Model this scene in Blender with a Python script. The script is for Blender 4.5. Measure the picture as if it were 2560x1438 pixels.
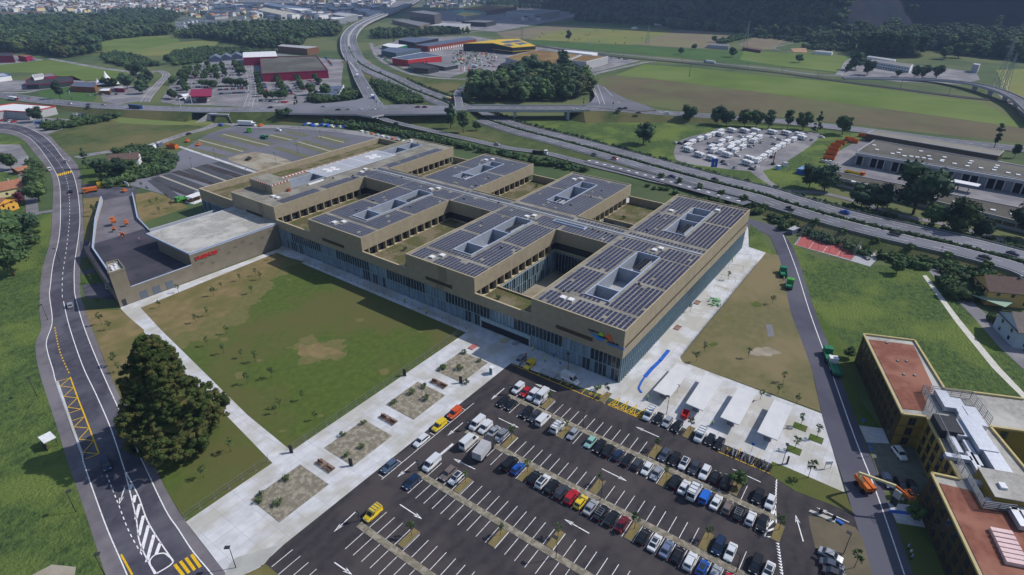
import bpy, bmesh, math, random
import numpy as np
from mathutils import Vector, Matrix
from mathutils.geometry import tessellate_polygon
R = math.radians
rnd = random.Random(7)
for o in list(bpy.data.objects): bpy.data.objects.remove(o)
SC = bpy.context.scene
COL = SC.collection

# ------------------------------------------------------------------ camera
CAMH = 102.0
YAW, PIT, ROL, FOC = R(54.42805), R(28.0265), R(0.1722), 1460.11
_cp, _sp, _cy, _sy = math.cos(PIT), math.sin(PIT), math.cos(YAW), math.sin(YAW)
FW = Vector((_sy*_cp, _cy*_cp, -_sp)); RT = Vector((_cy, -_sy, 0)); UP = RT.cross(FW)
_cr, _sr = math.cos(ROL), math.sin(ROL)
RT, UP = _cr*RT+_sr*UP, -_sr*RT+_cr*UP
cam = bpy.data.objects.new('camera', bpy.data.cameras.new('camera')); COL.objects.link(cam)
cam.matrix_world = Matrix(((RT.x, UP.x, -FW.x, 0), (RT.y, UP.y, -FW.y, 0), (RT.z, UP.z, -FW.z, CAMH), (0, 0, 0, 1)))
cam.data.sensor_width = 36; cam.data.lens = 36*FOC/2560
cam.data.clip_start = 1; cam.data.clip_end = 20000
SC.camera = cam
SC.render.resolution_x, SC.render.resolution_y = 1024, 575
def G(px, py, z=0.0):
    "ground point (world x, y) seen at a photo position, on the level plane of height z"
    d = FW + RT*((px-1280)/FOC) - UP*((py-719)/FOC)
    t = (z-CAMH)/d.z
    return Vector((d.x*t, d.y*t))

# ------------------------------------------------------------------ light
SUN_AZ, SUN_EL = R(-42.4), R(43.3)           # azimuth from +X
w = bpy.data.worlds.new('World'); SC.world = w; w.use_nodes = True
nt = w.node_tree; bgn = nt.nodes['Background']
sky = nt.nodes.new('ShaderNodeTexSky'); sky.sky_type = 'NISHITA'; sky.sun_disc = False
sky.sun_elevation = SUN_EL; sky.sun_rotation = R(90)-SUN_AZ
sky.air_density = 1.2; sky.dust_density = 1.0
nt.links.new(sky.outputs[0], bgn.inputs[0]); bgn.inputs[1].default_value = 0.1
sl = bpy.data.lights.new('sun', 'SUN'); sl.energy = 4.5; sl.angle = R(0.6); sl.color = (1, .95, .87)
so = bpy.data.objects.new('sun', sl); COL.objects.link(so)
so.rotation_euler = Vector((-math.cos(SUN_EL)*math.cos(SUN_AZ), -math.cos(SUN_EL)*math.sin(SUN_AZ), -math.sin(SUN_EL))).to_track_quat('-Z', 'Y').to_euler()
SC.view_settings.view_transform = 'Standard'; SC.view_settings.look = 'None'
SC.view_settings.exposure = 0.17; SC.view_settings.gamma = 1
SC.view_settings.use_curve_mapping = False
SC.render.engine = 'CYCLES'
try:
    SC.cycles.volume_bounces = 0; SC.cycles.max_bounces = 5; SC.cycles.diffuse_bounces = 2
    SC.cycles.glossy_bounces = 2; SC.cycles.transparent_max_bounces = 4
except Exception: pass

# ------------------------------------------------------------------ materials
def lin(c):
    if isinstance(c, str):
        c = [int(c[i:i+2], 16)/255 for i in (0, 2, 4)]
    return tuple(x/12.92 if x <= .04045 else ((x+.055)/1.055)**2.4 for x in c)
MATS = {}
def mat(name, c1, c2=None, rough=.85, metal=0, scale=0, detail=6, c3=None, s3=0, bump=0, bs=1.0, wave=None, inst=0, spec=.14, th=(.35, .65), joint=None):
    """procedural material: c1/c2 mixed by noise of `scale`, c3 patches by a broad noise, bump, optional stripes"""
    if name in MATS: return MATS[name]
    m = bpy.data.materials.new(name); m.use_nodes = True; n = m.node_tree.nodes; L = m.node_tree.links
    b = n['Principled BSDF']; b.inputs['Roughness'].default_value = rough; b.inputs['Metallic'].default_value = metal
    b.inputs['Specular IOR Level'].default_value = spec
    m.diffuse_color = (*lin(c1), 1)
    tc = n.new('ShaderNodeTexCoord')
    def noise(s, d, tcx=None):
        t = n.new('ShaderNodeTexNoise'); t.inputs['Scale'].default_value = s; t.inputs['Detail'].default_value = d
        t.inputs['Roughness'].default_value = .6
        L.new((tcx or tc.outputs['Object']), t.inputs['Vector']); return t.outputs['Fac']
    def ramp(fac, a, z):
        r = n.new('ShaderNodeMapRange'); r.inputs[1].default_value = a; r.inputs[2].default_value = z; L.new(fac, r.inputs[0]); return r.outputs[0]
    def mixc(fac, A, B):
        x = n.new('ShaderNodeMix'); x.data_type = 'RGBA'
        L.new(fac, x.inputs[0])
        for k, v in ((6, A), (7, B)):
            if isinstance(v, tuple): x.inputs[k].default_value = (*v, 1)
            else: L.new(v, x.inputs[k])
        return x.outputs[2]
    col = lin(c1)
    if c2 is None: c2 = tuple(min(1, x*.86) for x in ([int(c1[i:i+2], 16)/255 for i in (0, 2, 4)] if isinstance(c1, str) else c1))
    if scale:
        col = mixc(ramp(noise(scale, detail), *th), lin(c1), lin(c2))
        if c3: col = mixc(ramp(noise(s3, 3), .46, .6), col, lin(c3))
    if wave:
        wv = n.new('ShaderNodeTexWave'); wv.inputs['Scale'].default_value = wave[0]; wv.bands_direction = wave[1]
        wv.inputs['Distortion'].default_value = wave[2]; L.new(tc.outputs['Object'], wv.inputs['Vector'])
        mm = n.new('ShaderNodeMath'); mm.operation = 'MULTIPLY'; mm.inputs[1].default_value = wave[3]; L.new(wv.outputs['Fac'], mm.inputs[0])
        col = mixc(mm.outputs[0], col if not isinstance(col, tuple) else col, lin(wave[4]))
    if joint:
        bk = n.new('ShaderNodeTexBrick'); bk.offset = 0; bk.inputs['Scale'].default_value = 1; bk.inputs['Mortar Size'].default_value = joint[2]; bk.inputs['Brick Width'].default_value = joint[0]; bk.inputs['Row Height'].default_value = joint[1]
        bk.inputs['Mortar Smooth'].default_value = .3; L.new(tc.outputs['Object'], bk.inputs['Vector'])
        mm = n.new('ShaderNodeMath'); mm.operation = 'MULTIPLY'; mm.inputs[1].default_value = joint[3]; L.new(bk.outputs['Fac'], mm.inputs[0]); col = mixc(mm.outputs[0], col, lin(joint[4]))
        if len(joint) > 5:
            L.new(bk.outputs['Color'], (x := n.new('ShaderNodeMix')).inputs[7]); x.data_type = 'RGBA'
            for k, v in (('Color1', .78), ('Color2', 1.0), ('Mortar', .9)): bk.inputs[k].default_value = (v, v, v, 1)
            x2 = n.new('ShaderNodeMix'); x2.data_type = 'RGBA'; x2.blend_type = 'MULTIPLY'; x2.inputs[0].default_value = joint[5]; L.new(col, x2.inputs[6]); L.new(bk.outputs['Color'], x2.inputs[7]); col = x2.outputs[2]; n.remove(x)
    if inst:
        oi = n.new('ShaderNodeObjectInfo'); hs = n.new('ShaderNodeHueSaturation')
        r = n.new('ShaderNodeMapRange'); r.inputs[3].default_value = 1-inst; r.inputs[4].default_value = 1+inst; L.new(oi.outputs['Random'], r.inputs[0])
        L.new(r.outputs[0], hs.inputs['Value'])
        if isinstance(col, tuple): hs.inputs['Color'].default_value = (*col, 1)
        else: L.new(col, hs.inputs['Color'])
        col = hs.outputs[0]
    if isinstance(col, tuple): b.inputs['Base Color'].default_value = (*col, 1)
    else: L.new(col, b.inputs['Base Color'])
    if bump:
        bp = n.new('ShaderNodeBump'); bp.inputs['Strength'].default_value = bump; bp.inputs['Distance'].default_value = bs
        L.new(noise(max(scale, .5)*2.3, 5), bp.inputs['Height']); L.new(bp.outputs[0], b.inputs['Normal'])
    MATS[name] = m; return m

ASPH = mat('car_park_asphalt', '3c393d', '302e33', .9, scale=.7, detail=10, c3='464143', s3=.07, bump=.15, bs=.03, wave=(.09, 'Y', 7, .3, '4c4748'))
ROAD = mat('road_asphalt', '525262', '484856', .9, scale=.12, c3='5a5a66', s3=.03, bump=.1, bs=.03)
ROADD = mat('dark_asphalt', '4e4d59', '403f4a', .9, scale=.5, detail=10, c3='5a5963', s3=.08)
ROADF = mat('highway_asphalt', '6a6b74', '5e5f68', .9, scale=.03, c3='747580', s3=.01)
PAVE = mat('pavement_asphalt', '6d6970', '625e65', .9, scale=.4, c3='757177', s3=.08)
YARD = mat('yard_asphalt', '7b7a80', '6b6a70', .9, scale=.15, c3='8a888c', s3=.04)
CONC = mat('plaza_concrete', 'cccdd3', 'b9bbc1', .85, scale=.35, detail=10, c3='b0aea9', s3=.09, bump=.05, bs=.02, joint=(5, 2.6, .035, .75, '8d8f94', .45))
WPAINT = mat('white_paint', 'e2e2e6', 'a5a4a8', .6, scale=1.6, detail=10, th=(.5, .72))
YPAINT = mat('yellow_paint', 'e0b81e', 'c79f1c', .6, scale=2)
LAWN = mat('lawn_grass', '54632d', '465526', .95, scale=.5, detail=9, c3='5a5a34', s3=.03, bump=.4, bs=.15, wave=(.45, 'Y', 1.5, .22, '42502a'))
LAWNG = mat('fresh_lawn', '4c5f2c', '415426', .95, scale=.5, c3='576034', s3=.05, bump=.4, bs=.15)
WORN = mat('worn_grass', '6d6744', '5f6039', .95, scale=.5, detail=9, bump=.3, bs=.1)
DRY = mat('dry_lawn', '80714f', '6f6446', .95, scale=.3, c3='63603a', s3=.05, bump=.3, bs=.1)
MEADOW = mat('meadow_grass', '566a38', '34482a', .95, scale=.55, detail=12, c3='64743a', s3=.04, bump=1.0, bs=.8, th=(.38, .66))
ROUGHG = mat('rough_grass', '535f38', '3f4c2d', .95, scale=.15, detail=10, c3='686443', s3=.012, bump=.8, bs=.6)
BASEG = mat('valley_grass', '4e5f3c', '3d4d34', .95, scale=.03, detail=10, c3='5f6644', s3=.005)
FGREEN = mat('field_green', '5f7136', '546731', .95, scale=.02, c3='677641', s3=.006, wave=(.35, 'X', 1.5, .12, '4a5e2e'))
FBROWN = mat('field_stubble', '655e49', '585340', .95, scale=.02, c3='5f6442', s3=.008, wave=(.3, 'X', 1.5, .12, '4e4c3a'))
FTAN = mat('field_ploughed', '7a7060', '6c6454', .95, scale=.02, c3='757055', s3=.008)
FDEEP = mat('field_deep_green', '466234', '3d582f', .95, scale=.02)
FHAY = mat('field_hay', '7a7a46', '6c713f', .95, scale=.02, c3='667343', s3=.006)
GRAVEL = mat('round_gravel', '948d7e', '6b665a', .95, scale=9, detail=3, c3='a19a8c', s3=.8, bump=1, bs=.15, th=(.4, .6))
SOIL = mat('bare_soil', '8f8574', '736a5c', .95, scale=.15, c3='9b9488', s3=.05, bump=.5, bs=.3)
BRONZE = mat('bronze_cladding', '9a907d', '8e8572', .62, .12, scale=.6, joint=(1.4, 30, .03, .5, '6f6756', .4), spec=.3)
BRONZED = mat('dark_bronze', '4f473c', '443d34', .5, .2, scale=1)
TRIM = mat('bronze_trim', 'b3a68c', 'a79b83', .6, .1, scale=1)
ROOFG = mat('roof_gravel', '827f79', '6d6a64', .95, scale=1.5, c3='8c8981', s3=.12, bump=.3, bs=.05)
ROOFU = mat('pale_roof_gravel', 'a6a4a0', '8f8d8a', .95, scale=.9, c3='b2b0ac', s3=.1, bump=.3, bs=.05)
PV = mat('solar_cells', '2a2a40', '33324a', .3, 0, scale=3, inst=.2, spec=.5)
PVF = mat('panel_frame', 'b5b6c2', None, .4, .5)
WELL = mat('well_cladding', '9aa2b0', '8e96a5', .5, .25, scale=.5, joint=(2.5, 1.2, .03, .3, '7c8493'))
GLASS = mat('facade_glass', '71869a', '8296a3', .22, .15, scale=.35, inst=.22, spec=.7)
GLASSD = mat('dark_glass', '232b35', '303a44', .12, 0, inst=.4, scale=.5, spec=.8)
WIN = mat('window_glass', '1d232c', '2a323c', .12, 0, scale=.6, spec=.8)
FIN = mat('facade_fins', '8fa3ab', '9fb1b8', .4, .2, scale=1)
COPING = mat('pale_metal_coping', 'a9b6d2', 'b7c2d8', .45, .2, scale=.6)
BRUSH = mat('brushed_cladding', '8d8679', '837c70', .42, .35, scale=.3, wave=(1.2, 'Z', 0, .12, '746d62'))
WHITE = mat('white_coat', 'dcdde2', 'cdced4', .6, scale=1)
LGREY = mat('light_grey', 'a8a9ae', '9b9ca2', .7, scale=.6)
MGREY = mat('mid_grey', '77787e', '6c6d73', .7, scale=.6)
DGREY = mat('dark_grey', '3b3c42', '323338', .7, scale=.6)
BLACK = mat('black_rubber', '17171a', '1e1e21', .8, scale=2)
STEEL = mat('galvanised_steel', '8f949c', '7d828a', .45, .5, scale=2)
RED = mat('signal_red', 'c23434', 'ab2d2d', .5, scale=1)
CRIM = mat('crimson_cladding', '8e2348', '7d1f40', .6, scale=.4)
ORANGE = mat('machine_orange', 'cb6c2f', 'b56029', .5, scale=1)
YEL = mat('machine_yellow', 'd6b52c', 'c2a226', .5, scale=1)
CREAM = mat('cream_paint', 'cfc49a', 'c2b78f', .5, scale=1)
BLUE = mat('plain_blue', '2e62c0', '2956a8', .5, scale=1)
GREEN = mat('truck_green', '2f7a5c', '296b50', .5, scale=1)
LGREEN = mat('bright_green', '4f9c46', '468b3e', .5, scale=1)
WOODM = mat('brown_wood', '7a5a45', '674b3a', .8, scale=1.5, wave=(2, 'X', 1, .2, '52392b'))
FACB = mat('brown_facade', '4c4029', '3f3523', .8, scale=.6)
BARK = mat('tree_bark', '6a5544', '4d3d31', .95, scale=1.5, bump=.5, bs=.1)
LEAF = mat('leaf_green', '435736', '30432d', .9, scale=.8, inst=.42, c3='50623a', s3=.2)
LEAFD = mat('leaf_dark', '384d3b', '273a2d', .9, scale=.7, inst=.42, c3='475a40', s3=.2)
LEAFS = mat('leaf_sapling', '586e42', '435636', .9, scale=1, inst=.2)
SEQ = mat('sequoia_green', '43532a', '29361c', .95, scale=1.6, detail=9, c3='52522f', s3=.4)
REDLEAF = mat('copper_leaf', '5b2a38', '48202c', .9, scale=1)
GARDEN = mat('roof_garden_plants', '4f5a30', '5f5540', .95, scale=.5, detail=10, c3='766c5a', s3=.14, bump=1, bs=.4)
OCHRE = mat('ochre_render', '917c40', '85723a', .85, scale=.5, joint=(3.05, 3.0, .02, .5, '6b5c30', .3))
OCHRED = mat('ochre_frame', 'b9aa7c', 'ae9f72', .7, scale=1)
TERRA = mat('red_roof_substrate', '84574a', '734a3e', .95, scale=.9, detail=10, c3='916657', s3=.1, bump=.4, bs=.08)
TILE = mat('terracotta_tiles', 'a3755f', '926552', .85, scale=.8, wave=(1.6, 'X', 0, .25, '7d5142'))
TILEB = mat('brown_tiles', '6c5a55', '5e4e4a', .85, scale=.8, wave=(1.6, 'X', 0, .25, '4c3f3c'))
ROCK = mat('shaded_scree_rock', '37435c', '2a344c', .95, scale=.02, detail=12, c3='474657', s3=.006, bump=1.2, bs=8, th=(.3, .7))  # shade lying on the mountainside put into the colour: darker and bluer rock
COURT = mat('red_sport_surface', 'b0605e', 'a25856', .85, scale=.5)
BROOF = mat('brown_sedum_roof', '7a6140', '6c5639', .95, scale=.08, c3='85704a', s3=.03)
SLATE = mat('slate_blue_roof', '5f6880', '566078', .6, .2, scale=.1, wave=(.4, 'X', 0, .15, '4a5268'))
def paint(name, c, metal=.25): return mat(name, c, c, .28, metal, spec=.6)

# ------------------------------------------------------------------ mesh helpers
def tag(o, label=None, cat=None, group=None, kind=None):
    if label: o['label'] = label
    if cat: o['category'] = cat
    if group: o['group'] = group
    if kind: o['kind'] = kind
    return o
def root(name, label, cat, loc=(0, 0, 0), rz=0, group=None, kind=None):
    o = bpy.data.objects.new(name, None); COL.objects.link(o); o.empty_display_size = .5
    o.location = loc if len(loc) == 3 else (loc[0], loc[1], 0); o.rotation_euler = (0, 0, rz)
    return tag(o, label, cat, group, kind)
def link(name, me, parent=None, loc=None, rz=None, kind=None):
    o = bpy.data.objects.new(name, me); COL.objects.link(o)
    if parent: o.parent = parent
    if loc is not None: o.location = loc
    if rz is not None: o.rotation_euler = (0, 0, rz)
    if kind: o['kind'] = kind
    return o
def clone(r, name=None, loc=None, rz=None, label=None, group=None, scale=None):
    c = r.copy(); COL.objects.link(c)
    if loc is not None: c.location = loc
    if rz is not None: c.rotation_euler = (0, 0, rz)
    if scale is not None: c.scale = (scale,)*3 if not isinstance(scale, (tuple, list)) else scale
    if label: c['label'] = label
    if group: c['group'] = group
    for ch in r.children:
        d = ch.copy(); COL.objects.link(d); d.parent = c
        for g in ch.children:
            e = g.copy(); COL.objects.link(e); e.parent = d
    return c
class MB:
    def __init__(s, tf=None): s.v = []; s.f = []; s.m = []; s.mats = []; s.tf = tf; s.smooth = []
    def mi(s, m):
        if m not in s.mats: s.mats.append(m)
        return s.mats.index(m)
    def add(s, vs, fs, m, smooth=False):
        b = len(s.v); k = s.mi(m)
        s.v += [s.tf(*v) if s.tf else tuple(v) for v in vs]
        for f in fs: s.f.append([b+i for i in f]); s.m.append(k); s.smooth.append(smooth)
        return s
    def box(s, x0, y0, z0, x1, y1, z1, m, top=None, bottom=False):
        vs = [(x0, y0, z0), (x1, y0, z0), (x1, y1, z0), (x0, y1, z0), (x0, y0, z1), (x1, y0, z1), (x1, y1, z1), (x0, y1, z1)]
        s.add(vs, [(0, 1, 5, 4), (1, 2, 6, 5), (2, 3, 7, 6), (3, 0, 4, 7)] + ([] if top else [(4, 5, 6, 7)]) + [(3, 2, 1, 0)], m)
        if top: s.add(vs, [(4, 5, 6, 7)], top)
        return s
    def prism(s, pts, z0, z1, m, top=None, bot=False):
        n = len(pts)
        a = sum(pts[i][0]*pts[(i+1) % n][1]-pts[(i+1) % n][0]*pts[i][1] for i in range(n))
        if a < 0: pts = pts[::-1]
        z0s = z0 if isinstance(z0, (list, tuple)) else [z0]*n
        z1s = z1 if isinstance(z1, (list, tuple)) else [z1]*n
        if a < 0: z0s, z1s = z0s[::-1], z1s[::-1]
        vs = [(p[0], p[1], z) for p, z in zip(pts, z0s)] + [(p[0], p[1], z) for p, z in zip(pts, z1s)]
        s.add(vs, [(i, (i+1) % n, n+(i+1) % n, n+i) for i in range(n)], m)
        tri = tessellate_polygon([[Vector((p[0], p[1], 0)) for p in pts]])
        ft = []
        for t in tri:
            A, B, C_ = [pts[i] for i in t]
            ar = (B[0]-A[0])*(C_[1]-A[1])-(C_[0]-A[0])*(B[1]-A[1])
            t = t if ar > 0 else t[::-1]
            ft.append(tuple(n+i for i in t))
        s.add(vs, ft, top or m)
        if bot: s.add(vs, [tuple(i-n for i in t[::-1]) for t in ft], m)
        return s
    def tube(s, a, b, r0, r1, m, n=6, cap=True):
        a, b = Vector(a), Vector(b); d = (b-a).normalized(); u = d.orthogonal().normalized(); v = d.cross(u)
        vs = []
        for c, r in ((a, r0), (b, r1)):
            for i in range(n):
                t = 2*math.pi*i/n; vs.append(tuple(c+u*math.cos(t)*r+v*math.sin(t)*r))
        fs = [(i, (i+1) % n, n+(i+1) % n, n+i) for i in range(n)]
        if cap: fs += [tuple(range(n))[::-1], tuple(range(n, 2*n))]
        return s.add(vs, fs, m, True)
    def bar(s, a, b, w, h, m):
        "square bar between two points"
        a, b = Vector(a), Vector(b); d = (b-a).normalized(); u = d.cross(Vector((0, 0, 1)))
        u = (u.normalized() if u.length > 1e-4 else Vector((1, 0, 0))); v = u.cross(d)
        vs = [tuple(c+u*i*w/2+v*j*h/2) for c in (a, b) for i, j in ((-1, -1), (1, -1), (1, 1), (-1, 1))]
        return s.add(vs, [(0, 1, 5, 4), (1, 2, 6, 5), (2, 3, 7, 6), (3, 0, 4, 7), (3, 2, 1, 0), (4, 5, 6, 7)], m)
    def mesh(s, name):
        me = bpy.data.meshes.new(name); me.from_pydata(s.v, [], s.f)
        for m in s.mats: me.materials.append(m)
        me.polygons.foreach_set('material_index', s.m); me.polygons.foreach_set('use_smooth', s.smooth); me.update(); return me
    def build(s, name, parent=None, kind=None, loc=None, rz=None):
        return link(name, s.mesh(name), parent, loc, rz, kind)
def smoothpts(pts, n=6, closed=False):
    P = [tuple(p) for p in pts]; out = []
    N = len(P); rng = range(N if closed else N-1)
    for i in rng:
        p0, p1, p2, p3 = (P[(i-1) % N] if closed or i > 0 else P[0]), P[i], P[(i+1) % N], (P[(i+2) % N] if closed or i+2 < N else P[-1])
        for k in range(n):
            t = k/n
            out.append(tuple(.5*((2*b)+(-a+c)*t+(2*a-5*b+4*c-d)*t*t+(-a+3*b-3*c+d)*t**3) for a, b, c, d in zip(p0, p1, p2, p3)))
    if not closed: out.append(P[-1])
    return out
def W3(pts, z=0):
    "photo points (px, py[, z]) to world 3d"
    out = []
    for p in pts:
        zz = p[2] if len(p) > 2 else z
        g = G(p[0], p[1], zz); out.append((g.x, g.y, zz))
    return out
def rag(pts, amp=2.2, step=1.2, seed=0):
    import mathutils
    P = resample([(*G(*p), 0) for p in pts], step); out = []
    for i, (p, q) in enumerate(zip(P, offs(P, 1))):
        k = mathutils.noise.noise(Vector((p[0]*.16, p[1]*.16, seed)))*1.4+mathutils.noise.noise(Vector((p[0]*.6, p[1]*.6, seed+5)))*.7; out.append((p[0]+(q[0]-p[0])*k*amp, p[1]+(q[1]-p[1])*k*amp))
    return out
def sheet(name, pts, z, m, smooth=0, world=False, kerb=0, kind='structure', under=-.02, mb=None):
    "flat piece of ground: polygon of photo points laid at height z"
    P = [tuple(p) for p in pts]
    P = P if world else [tuple(G(p[0], p[1], 0)) for p in P]
    if smooth: P = smoothpts(P, smooth, True)
    b = mb or MB(); b.prism([(x, y) for x, y in P], under if not kerb else 0, z, kerb if kerb else m, top=m)
    if mb: return b
    return b.build(name, kind=kind)
def offs(P, d):
    out = []
    for i, p in enumerate(P):
        a = Vector(P[max(i-1, 0)][:2]); c = Vector(P[min(i+1, len(P)-1)][:2]); t = (c-a).normalized()
        nrm = Vector((t.y, -t.x)); out.append((p[0]+nrm.x*d, p[1]+nrm.y*d, p[2]))
    return out
def ribbon(mb, P, w0, w1, dz, m, skirt=0, sm=None):
    "strip between offsets w0 and w1 (right of travel positive) of a 3d polyline"
    A, B = offs(P, w0), offs(P, w1); n = len(P)
    vs = [(x, y, z+dz) for x, y, z in A]+[(x, y, z+dz) for x, y, z in B]
    mb.add(vs, [(i+1, i, n+i, n+i+1) for i in range(n-1)], m)
    if skirt:
        vs += [(x, y, z+dz-skirt) for x, y, z in A]+[(x, y, z+dz-skirt) for x, y, z in B]
        mb.add(vs, [(i, i+1, 2*n+i+1, 2*n+i) for i in range(n-1)]+[(n+i+1, n+i, 3*n+i, 3*n+i+1) for i in range(n-1)], sm or m)
    return mb
def resample(P, step):
    P = [Vector(p) for p in P]; out = [P[0].copy()]; carry = 0
    for a, b in zip(P, P[1:]):
        L_ = (b-a).length; t = step-carry
        while t < L_: out.append(a.lerp(b, t/L_)); t += step
        carry = (carry+L_) % step if L_ else carry
        carry = L_-(t-step)
    return [tuple(p) for p in out]
def dashes(mb, P, off, w, on, gap, dz, m):
    Q = resample(offs(P, off), .5 if on < 3 else 1.0); st = .5 if on < 3 else 1.0
    a, b = int(on/st), int((on+gap)/st)
    for i in range(0, len(Q)-a, b): ribbon(mb, Q[i:i+a+1], -w/2, w/2, dz, m)
    return mb
def road(name, pts, width, m, z=.04, n=5, edge=True, centre='dash', skirt=0, sm=None, ew=.15, mb=None, lines=None, halves=None):
    P = smoothpts(W3(pts, 0), n)
    b = MB(); hw = width/2
    l, r = halves or (-hw, hw)
    ribbon(b, P, l, r, z, m, skirt, sm); o = b.build(name, kind='structure')
    k = MB()
    if edge: ribbon(k, P, l+.4, l+.4+ew, z+.02, WPAINT); ribbon(k, P, r-.4-ew, r-.4, z+.02, WPAINT)
    if centre == 'dash': dashes(k, P, (l+r)/2, ew, 3, 3, z+.02, WPAINT)
    elif centre == 'solid': ribbon(k, P, (l+r)/2-ew/2, (l+r)/2+ew/2, z+.02, WPAINT)
    for q in (lines or []): dashes(k, P, *q)
    if k.f: k.build('road_marking', kind='structure')
    return P
def block(name, label, cat, pts, z, wall, roof, rise=0, base=0, parapet=0, world=False, group=None, windows=None, slopes=None, pm=None):
    "building whose roof outline is given by photo points at roof height z; walls dropped to the ground"
    P = [tuple(p) for p in pts] if world else [tuple(G(p[0], p[1], z)) for p in pts]
    c = (sum(p[0] for p in P)/len(P), sum(p[1] for p in P)/len(P))
    Q = [(p[0]-c[0], p[1]-c[1]) for p in P]
    r = root(name, label, cat, (c[0], c[1], base), group=group)
    MB().prism(Q, -.3, z-base-.3, wall).build('wall', r)
    b = MB(); s = 1.0
    b.prism(Q, z-base-.3, (z-base if slopes is None else [z-base+k for k in slopes]), pm or wall, top=roof); b.build('roof', r)
    if parapet:
        b = MB(); n = len(Q)
        for i in range(n):
            a, d = Vector(Q[i]), Vector(Q[(i+1) % n]); t = (d-a).normalized()
            b.bar((*(a), z-base+parapet/2+.003), (*(d), z-base+parapet/2+.003), .5, parapet, pm or wall)
        b.build('parapet', r)
    if windows:
        # windows: (edge index, z0, z1, width, gap, material)
        pass
        for (e, z0, z1, ww, gp, wm) in windows:
            a, d = Vector(Q[e]), Vector(Q[(e+1) % len(Q)]); L_ = (d-a).length; t = (d-a)/L_; nn = Vector((t.y, -t.x))
            if (Vector(((a+d)/2))).dot(nn) < 0: nn = -nn
            k = int((L_-gp)/(ww+gp)); x = (L_-k*(ww+gp)+gp)/2
            me = None
            for j in range(max(k, 0)):
                if me is None:
                    me = MB().box(-ww/2, -.12, 0, ww/2, .12, z1-z0, wm).mesh('window')
                p = a+t*(x+ww/2); x += ww+gp
                link('window', me, r, (p.x, p.y, z0), math.atan2(t.y, t.x))
    return r
def text_mesh(txt, size, m, ext=.05, bold=0):
    cu = bpy.data.curves.new('lettering', 'FONT'); cu.body = txt; cu.size = size; cu.extrude = ext; cu.align_x = 'LEFT'; cu.offset = bold
    ob = bpy.data.objects.new('lettering', cu); COL.objects.link(ob)
    dg = bpy.context.evaluated_depsgraph_get(); me = bpy.data.meshes.new_from_object(ob.evaluated_get(dg))
    bpy.data.objects.remove(ob); me.materials.clear(); me.materials.append(m); return me
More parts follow.
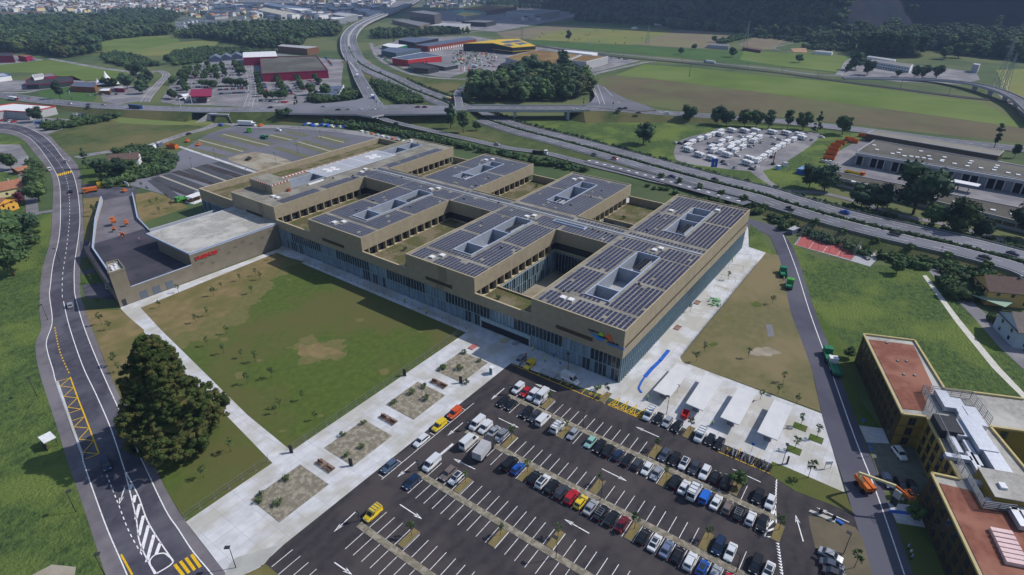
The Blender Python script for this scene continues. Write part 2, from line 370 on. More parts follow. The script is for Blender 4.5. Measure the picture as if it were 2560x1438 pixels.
# ------------------------------------------------------------------ ground and fields
MB().box(-3000, -4000, -1, 9000, 9000, -.03, BASEG).build('ground', kind='structure')
far = [
 ('field', [(1476,202),(1535,189),(1620,196),(1741,211),(1940,236),(2110,259),(2333,289),(2555,320),(2640,340),(2640,372),(2560,358),(2333,335),(2110,309),(1940,293),(1780,283),(1713,279),(1585,259),(1500,222)], .06, FBROWN),
 ('field', [(1535,189),(1610,161),(1735,170),(1940,192),(2096,206),(2316,240),(2440,255),(2480,270),(2560,315),(2640,345),(2555,320),(2333,289),(2110,259),(1940,236),(1741,211),(1620,196)], .10, FGREEN),
 ('field', [(1323,101),(1588,115),(1810,126),(2096,139),(2130,140),(2090,182),(1940,166),(1735,148),(1490,126),(1340,112)], .10, FDEEP),
 ('field', [(1860,128),(2096,139),(2130,140),(2092,180),(1960,166),(1850,150)], .14, FGREEN),
 ('field', [(1240,82),(1385,62),(1480,66),(1400,80),(1320,97),(1262,97)], .10, FTAN),
 ('field', [(1320,99),(1385,80),(1480,66),(1590,72),(1680,78),(1640,98),(1588,113)], .12, FHAY),
 ('field', [(1395,58),(1462,44),(1570,52),(1620,60),(1560,70),(1480,66)], .14, FDEEP),
 ('field', [(1585,112),(1650,90),(1740,61),(1846,73),(1830,92),(1772,122),(1700,119)], .14, FTAN),
 ('field', [(1845,112),(1905,85),(1990,90),(2030,98),(1955,108),(1930,124),(1880,124)], .14, FTAN),
 ('field', [(2490,175),(2640,170),(2640,290),(2560,265),(2510,222)], .10, FHAY),
 ('meadow', [(242,104),(300,95),(370,91),(432,92),(445,108),(350,124),(250,124)], .10, FGREEN),
 ('meadow', [(255,128),(350,124),(450,106),(545,102),(530,118),(480,136),(380,140),(300,138)], .14, FHAY),
 ('meadow', [(-60,168),(0,161),(110,151),(160,155),(250,168),(315,182),(305,193),(200,202),(165,194),(100,184),(20,182),(-60,190)], .10, FGREEN),
 ('meadow', [(95,240),(130,216),(180,211),(230,220),(235,252),(140,250)], .08, FDEEP),
 ('meadow', [(120,330),(190,312),(300,296),(500,316),(490,332),(440,352),(380,372),(190,382),(160,398)], .03, ROUGHG),
 ('field_edge', [(250,286),(420,292),(560,300),(540,312),(400,313),(300,308)], .05, FHAY),
 ('meadow', [(935,212),(1030,222),(1120,235),(1160,205),(1195,195),(1140,196),(1060,190),(1000,178)], .06, ROUGHG),
 ('meadow', [(952,283),(1060,286),(1180,300),(1300,340),(1420,372),(1640,438),(1640,447),(1440,400),(1266,362),(1169,340),(1057,315),(985,298)], .05, ROUGHG),
 ('meadow', [(1330,292),(1600,300),(1700,312),(1760,322),(1680,345),(1700,390),(1640,400),(1500,368),(1400,335)], .04, MEADOW),
 ('meadow', [(1700,312),(2170,330),(2160,350),(2060,420),(2040,470),(1900,470),(1760,430),(1690,395),(1640,400)], .03, MEADOW),
 ('meadow', [(1971,600),(2060,650),(2300,690),(2560,990),(2560,1060),(2410,985),(2170,905),(2070,862),(2038,780),(1994,647)], .06, MEADOW),
 ('grass_verge', [(2180,640),(2320,668),(2420,760),(2560,930),(2560,1000),(2300,690)], .05, MEADOW),
 ('meadow', [(-200,330),(58,340),(70,400),(80,540),(131,527),(125,603),(111,653),(102,700),(99,776),(103,821),(89,862),(96,921),(114,982),(142,1066),(167,1149),(192,1219),(220,1302),(264,1438),(290,1520),(-300,1520)], .03, MEADOW),
 ('dirt_patch', [(80,1438),(130,1412),(190,1418),(185,1450),(90,1460)], .06, SOIL),
 ('building_plot', [(1180,600),(1190,600),(1190,601)], .03, SOIL),
]
for nme, p, z, m in far[:-1]: sheet(nme, p, z, m, smooth=3 if nme in ('meadow',) and len(p) < 16 else 0)
# east meadow: taller tussocks
sheet('parking_apron', [(1690,400),(1700,352),(1780,330),(1830,322),(2030,330),(2040,352),(1965,405),(1905,428),(1870,428),(1780,418)], .08, YARD, smooth=3)
sheet('track', [(1870,425),(1905,425),(1925,452),(1960,475),(1935,470),(1895,445)], .07, YARD)
sheet('yard', [(2090,440),(2060,400),(2130,360),(2180,340),(2640,430),(2640,560),(2560,530),(2055,428)], .06, YARD)
sheet('yard', [(2100,190),(2150,160),(2310,165),(2440,180),(2450,200),(2400,212),(2250,205)], .12, YARD)
sheet('yard', [(400,255),(425,215),(480,165),(560,140),(640,130),(860,150),(850,232),(790,262),(640,270),(560,262),(440,262)], .08, YARD)
sheet('yard', [(245,222),(300,214),(395,218),(370,250),(290,262),(258,255)], .12, YARD)
sheet('yard', [(-60,205),(100,200),(180,190),(230,212),(60,228),(-60,230)], .10, YARD)
sheet('yard', [(930,120),(1010,95),(1180,90),(1340,118),(1480,130),(1520,142),(1600,152),(1450,190),(1240,192),(1200,170),(1120,195),(1030,182),(960,148)], .07, YARD)
sheet('yard', [(-60,135),(60,140),(110,150),(0,163),(-60,165)], .14, YARD)
sheet('industrial_ground', [(690,40),(860,60),(930,40),(1060,2),(700,2),(560,20)], .05, YARD)
sheet('industrial_ground', [(1000,60),(1240,80),(1400,50),(1470,38),(1380,15),(1200,20),(1060,30)], .05, YARD)
sheet('town_ground', [(-200,2),(1240,2),(1000,20),(640,55),(430,48),(300,40),(-200,60)], .03, mat('town_ground', '5f6656', '4e5a4a', .95, scale=.01, c3='6e6f6a', s3=.003))
sheet('yard', [(-60,290),(140,296),(200,300),(180,315),(120,335),(60,325),(-60,310)], .06, YARD)
sheet('yard', [(-60,360),(50,362),(80,405),(70,425),(35,432),(-60,425)], .06, YARD)

# hospital surroundings
sheet('plaza', [(302,769),(697,622),(760,560),(1500,480),(1870,560),(1872,618),(1915,632),(1890,665),(1750,830),(1700,893),(1706,905),(2055,1035),(2112,1232),(1925,1158),(1500,985),(1278,908),(711,1361),(660,1412),(630,1520),(600,1500),(568,1438),(465,1305),(300,1000)], .05, CONC)
# joints of the plaza slabs
sheet('lawn', [(692,632),(1165,832),(729,1128),(619,1038),(400,822),(352,770)], .075, LAWN)
sheet('lawn', [(211,770),(302,773),(357,828),(600,1074),(681,1158),(465,1305),(426,1244),(390,1172),(345,1068),(309,996),(267,918),(242,851)], .075, LAWN)
W2 = lambda l: [tuple(G(*p)) for p in l]
sheet('worn_lawn', W2([(405,826),(380,800),(692,636)])+rag([(735,655),(690,715),(640,750),(600,815),(520,850),(450,872)], 4, 1, 4), .082, WORN, world=True)
sheet('dry_lawn', W2([(400,822),(352,770),(692,632)])+rag([(712,650),(665,700),(600,735),(560,790),(490,815),(430,850)], 3), .09, DRY, world=True)
sheet('dry_lawn', W2([(267,918),(242,851),(211,775),(300,775)])+rag([(352,826),(330,870),(345,940),(330,1000),(309,990)], 1.5), .09, DRY, world=True)
sheet('worn_patch', rag([(735,868),(752,858),(775,862),(800,855),(822,866),(850,884),(818,888),(800,898),(782,884),(755,886),(735,868)], 1.2, .6, 3)[:-1], .085, DRY, world=True)
for i, (a, c, r_) in enumerate(((560,800,5),(620,760,4),(720,700,3),(900,800,3),(500,880,4),(650,900,3),(1050,830,3),(700,1080,4),(800,1040,3),(560,850,3),(600,940,3),(960,930,3))): sheet('worn_patch', rag([(a-r_*3,c),(a,c-r_*1.3),(a+r_*3.2,c),(a,c+r_*1.4),(a-r_*3,c)], 1.5, .7, i)[:-1], .084+i*.0002, WORN, world=True)
sheet('worn_patch', rag([(715,868),(750,848),(790,850),(840,852),(880,880),(840,900),(800,912),(750,900),(715,868)], 3, .7, 9)[:-1], .0838, WORN, world=True)
sheet('grass_verge', [(208,497),(255,492),(262,560),(262,600),(212,604)], .07, DRY)
sheet('grass_verge', [(203,645),(246,643),(250,668),(204,675)], .07, LAWNG)
sheet('grass_verge', [(203,688),(252,680),(256,708),(205,712)], .07, LAWNG)
sheet('driveway', [(200,604),(265,600),(300,750),(214,745),(203,700)], .06, ROADD)
sheet('driveway', [(205,460),(340,468),(345,500),(262,500),(208,492)], .05, ROADD)
sheet('grass_verge', [(205,405),(320,430),(330,470),(210,460)], .05, LAWNG)
sheet('dry_lawn', [(1915,632),(1952,640),(1985,772),(2031,930),(2052,1030),(1706,905),(1700,893),(1750,830)], .06, mat('east_dry_lawn', '6f684c', '616042', .95, scale=.4, detail=9, c3='7a6f54', s3=.04, bump=.4, bs=.1))
sheet('grass_verge', [(1875,560),(1900,580),(1935,640),(1915,632),(1872,618)], .07, MEADOW)
sheet('dirt_patch', rag([(1875,880),(1900,870),(1920,865),(1955,880),(1925,893),(1885,890),(1875,880)], 1.3, .6)[:-1], .08, SOIL, world=True)
for i, (a, c, r_) in enumerate(((1820,800,5),(1780,860,4),(1900,940,4),(1960,980,3),(1850,930,3),(1890,760,4),(1930,820,3))): sheet('worn_patch', rag([(a-r_*3,c),(a,c-r_*1.3),(a+r_*3.2,c),(a,c+r_*1.4),(a-r_*3,c)], 1.5, .7, i)[:-1], .082+i*.0002, LAWN if i % 2 else WORN, world=True)
sheet('manhole_cover', [(1914,812),(1930,812),(1936,842),(1920,842)], .1, MGREY)

# car park
CARP = [(1278,908),(1925,1158),(1924,1188),(1990,1230),(2075,1262),(2134,1286),(2180,1438),(2200,1560),(560,1560),(655,1412),(711,1361)]
sheet('car_park', CARP, .065, ASPH)
sheet('grass_verge', [(1930,1155),(1966,1169),(2113,1233),(2134,1286),(2075,1262),(1990,1230),(1924,1188)], .14, LAWN, kerb=LGREY)
sheet('soil_island', [(2021,1290),(2080,1300),(2138,1319),(2155,1344),(2185,1450),(2110,1450),(2105,1383),(2038,1372),(2024,1316)], .10, mat('brown_island', '6b6354', '5e574a', .95, scale=.2, bump=.3, bs=.1), smooth=0)
sheet('concrete_ramp', [(562,1438),(575,1410),(590,1395),(700,1362),(660,1412),(620,1430),(600,1470)], .09, mat('grey_concrete', 'a7a8a6', '9a9b99', .9, scale=.3))
sheet('dirt_patch', [(610,1438),(665,1412),(705,1445),(690,1500),(600,1500)], .12, DRY)
# gravel strips between bays, bays and lines
mk = MB()
def rect(mb, x0, y0, x1, y1, z, m, t=.02): mb.box(x0, y0, z-t, x1, y1, z, m)
STR = [(102.7, 104.3, 75.3, 4.6), (85.1, 86.7, 75.6, -2), (67.5, 69.05, 75.6, 0), (49.75, 51.3, 75.6, 0)]
gs = MB()
for i, (x0, x1, ya, yb) in enumerate(STR):
    b = MB(); b.box(x0, yb-20 if i > 1 else yb, .0, x1, ya, .16, LGREY, top=GRAVEL); b.build('gravel_strip', kind='structure')
    yend = {0: 6.0, 1: 6.0, 2: -10, 3: -10}[i]
    y = 73.25
    while y > yend:
        lo = x0-4.9; hi = x1+4.9
        rect(mk, lo, y-.06, x0-.05, y+.06, .09, WPAINT); rect(mk, x1+.05, y-.06, hi, y+.06, .09, WPAINT)
        y -= 2.44
# row by the plaza
y = 39.1
while y > 22: rect(mk, 116.2, y-.06, 120.9, y+.06, .09, WPAINT); y -= 2.46
y = 81.7
while y > 60: rect(mk, 33.8, y-.06, 38.6, y+.06, .09, WPAINT); y -= 2.5
# bottom-left row
y = 79.2
while y > 20: rect(mk, 28.6, y-.06, 38.4, y+.06, .085, WPAINT); y -= 2.5
rect(mk, 62, 80.9, 95.6, 81.03, .09, WPAINT)
for x in (62.6, 68.4, 74, 80, 86, 92): rect(mk, x, 81, x+.12, 82.6, .09, WPAINT)
mk.build('parking_lines', kind='structure')
def arrow(px, py, qx, qy, z=.095, w=.22, head=1.5):
    "painted half-headed arrow pointing from p to q"
    a, b_ = G(px, py), G(qx, qy); d = (b_-a).normalized(); n = Vector((d.y, -d.x)); m = MB()
    L_ = (b_-a).length
    def pt(u, v): p = a+d*u+n*v; return (p.x, p.y, z)
    m.add([pt(0, -w/2), pt(L_-1.0, -w/2), pt(L_-1.0, w/2), pt(0, w/2)], [(0, 1, 2, 3)], WPAINT)
    m.add([pt(L_, 0), pt(L_-2.2*head/1.5, -.5), pt(L_-1.6*head/1.5, -.1), pt(L_-1.6*head/1.5, .1), pt(L_-2.2*head/1.5, .5)], [(0, 1, 2), (0, 2, 3), (0, 3, 4)], WPAINT)
    m.build('road_arrow', kind='structure')
S = 3.594
for x0, y0, s, *a in [(600,1038,S,1043,868,842,1053),(600,1038,S,1437,805,1637,937),(600,1038,S,1577,423,1413,560),(600,1038,S,2003,70,1865,187),(600,1038,S,2112,488,1917,393),(600,1038,S,848,1325,1010,1438),
        (1100,740,S,578,832,460,933),(1100,740,S,1043,863,855,793),(1100,740,S,527,1100,710,1188),(1100,740,S,1967,1270,1757,1177),(1160,1038,S,1240,485,1465,596),(1160,1038,S,1125,1065,900,937),
        (1560,880,3.995,1365,1303,1078,1170),(1860,1038,S,532,1138,462,897),(1860,1038,S,944,965,650,832),(0,1038,S,1120,655,1072,805)]:
    arrow(x0+a[0]/s, y0+a[1]/s, x0+a[2]/s, y0+a[3]/s)
# yellow markings along the building bays
ym = MB()
rect(ym, 116.1, 52, 116.28, 83.4, .09, YPAINT)
for y in (81, 77.4, 73.8, 70.2, 66.6, 63, 59.4, 55.8): rect(ym, 116.3, y-.07, 121.2, y+.07, .09, YPAINT)
rect(ym, 115.95, 22.8, 116.1, 8.9, .09, YPAINT) if 0 else None
for c in range(4):
    y = 51.2-c*2.55
    for a, b_ in (((116.2, y), (120.9, y-1.27)), ((120.9, y-1.27), (116.2, y-2.55)), ((116.2, y), (118, y-2.2)), ((118, y-.4), (116.2, y-2.55)), ((116.2, y), (116.2, y-2.55)), ((116.2, y-1.27), (120.9, y-1.27))):
        ym.bar((*a, .085), (*b_, .085), .16, .02, YPAINT)
for a, b_ in (((116.1, 21.5), (116.1, 9)), ((116.1, 21.5), (121, 21.5)), ((116.1, 17), (121, 17)), ((116.1, 13), (121, 13)), ((116.1, 9), (121, 9))): ym.bar((*a, .085), (*b_, .085), .16, .02, YPAINT)
# wheelchair signs
for (x, y) in ((117.6, 72.2), (117.6, 64.6), (117.7, 57.3), (118.3, 54.2), (118, 19.5)):
    for i in range(8):
        t, u = i*math.pi/4, (i+1)*math.pi/4
        ym.bar((x+.4*math.cos(t), y+.4*math.sin(t), .09), (x+.4*math.cos(u), y+.4*math.sin(u), .09), .12, .02, YPAINT)
    ym.bar((x, y, .09), (x+1.0, y+.3, .09), .14, .02, YPAINT); ym.bar((x+.5, y, .09), (x+.5, y-.5, .09), .12, .02, YPAINT)
ym.build('yellow_marking', kind='structure')
# plaza gravel beds with kerb and planters
for (x0, y0, x1, y1) in ((41.1, 89.6, 54.0, 100.0), (60.9, 89.5, 73.6, 99.9), (81.2, 89.4, 93.6, 99.8), (100.5, 89.3, 112.6, 99.6)):
    MB().box(x0, y0, 0, x1, y1, .13, LGREY, top=GRAVEL).build('gravel_bed', kind='structure')
# far side markings of the car park exit
mk = MB()
for i in range(9):
    a = G(1941-i*.3, 1203+i*7); mk.box(a.x-.55, a.y-.12, .07, a.x+.55, a.y+.12, .095, WPAINT)
for i in range(16):
    a = G(1942+i*1.0, 1352+i*7.4); mk.add([(a.x-.3, a.y-.35, .095), (a.x+.3, a.y-.35, .095), (a.x, a.y+.35, .095)], [(0, 1, 2)], WPAINT)
Q = [G(1937,1250), G(1943,1345), G(1912,1342), G(1925,1295)]
for a, c in ((0, 1), (1, 2), (2, 3), (3, 0)): mk.bar((*Q[a], .085), (*Q[c], .085), .25, .02, WPAINT)
for t in (.25, .5, .75):
    a = Q[0].lerp(Q[1], t); c = Q[3].lerp(Q[2], t); mk.bar((*a, .085), (*c, .085), .4, .02, WPAINT)
for i in range(12):
    a = G(1131-i*2.75, 1112+i*2.35); mk.add([(a.x+.25, a.y-.45, .095), (a.x+.25, a.y+.45, .095), (a.x-.3, a.y, .095)], [(0, 1, 2)], WPAINT)
mk.build('give_way_marking', kind='structure')

# west road
LFT = [(-60,322),(20,325),(66,340),(92,362),(107,380),(136,424),(150,463),(152,547),(147,603),(134,658),(127,714),(125,740),(132,804),(118,851),(120,879),(134,926),(142,957),(184,1079),(207,1140),(211,1158),(242,1247),(273,1330),(320,1438),(350,1520)]
RGT = [(-60,308),(40,312),(100,335),(132,362),(147,382),(178,427),(192,472),(199,536),(196,589),(186,658),(185,714),(189,748),(211,823),(250,921),(306,1046),(348,1140),(359,1163),(412,1275),(445,1325),(481,1380),(529,1438),(590,1520)]
PL = [(-60,330),(20,335),(60,352),(84,380),(110,412),(131,447),(131,527),(125,603),(111,653),(102,700),(99,776),(103,821),(89,862),(96,921),(114,982),(142,1066),(167,1149),(192,1219),(220,1302),(242,1372),(264,1438),(290,1520)]
PR = [(-60,304),(42,308),(110,330),(150,368),(195,416),(205,497),(210,575),(205,617),(200,686),(202,742),(214,773),(242,851),(267,918),(309,996),(345,1068),(373,1135),(390,1172),(426,1244),(465,1305),(515,1372),(568,1438),(625,1520)]
wl, wr, pl, pr = [smoothpts([tuple(G(*p)) for p in q], 5) for q in (LFT, RGT, PL, PR)]
MB().prism(wl+wr[::-1], -.02, .07, ROADD).build('road', kind='structure')
MB().prism(pl+pr[::-1], -.02, .055, PAVE).build('pavement', kind='structure')
mk = MB()
z3 = lambda P, z=0: [(p[0], p[1], z) for p in P]
ribbon(mk, z3(wl), 0, .22, .09, WPAINT); ribbon(mk, z3(wr), -.22, 0, .09, WPAINT)
CL = smoothpts(W3([(-60,316),(40,320),(85,345),(125,380),(153,416),(167,450),(173,491),(174,547),(167,617),(157,686),(156,742),(159,754)]), 5)
dashes(mk, CL, 0, .18, 2.5, 3, .09, WPAINT)
ribbon(mk, smoothpts(W3([(159,754),(173,815),(206,913),(242,990),(278,1074),(312,1177)]), 5), -.11, .11, .09, WPAINT)
dashes(mk, smoothpts(W3([(267,1188),(295,1258),(323,1330),(359,1394)]), 5), 0, .2, 1, 1, .09, WPAINT)
LI, RI = [G(312,1177), G(339,1288), G(350,1358), G(387,1436)], [G(312,1177), G(345,1238), G(373,1311), G(434,1405)]
for q in (LI, RI):
    P = smoothpts([(p.x, p.y, 0) for p in q], 6); ribbon(mk, P, -.12, .12, .09, WPAINT)
C0 = (0, 1038, 3.594)
for a in ((1172,668,1180,622),(1200,790,1215,720),(1222,935,1255,800),(1248,1085,1290,905),(1275,1220,1335,990),(1320,1320,1385,1075),(1405,1250,1440,1150)):
    p, q = G(a[0]/S, 1038+a[1]/S), G(a[2]/S, 1038+a[3]/S); mk.bar((p.x, p.y, .08), (q.x, q.y, .08), .65, .02, WPAINT)
P = smoothpts(W3([(391,1435),(374,1408),(385,1390),(405,1384),(418,1388),(432,1408),(391,1435)]), 4); ribbon(mk, P, -.15, .15, .095, WPAINT)
mk.build('road_marking', kind='structure')
mk = MB()
dashes(mk, smoothpts(W3([(137,819),(150,880),(176,940)]), 5), 0, .3, 1, 1, .095, YPAINT)
def yl(pts, w_=.25):
    P = W3(pts); 
    for a, c in zip(P, P[1:]): mk.bar((a[0], a[1], .085), (c[0], c[1], .085), w_, .02, YPAINT)
B0 = lambda *p: [(p[i]/S, 740+p[i+1]/S) for i in range(0, len(p), 2)]
yl(B0(632,730,700,920,763,1080,890,1420), .3)
yl(B0(525,768,632,738,543,812,660,825,577,905,695,918,610,1003,730,1018,625,1055), .18)
yl(B0(650,1122,757,1088,668,1178,800,1190,710,1290,843,1302,750,1408,890,1420,765,1468), .18)
yl([(303,1387),(331,1438)], .35)
for i in range(4):
    a, c = G(437+i*14, 1412-i*8.3), G(459+i*14, 1440-i*7); mk.bar((a.x, a.y, .085), (c.x, c.y, .085), .55, .02, YPAINT)
for i in range(7):
    a, c = G(145+i*5.2, 441-i*1.3), G(145.5+i*5.2, 435-i*1.3); mk.bar((a.x, a.y, .085), (c.x, c.y, .085), .7, .02, YPAINT)
mk.build('yellow_marking', kind='structure')
MB().prism(*[[tuple(G(x, y)) for x, y in ((141,955),(146,953),(188,1077),(210,1139),(205,1141),(182,1080))]], 0, .2, CONC).build('bus_kerb', kind='structure')
# east road
EL = [(1905,572),(1924,591),(1952,658),(1975,772),(2001,845),(2031,930),(2052,1027),(2070,1090),(2110,1210),(2149,1338),(2180,1438),(2205,1520)]
ER = [(1940,568),(1971,600),(1994,647),(2038,780),(2070,859),(2096,932),(2155,1090),(2205,1216),(2283,1438),(2315,1530)]
el, er = [smoothpts([tuple(G(*p)) for p in q], 5) for q in (EL, ER)]
MB().prism(el+er[::-1], -.02, .075, ROAD).build('road', kind='structure')
mk = MB(); ribbon(mk, smoothpts(W3([(1957,586),(1990,672),(2024,780),(2077,927),(2135,1090),(2190,1230),(2261,1438)]), 5), -.12, .12, .095, WPAINT); mk.build('road_marking', kind='structure')
sheet('road', [(1860,545),(1905,556),(1975,575),(1940,600),(1905,580),(1870,572)], .06, ROAD)
# yellow building forecourts
sheet('lawn', [(2038,780),(2060,800),(2130,880),(2139,905),(2150,1000),(2240,1125),(2135,1060),(2096,932)], .065, LAWNG)
sheet('forecourt', [(2147,1064),(2207,1072),(2225,1110),(2166,1106)], .08, CONC)
sheet('forecourt', [(2166,1106),(2290,1110),(2330,1190),(2300,1235),(2210,1230)], .07, mat('paver_court', '6e7064', '60625a', .95, scale=.5))
sheet('lawn', [(2205,1216),(2300,1235),(2350,1300),(2560,1500),(2310,1520),(2283,1438)], .065, LAWNG)
sheet('forecourt', [(2218,1257),(2293,1265),(2315,1320),(2242,1308)], .09, CONC)
sheet('blue_ramp', [(2222,1274),(2296,1284),(2299,1291),(2226,1283)], .12, BLUE)
sheet('footpath', [(2306,690),(2316,689),(2400,800),(2500,920),(2562,985),(2562,1002),(2480,920),(2390,808)], .12, mat('white_gravel', 'c9c7c0', 'b8b6ae', .95, scale=.6))
sheet('road', [(2290,645),(2340,660),(2380,665),(2460,690),(2380,690),(2420,745),(2480,800),(2560,880),(2560,925),(2500,870),(2430,790),(2360,720)], .09, YARD)
# north-west car park
sheet('car_park', [(322,462),(450,378),(520,335),(560,322),(600,312),(760,318),(985,345),(960,358),(880,380),(700,440),(505,498),(495,510),(440,495)], .06, ROADF)
sheet('dry_lawn', [(338,486),(380,480),(440,498),(470,518),(350,560)], .07, DRY)
sheet('dirt_yard', [(570,395),(640,380),(720,400),(740,418),(690,438),(640,425),(590,408)], .09, SOIL, smooth=2)
nw = MB(); gr = mat('grass_pavers', '5d6048', '6b6a55', .95, scale=.3); dk = mat('bay_asphalt', '4c4e55', '44464c', .9, scale=.3); ls = mat('pale_strip', 'a3a196', '969489', .9, scale=.4)
def strip(a, b_, wd, z, m):
    p, q = G(*a), G(*b_); nw.bar((p.x, p.y, z/2), (q.x, q.y, z/2), wd, z, m)
X0 = lambda x, y: (380+x/5.325, 290+y/5.325)
for a, b_ in (((620,320),(1210,475)),((945,245),(1550,395)),((1570,255),(1870,325)),((2220,270),(2556,355)),((1940,345),(2440,490)),((1430,540),(1810,655))):
    p, q = X0(*a), X0(*b_); strip(p, q, 11.5, .085, gr); strip(p, q, 1.4, .12, ls)
for a, b_ in (((110,800),(620,995)),((530,695),(1030,885))):
    p, q = X0(*a), X0(*b_); strip(p, q, 11.5, .085, dk); strip(p, q, 1.4, .12, ls)
for a, b_ in (((1640,415),(2130,570)),((480,430),(960,545)),((1800,205),(2070,270)),):
    strip(X0(*a), X0(*b_), 5, .085, gr)
strip(X0(0,850), X0(330,1110), 5, .085, dk); strip(X0(850,620), X0(1330,790), 5, .085, dk); strip(X0(360,410), X0(1400,760), 2.2, .14, CONC)
for a, b_ in (((0,850),(530,1050)), ((300,740),(900,920)), ((680,655),(1230,830))): strip(X0(*a), X0(*b_), 5.2, .08, ASPH)
nw.build('parking_rows', kind='structure')
# ------------------------------------------------------------------ hospital
HP = [Vector((126.5, 52.8)), Vector((242.4, 52.65)), Vector((129.1, 245.5)), Vector((247.3, 249.7))]
def HB(s, t, z=0):
    u, v = s/116, t/193
    p = HP[0]*(1-u)*(1-v)+HP[1]*u*(1-v)+HP[2]*(1-u)*v+HP[3]*u*v
    return (p.x, p.y, z)
HANG = lambda s, t: math.atan2(HB(s+1, t)[1]-HB(s, t)[1], HB(s+1, t)[0]-HB(s, t)[0])
hosp = root('hospital', 'large new bronze hospital with solar panel roofs, light wells and glass base beside the lawn', 'hospital', (0, 0, 0))
def heightfield(name, rects, zb, under=None, parent=hosp):
    """rects painted in order: (s0,s1,t0,t1,height,top material,wall material); height None = hole"""
    S_ = sorted({r[0] for r in rects} | {r[1] for r in rects}); T_ = sorted({r[2] for r in rects} | {r[3] for r in rects})
    ns, ntt = len(S_)-1, len(T_)-1
    cell = [[None]*ntt for _ in range(ns)]
    for r in rects:
        for i in range(ns):
            if S_[i] < r[0]-1e-6 or S_[i+1] > r[1]+1e-6: continue
            for j in range(ntt):
                if T_[j] < r[2]-1e-6 or T_[j+1] > r[3]+1e-6: continue
                cell[i][j] = None if r[4] is None else (r[4], r[5], r[6])
    b = MB(HB)
    H_ = lambda i, j: zb if i < 0 or j < 0 or i >= ns or j >= ntt or cell[i][j] is None else cell[i][j][0]
    for i in range(ns):
        for j in range(ntt):
            c = cell[i][j]
            if c is None: continue
            s0, s1, t0, t1, h = S_[i], S_[i+1], T_[j], T_[j+1], c[0]
            b.add([(s0, t0, h), (s1, t0, h), (s1, t1, h), (s0, t1, h)], [(0, 1, 2, 3)], c[1])
            if under: b.add([(s0, t0, zb), (s1, t0, zb), (s1, t1, zb), (s0, t1, zb)], [(3, 2, 1, 0)], under)
            for (di, dj, q) in ((-1, 0, ((s0, t1), (s0, t0))), (1, 0, ((s1, t0), (s1, t1))), (0, -1, ((s0, t0), (s1, t0))), (0, 1, ((s1, t1), (s0, t1)))):
                h2 = H_(i+di, j+dj)
                if h2 < h-1e-6:
                    (a0, a1), (b0, b1) = q
                    b.add([(a0, a1, h2), (b0, b1, h2), (b0, b1, h), (a0, a1, h)], [(0, 1, 2, 3)], c[2])
    return b.build(name, parent)
ZR, ZC, ZG = 17.2, 12.2, 8.6
WG = [(0, 31), (53, 84), (107, 138.3), (161, 193)]
SP = (49.7, 66.7)
# storeys below the overhanging upper floor
low = []
for k, (a, b_) in enumerate(WG):
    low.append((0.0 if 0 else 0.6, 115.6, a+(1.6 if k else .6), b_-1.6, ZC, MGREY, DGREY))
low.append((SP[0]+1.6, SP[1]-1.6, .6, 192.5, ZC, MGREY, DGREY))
# podium floors: offices at z<8.6, full footprint
low2 = [(0.5, 115.5, a if k else .5, b_, ZG, CREAM, GLASSD) for k, (a, b_) in enumerate(WG)]
low2.append((SP[0], SP[1], .5, 193, ZG, CREAM, GLASSD))
low2 += [(.5, 12.2, 31, 53, ZG+.2, GARDEN, GLASSD), (SP[0], SP[0]+.01, 31, 53, ZG, CREAM, GLASSD),
         (.5, SP[0], 84, 107, ZG+.2, GARDEN, GLASSD), (.5, SP[0], 138.3, 161, ZG+.2, GARDEN, GLASSD),
         (SP[1], 115.5, 84, 107, ZG+.2, GARDEN, GLASSD), (SP[1], 115.5, 138.3, 161, ZG+.2, GARDEN, GLASSD),
         (91, 115.5, 31, 53, ZG+.2, GARDEN, GLASSD),
         (4, 121, 193, 227, ZG, GARDEN, BRONZE), (2.6, 3.4, 193, 228, 11.5, TRIM, BRONZE), (2.6, 121, 227, 228, 11.5, TRIM, BRONZE), (3.4, 4, 193, 227, ZG, GARDEN, BRONZE), (120.5, 121.3, 193, 228, 11.5, TRIM, BRONZE),
         # light wells sunk through the gardens
         (30, 44, 88, 97, .3, MGREY, WELL), (22, 44, 144, 149, 2, MGREY, WELL), (72, 92, 89, 96, 1, MGREY, WELL), (70, 92, 146, 150, 1, MGREY, WELL),
         # passage through the ground floor is a dark panel set further below
        ]
heightfield('lower_storeys', low2, -.3)
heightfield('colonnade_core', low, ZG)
heightfield('courtyard_floor', [(12.2, SP[0], 31, 53, .14, SOIL, SOIL), (SP[1], 91, 31, 53, .14, SOIL, SOIL)], -.3)
# well rims in gardens
for s0, s1, t0, t1 in ((30, 44, 88, 97), (22, 44, 144, 149), (72, 92, 89, 96), (70, 92, 146, 150)):
    b = MB(HB)
    for r in ((s0-.4, t0-.4, s1+.4, t0), (s0-.4, t1, s1+.4, t1+.4), (s0-.4, t0, s0, t1), (s1, t0, s1+.4, t1)):
        b.box(r[0], r[1], ZG, r[2], r[3], ZG+.6, COPING)
    b.build('garden_well_rim', hosp)
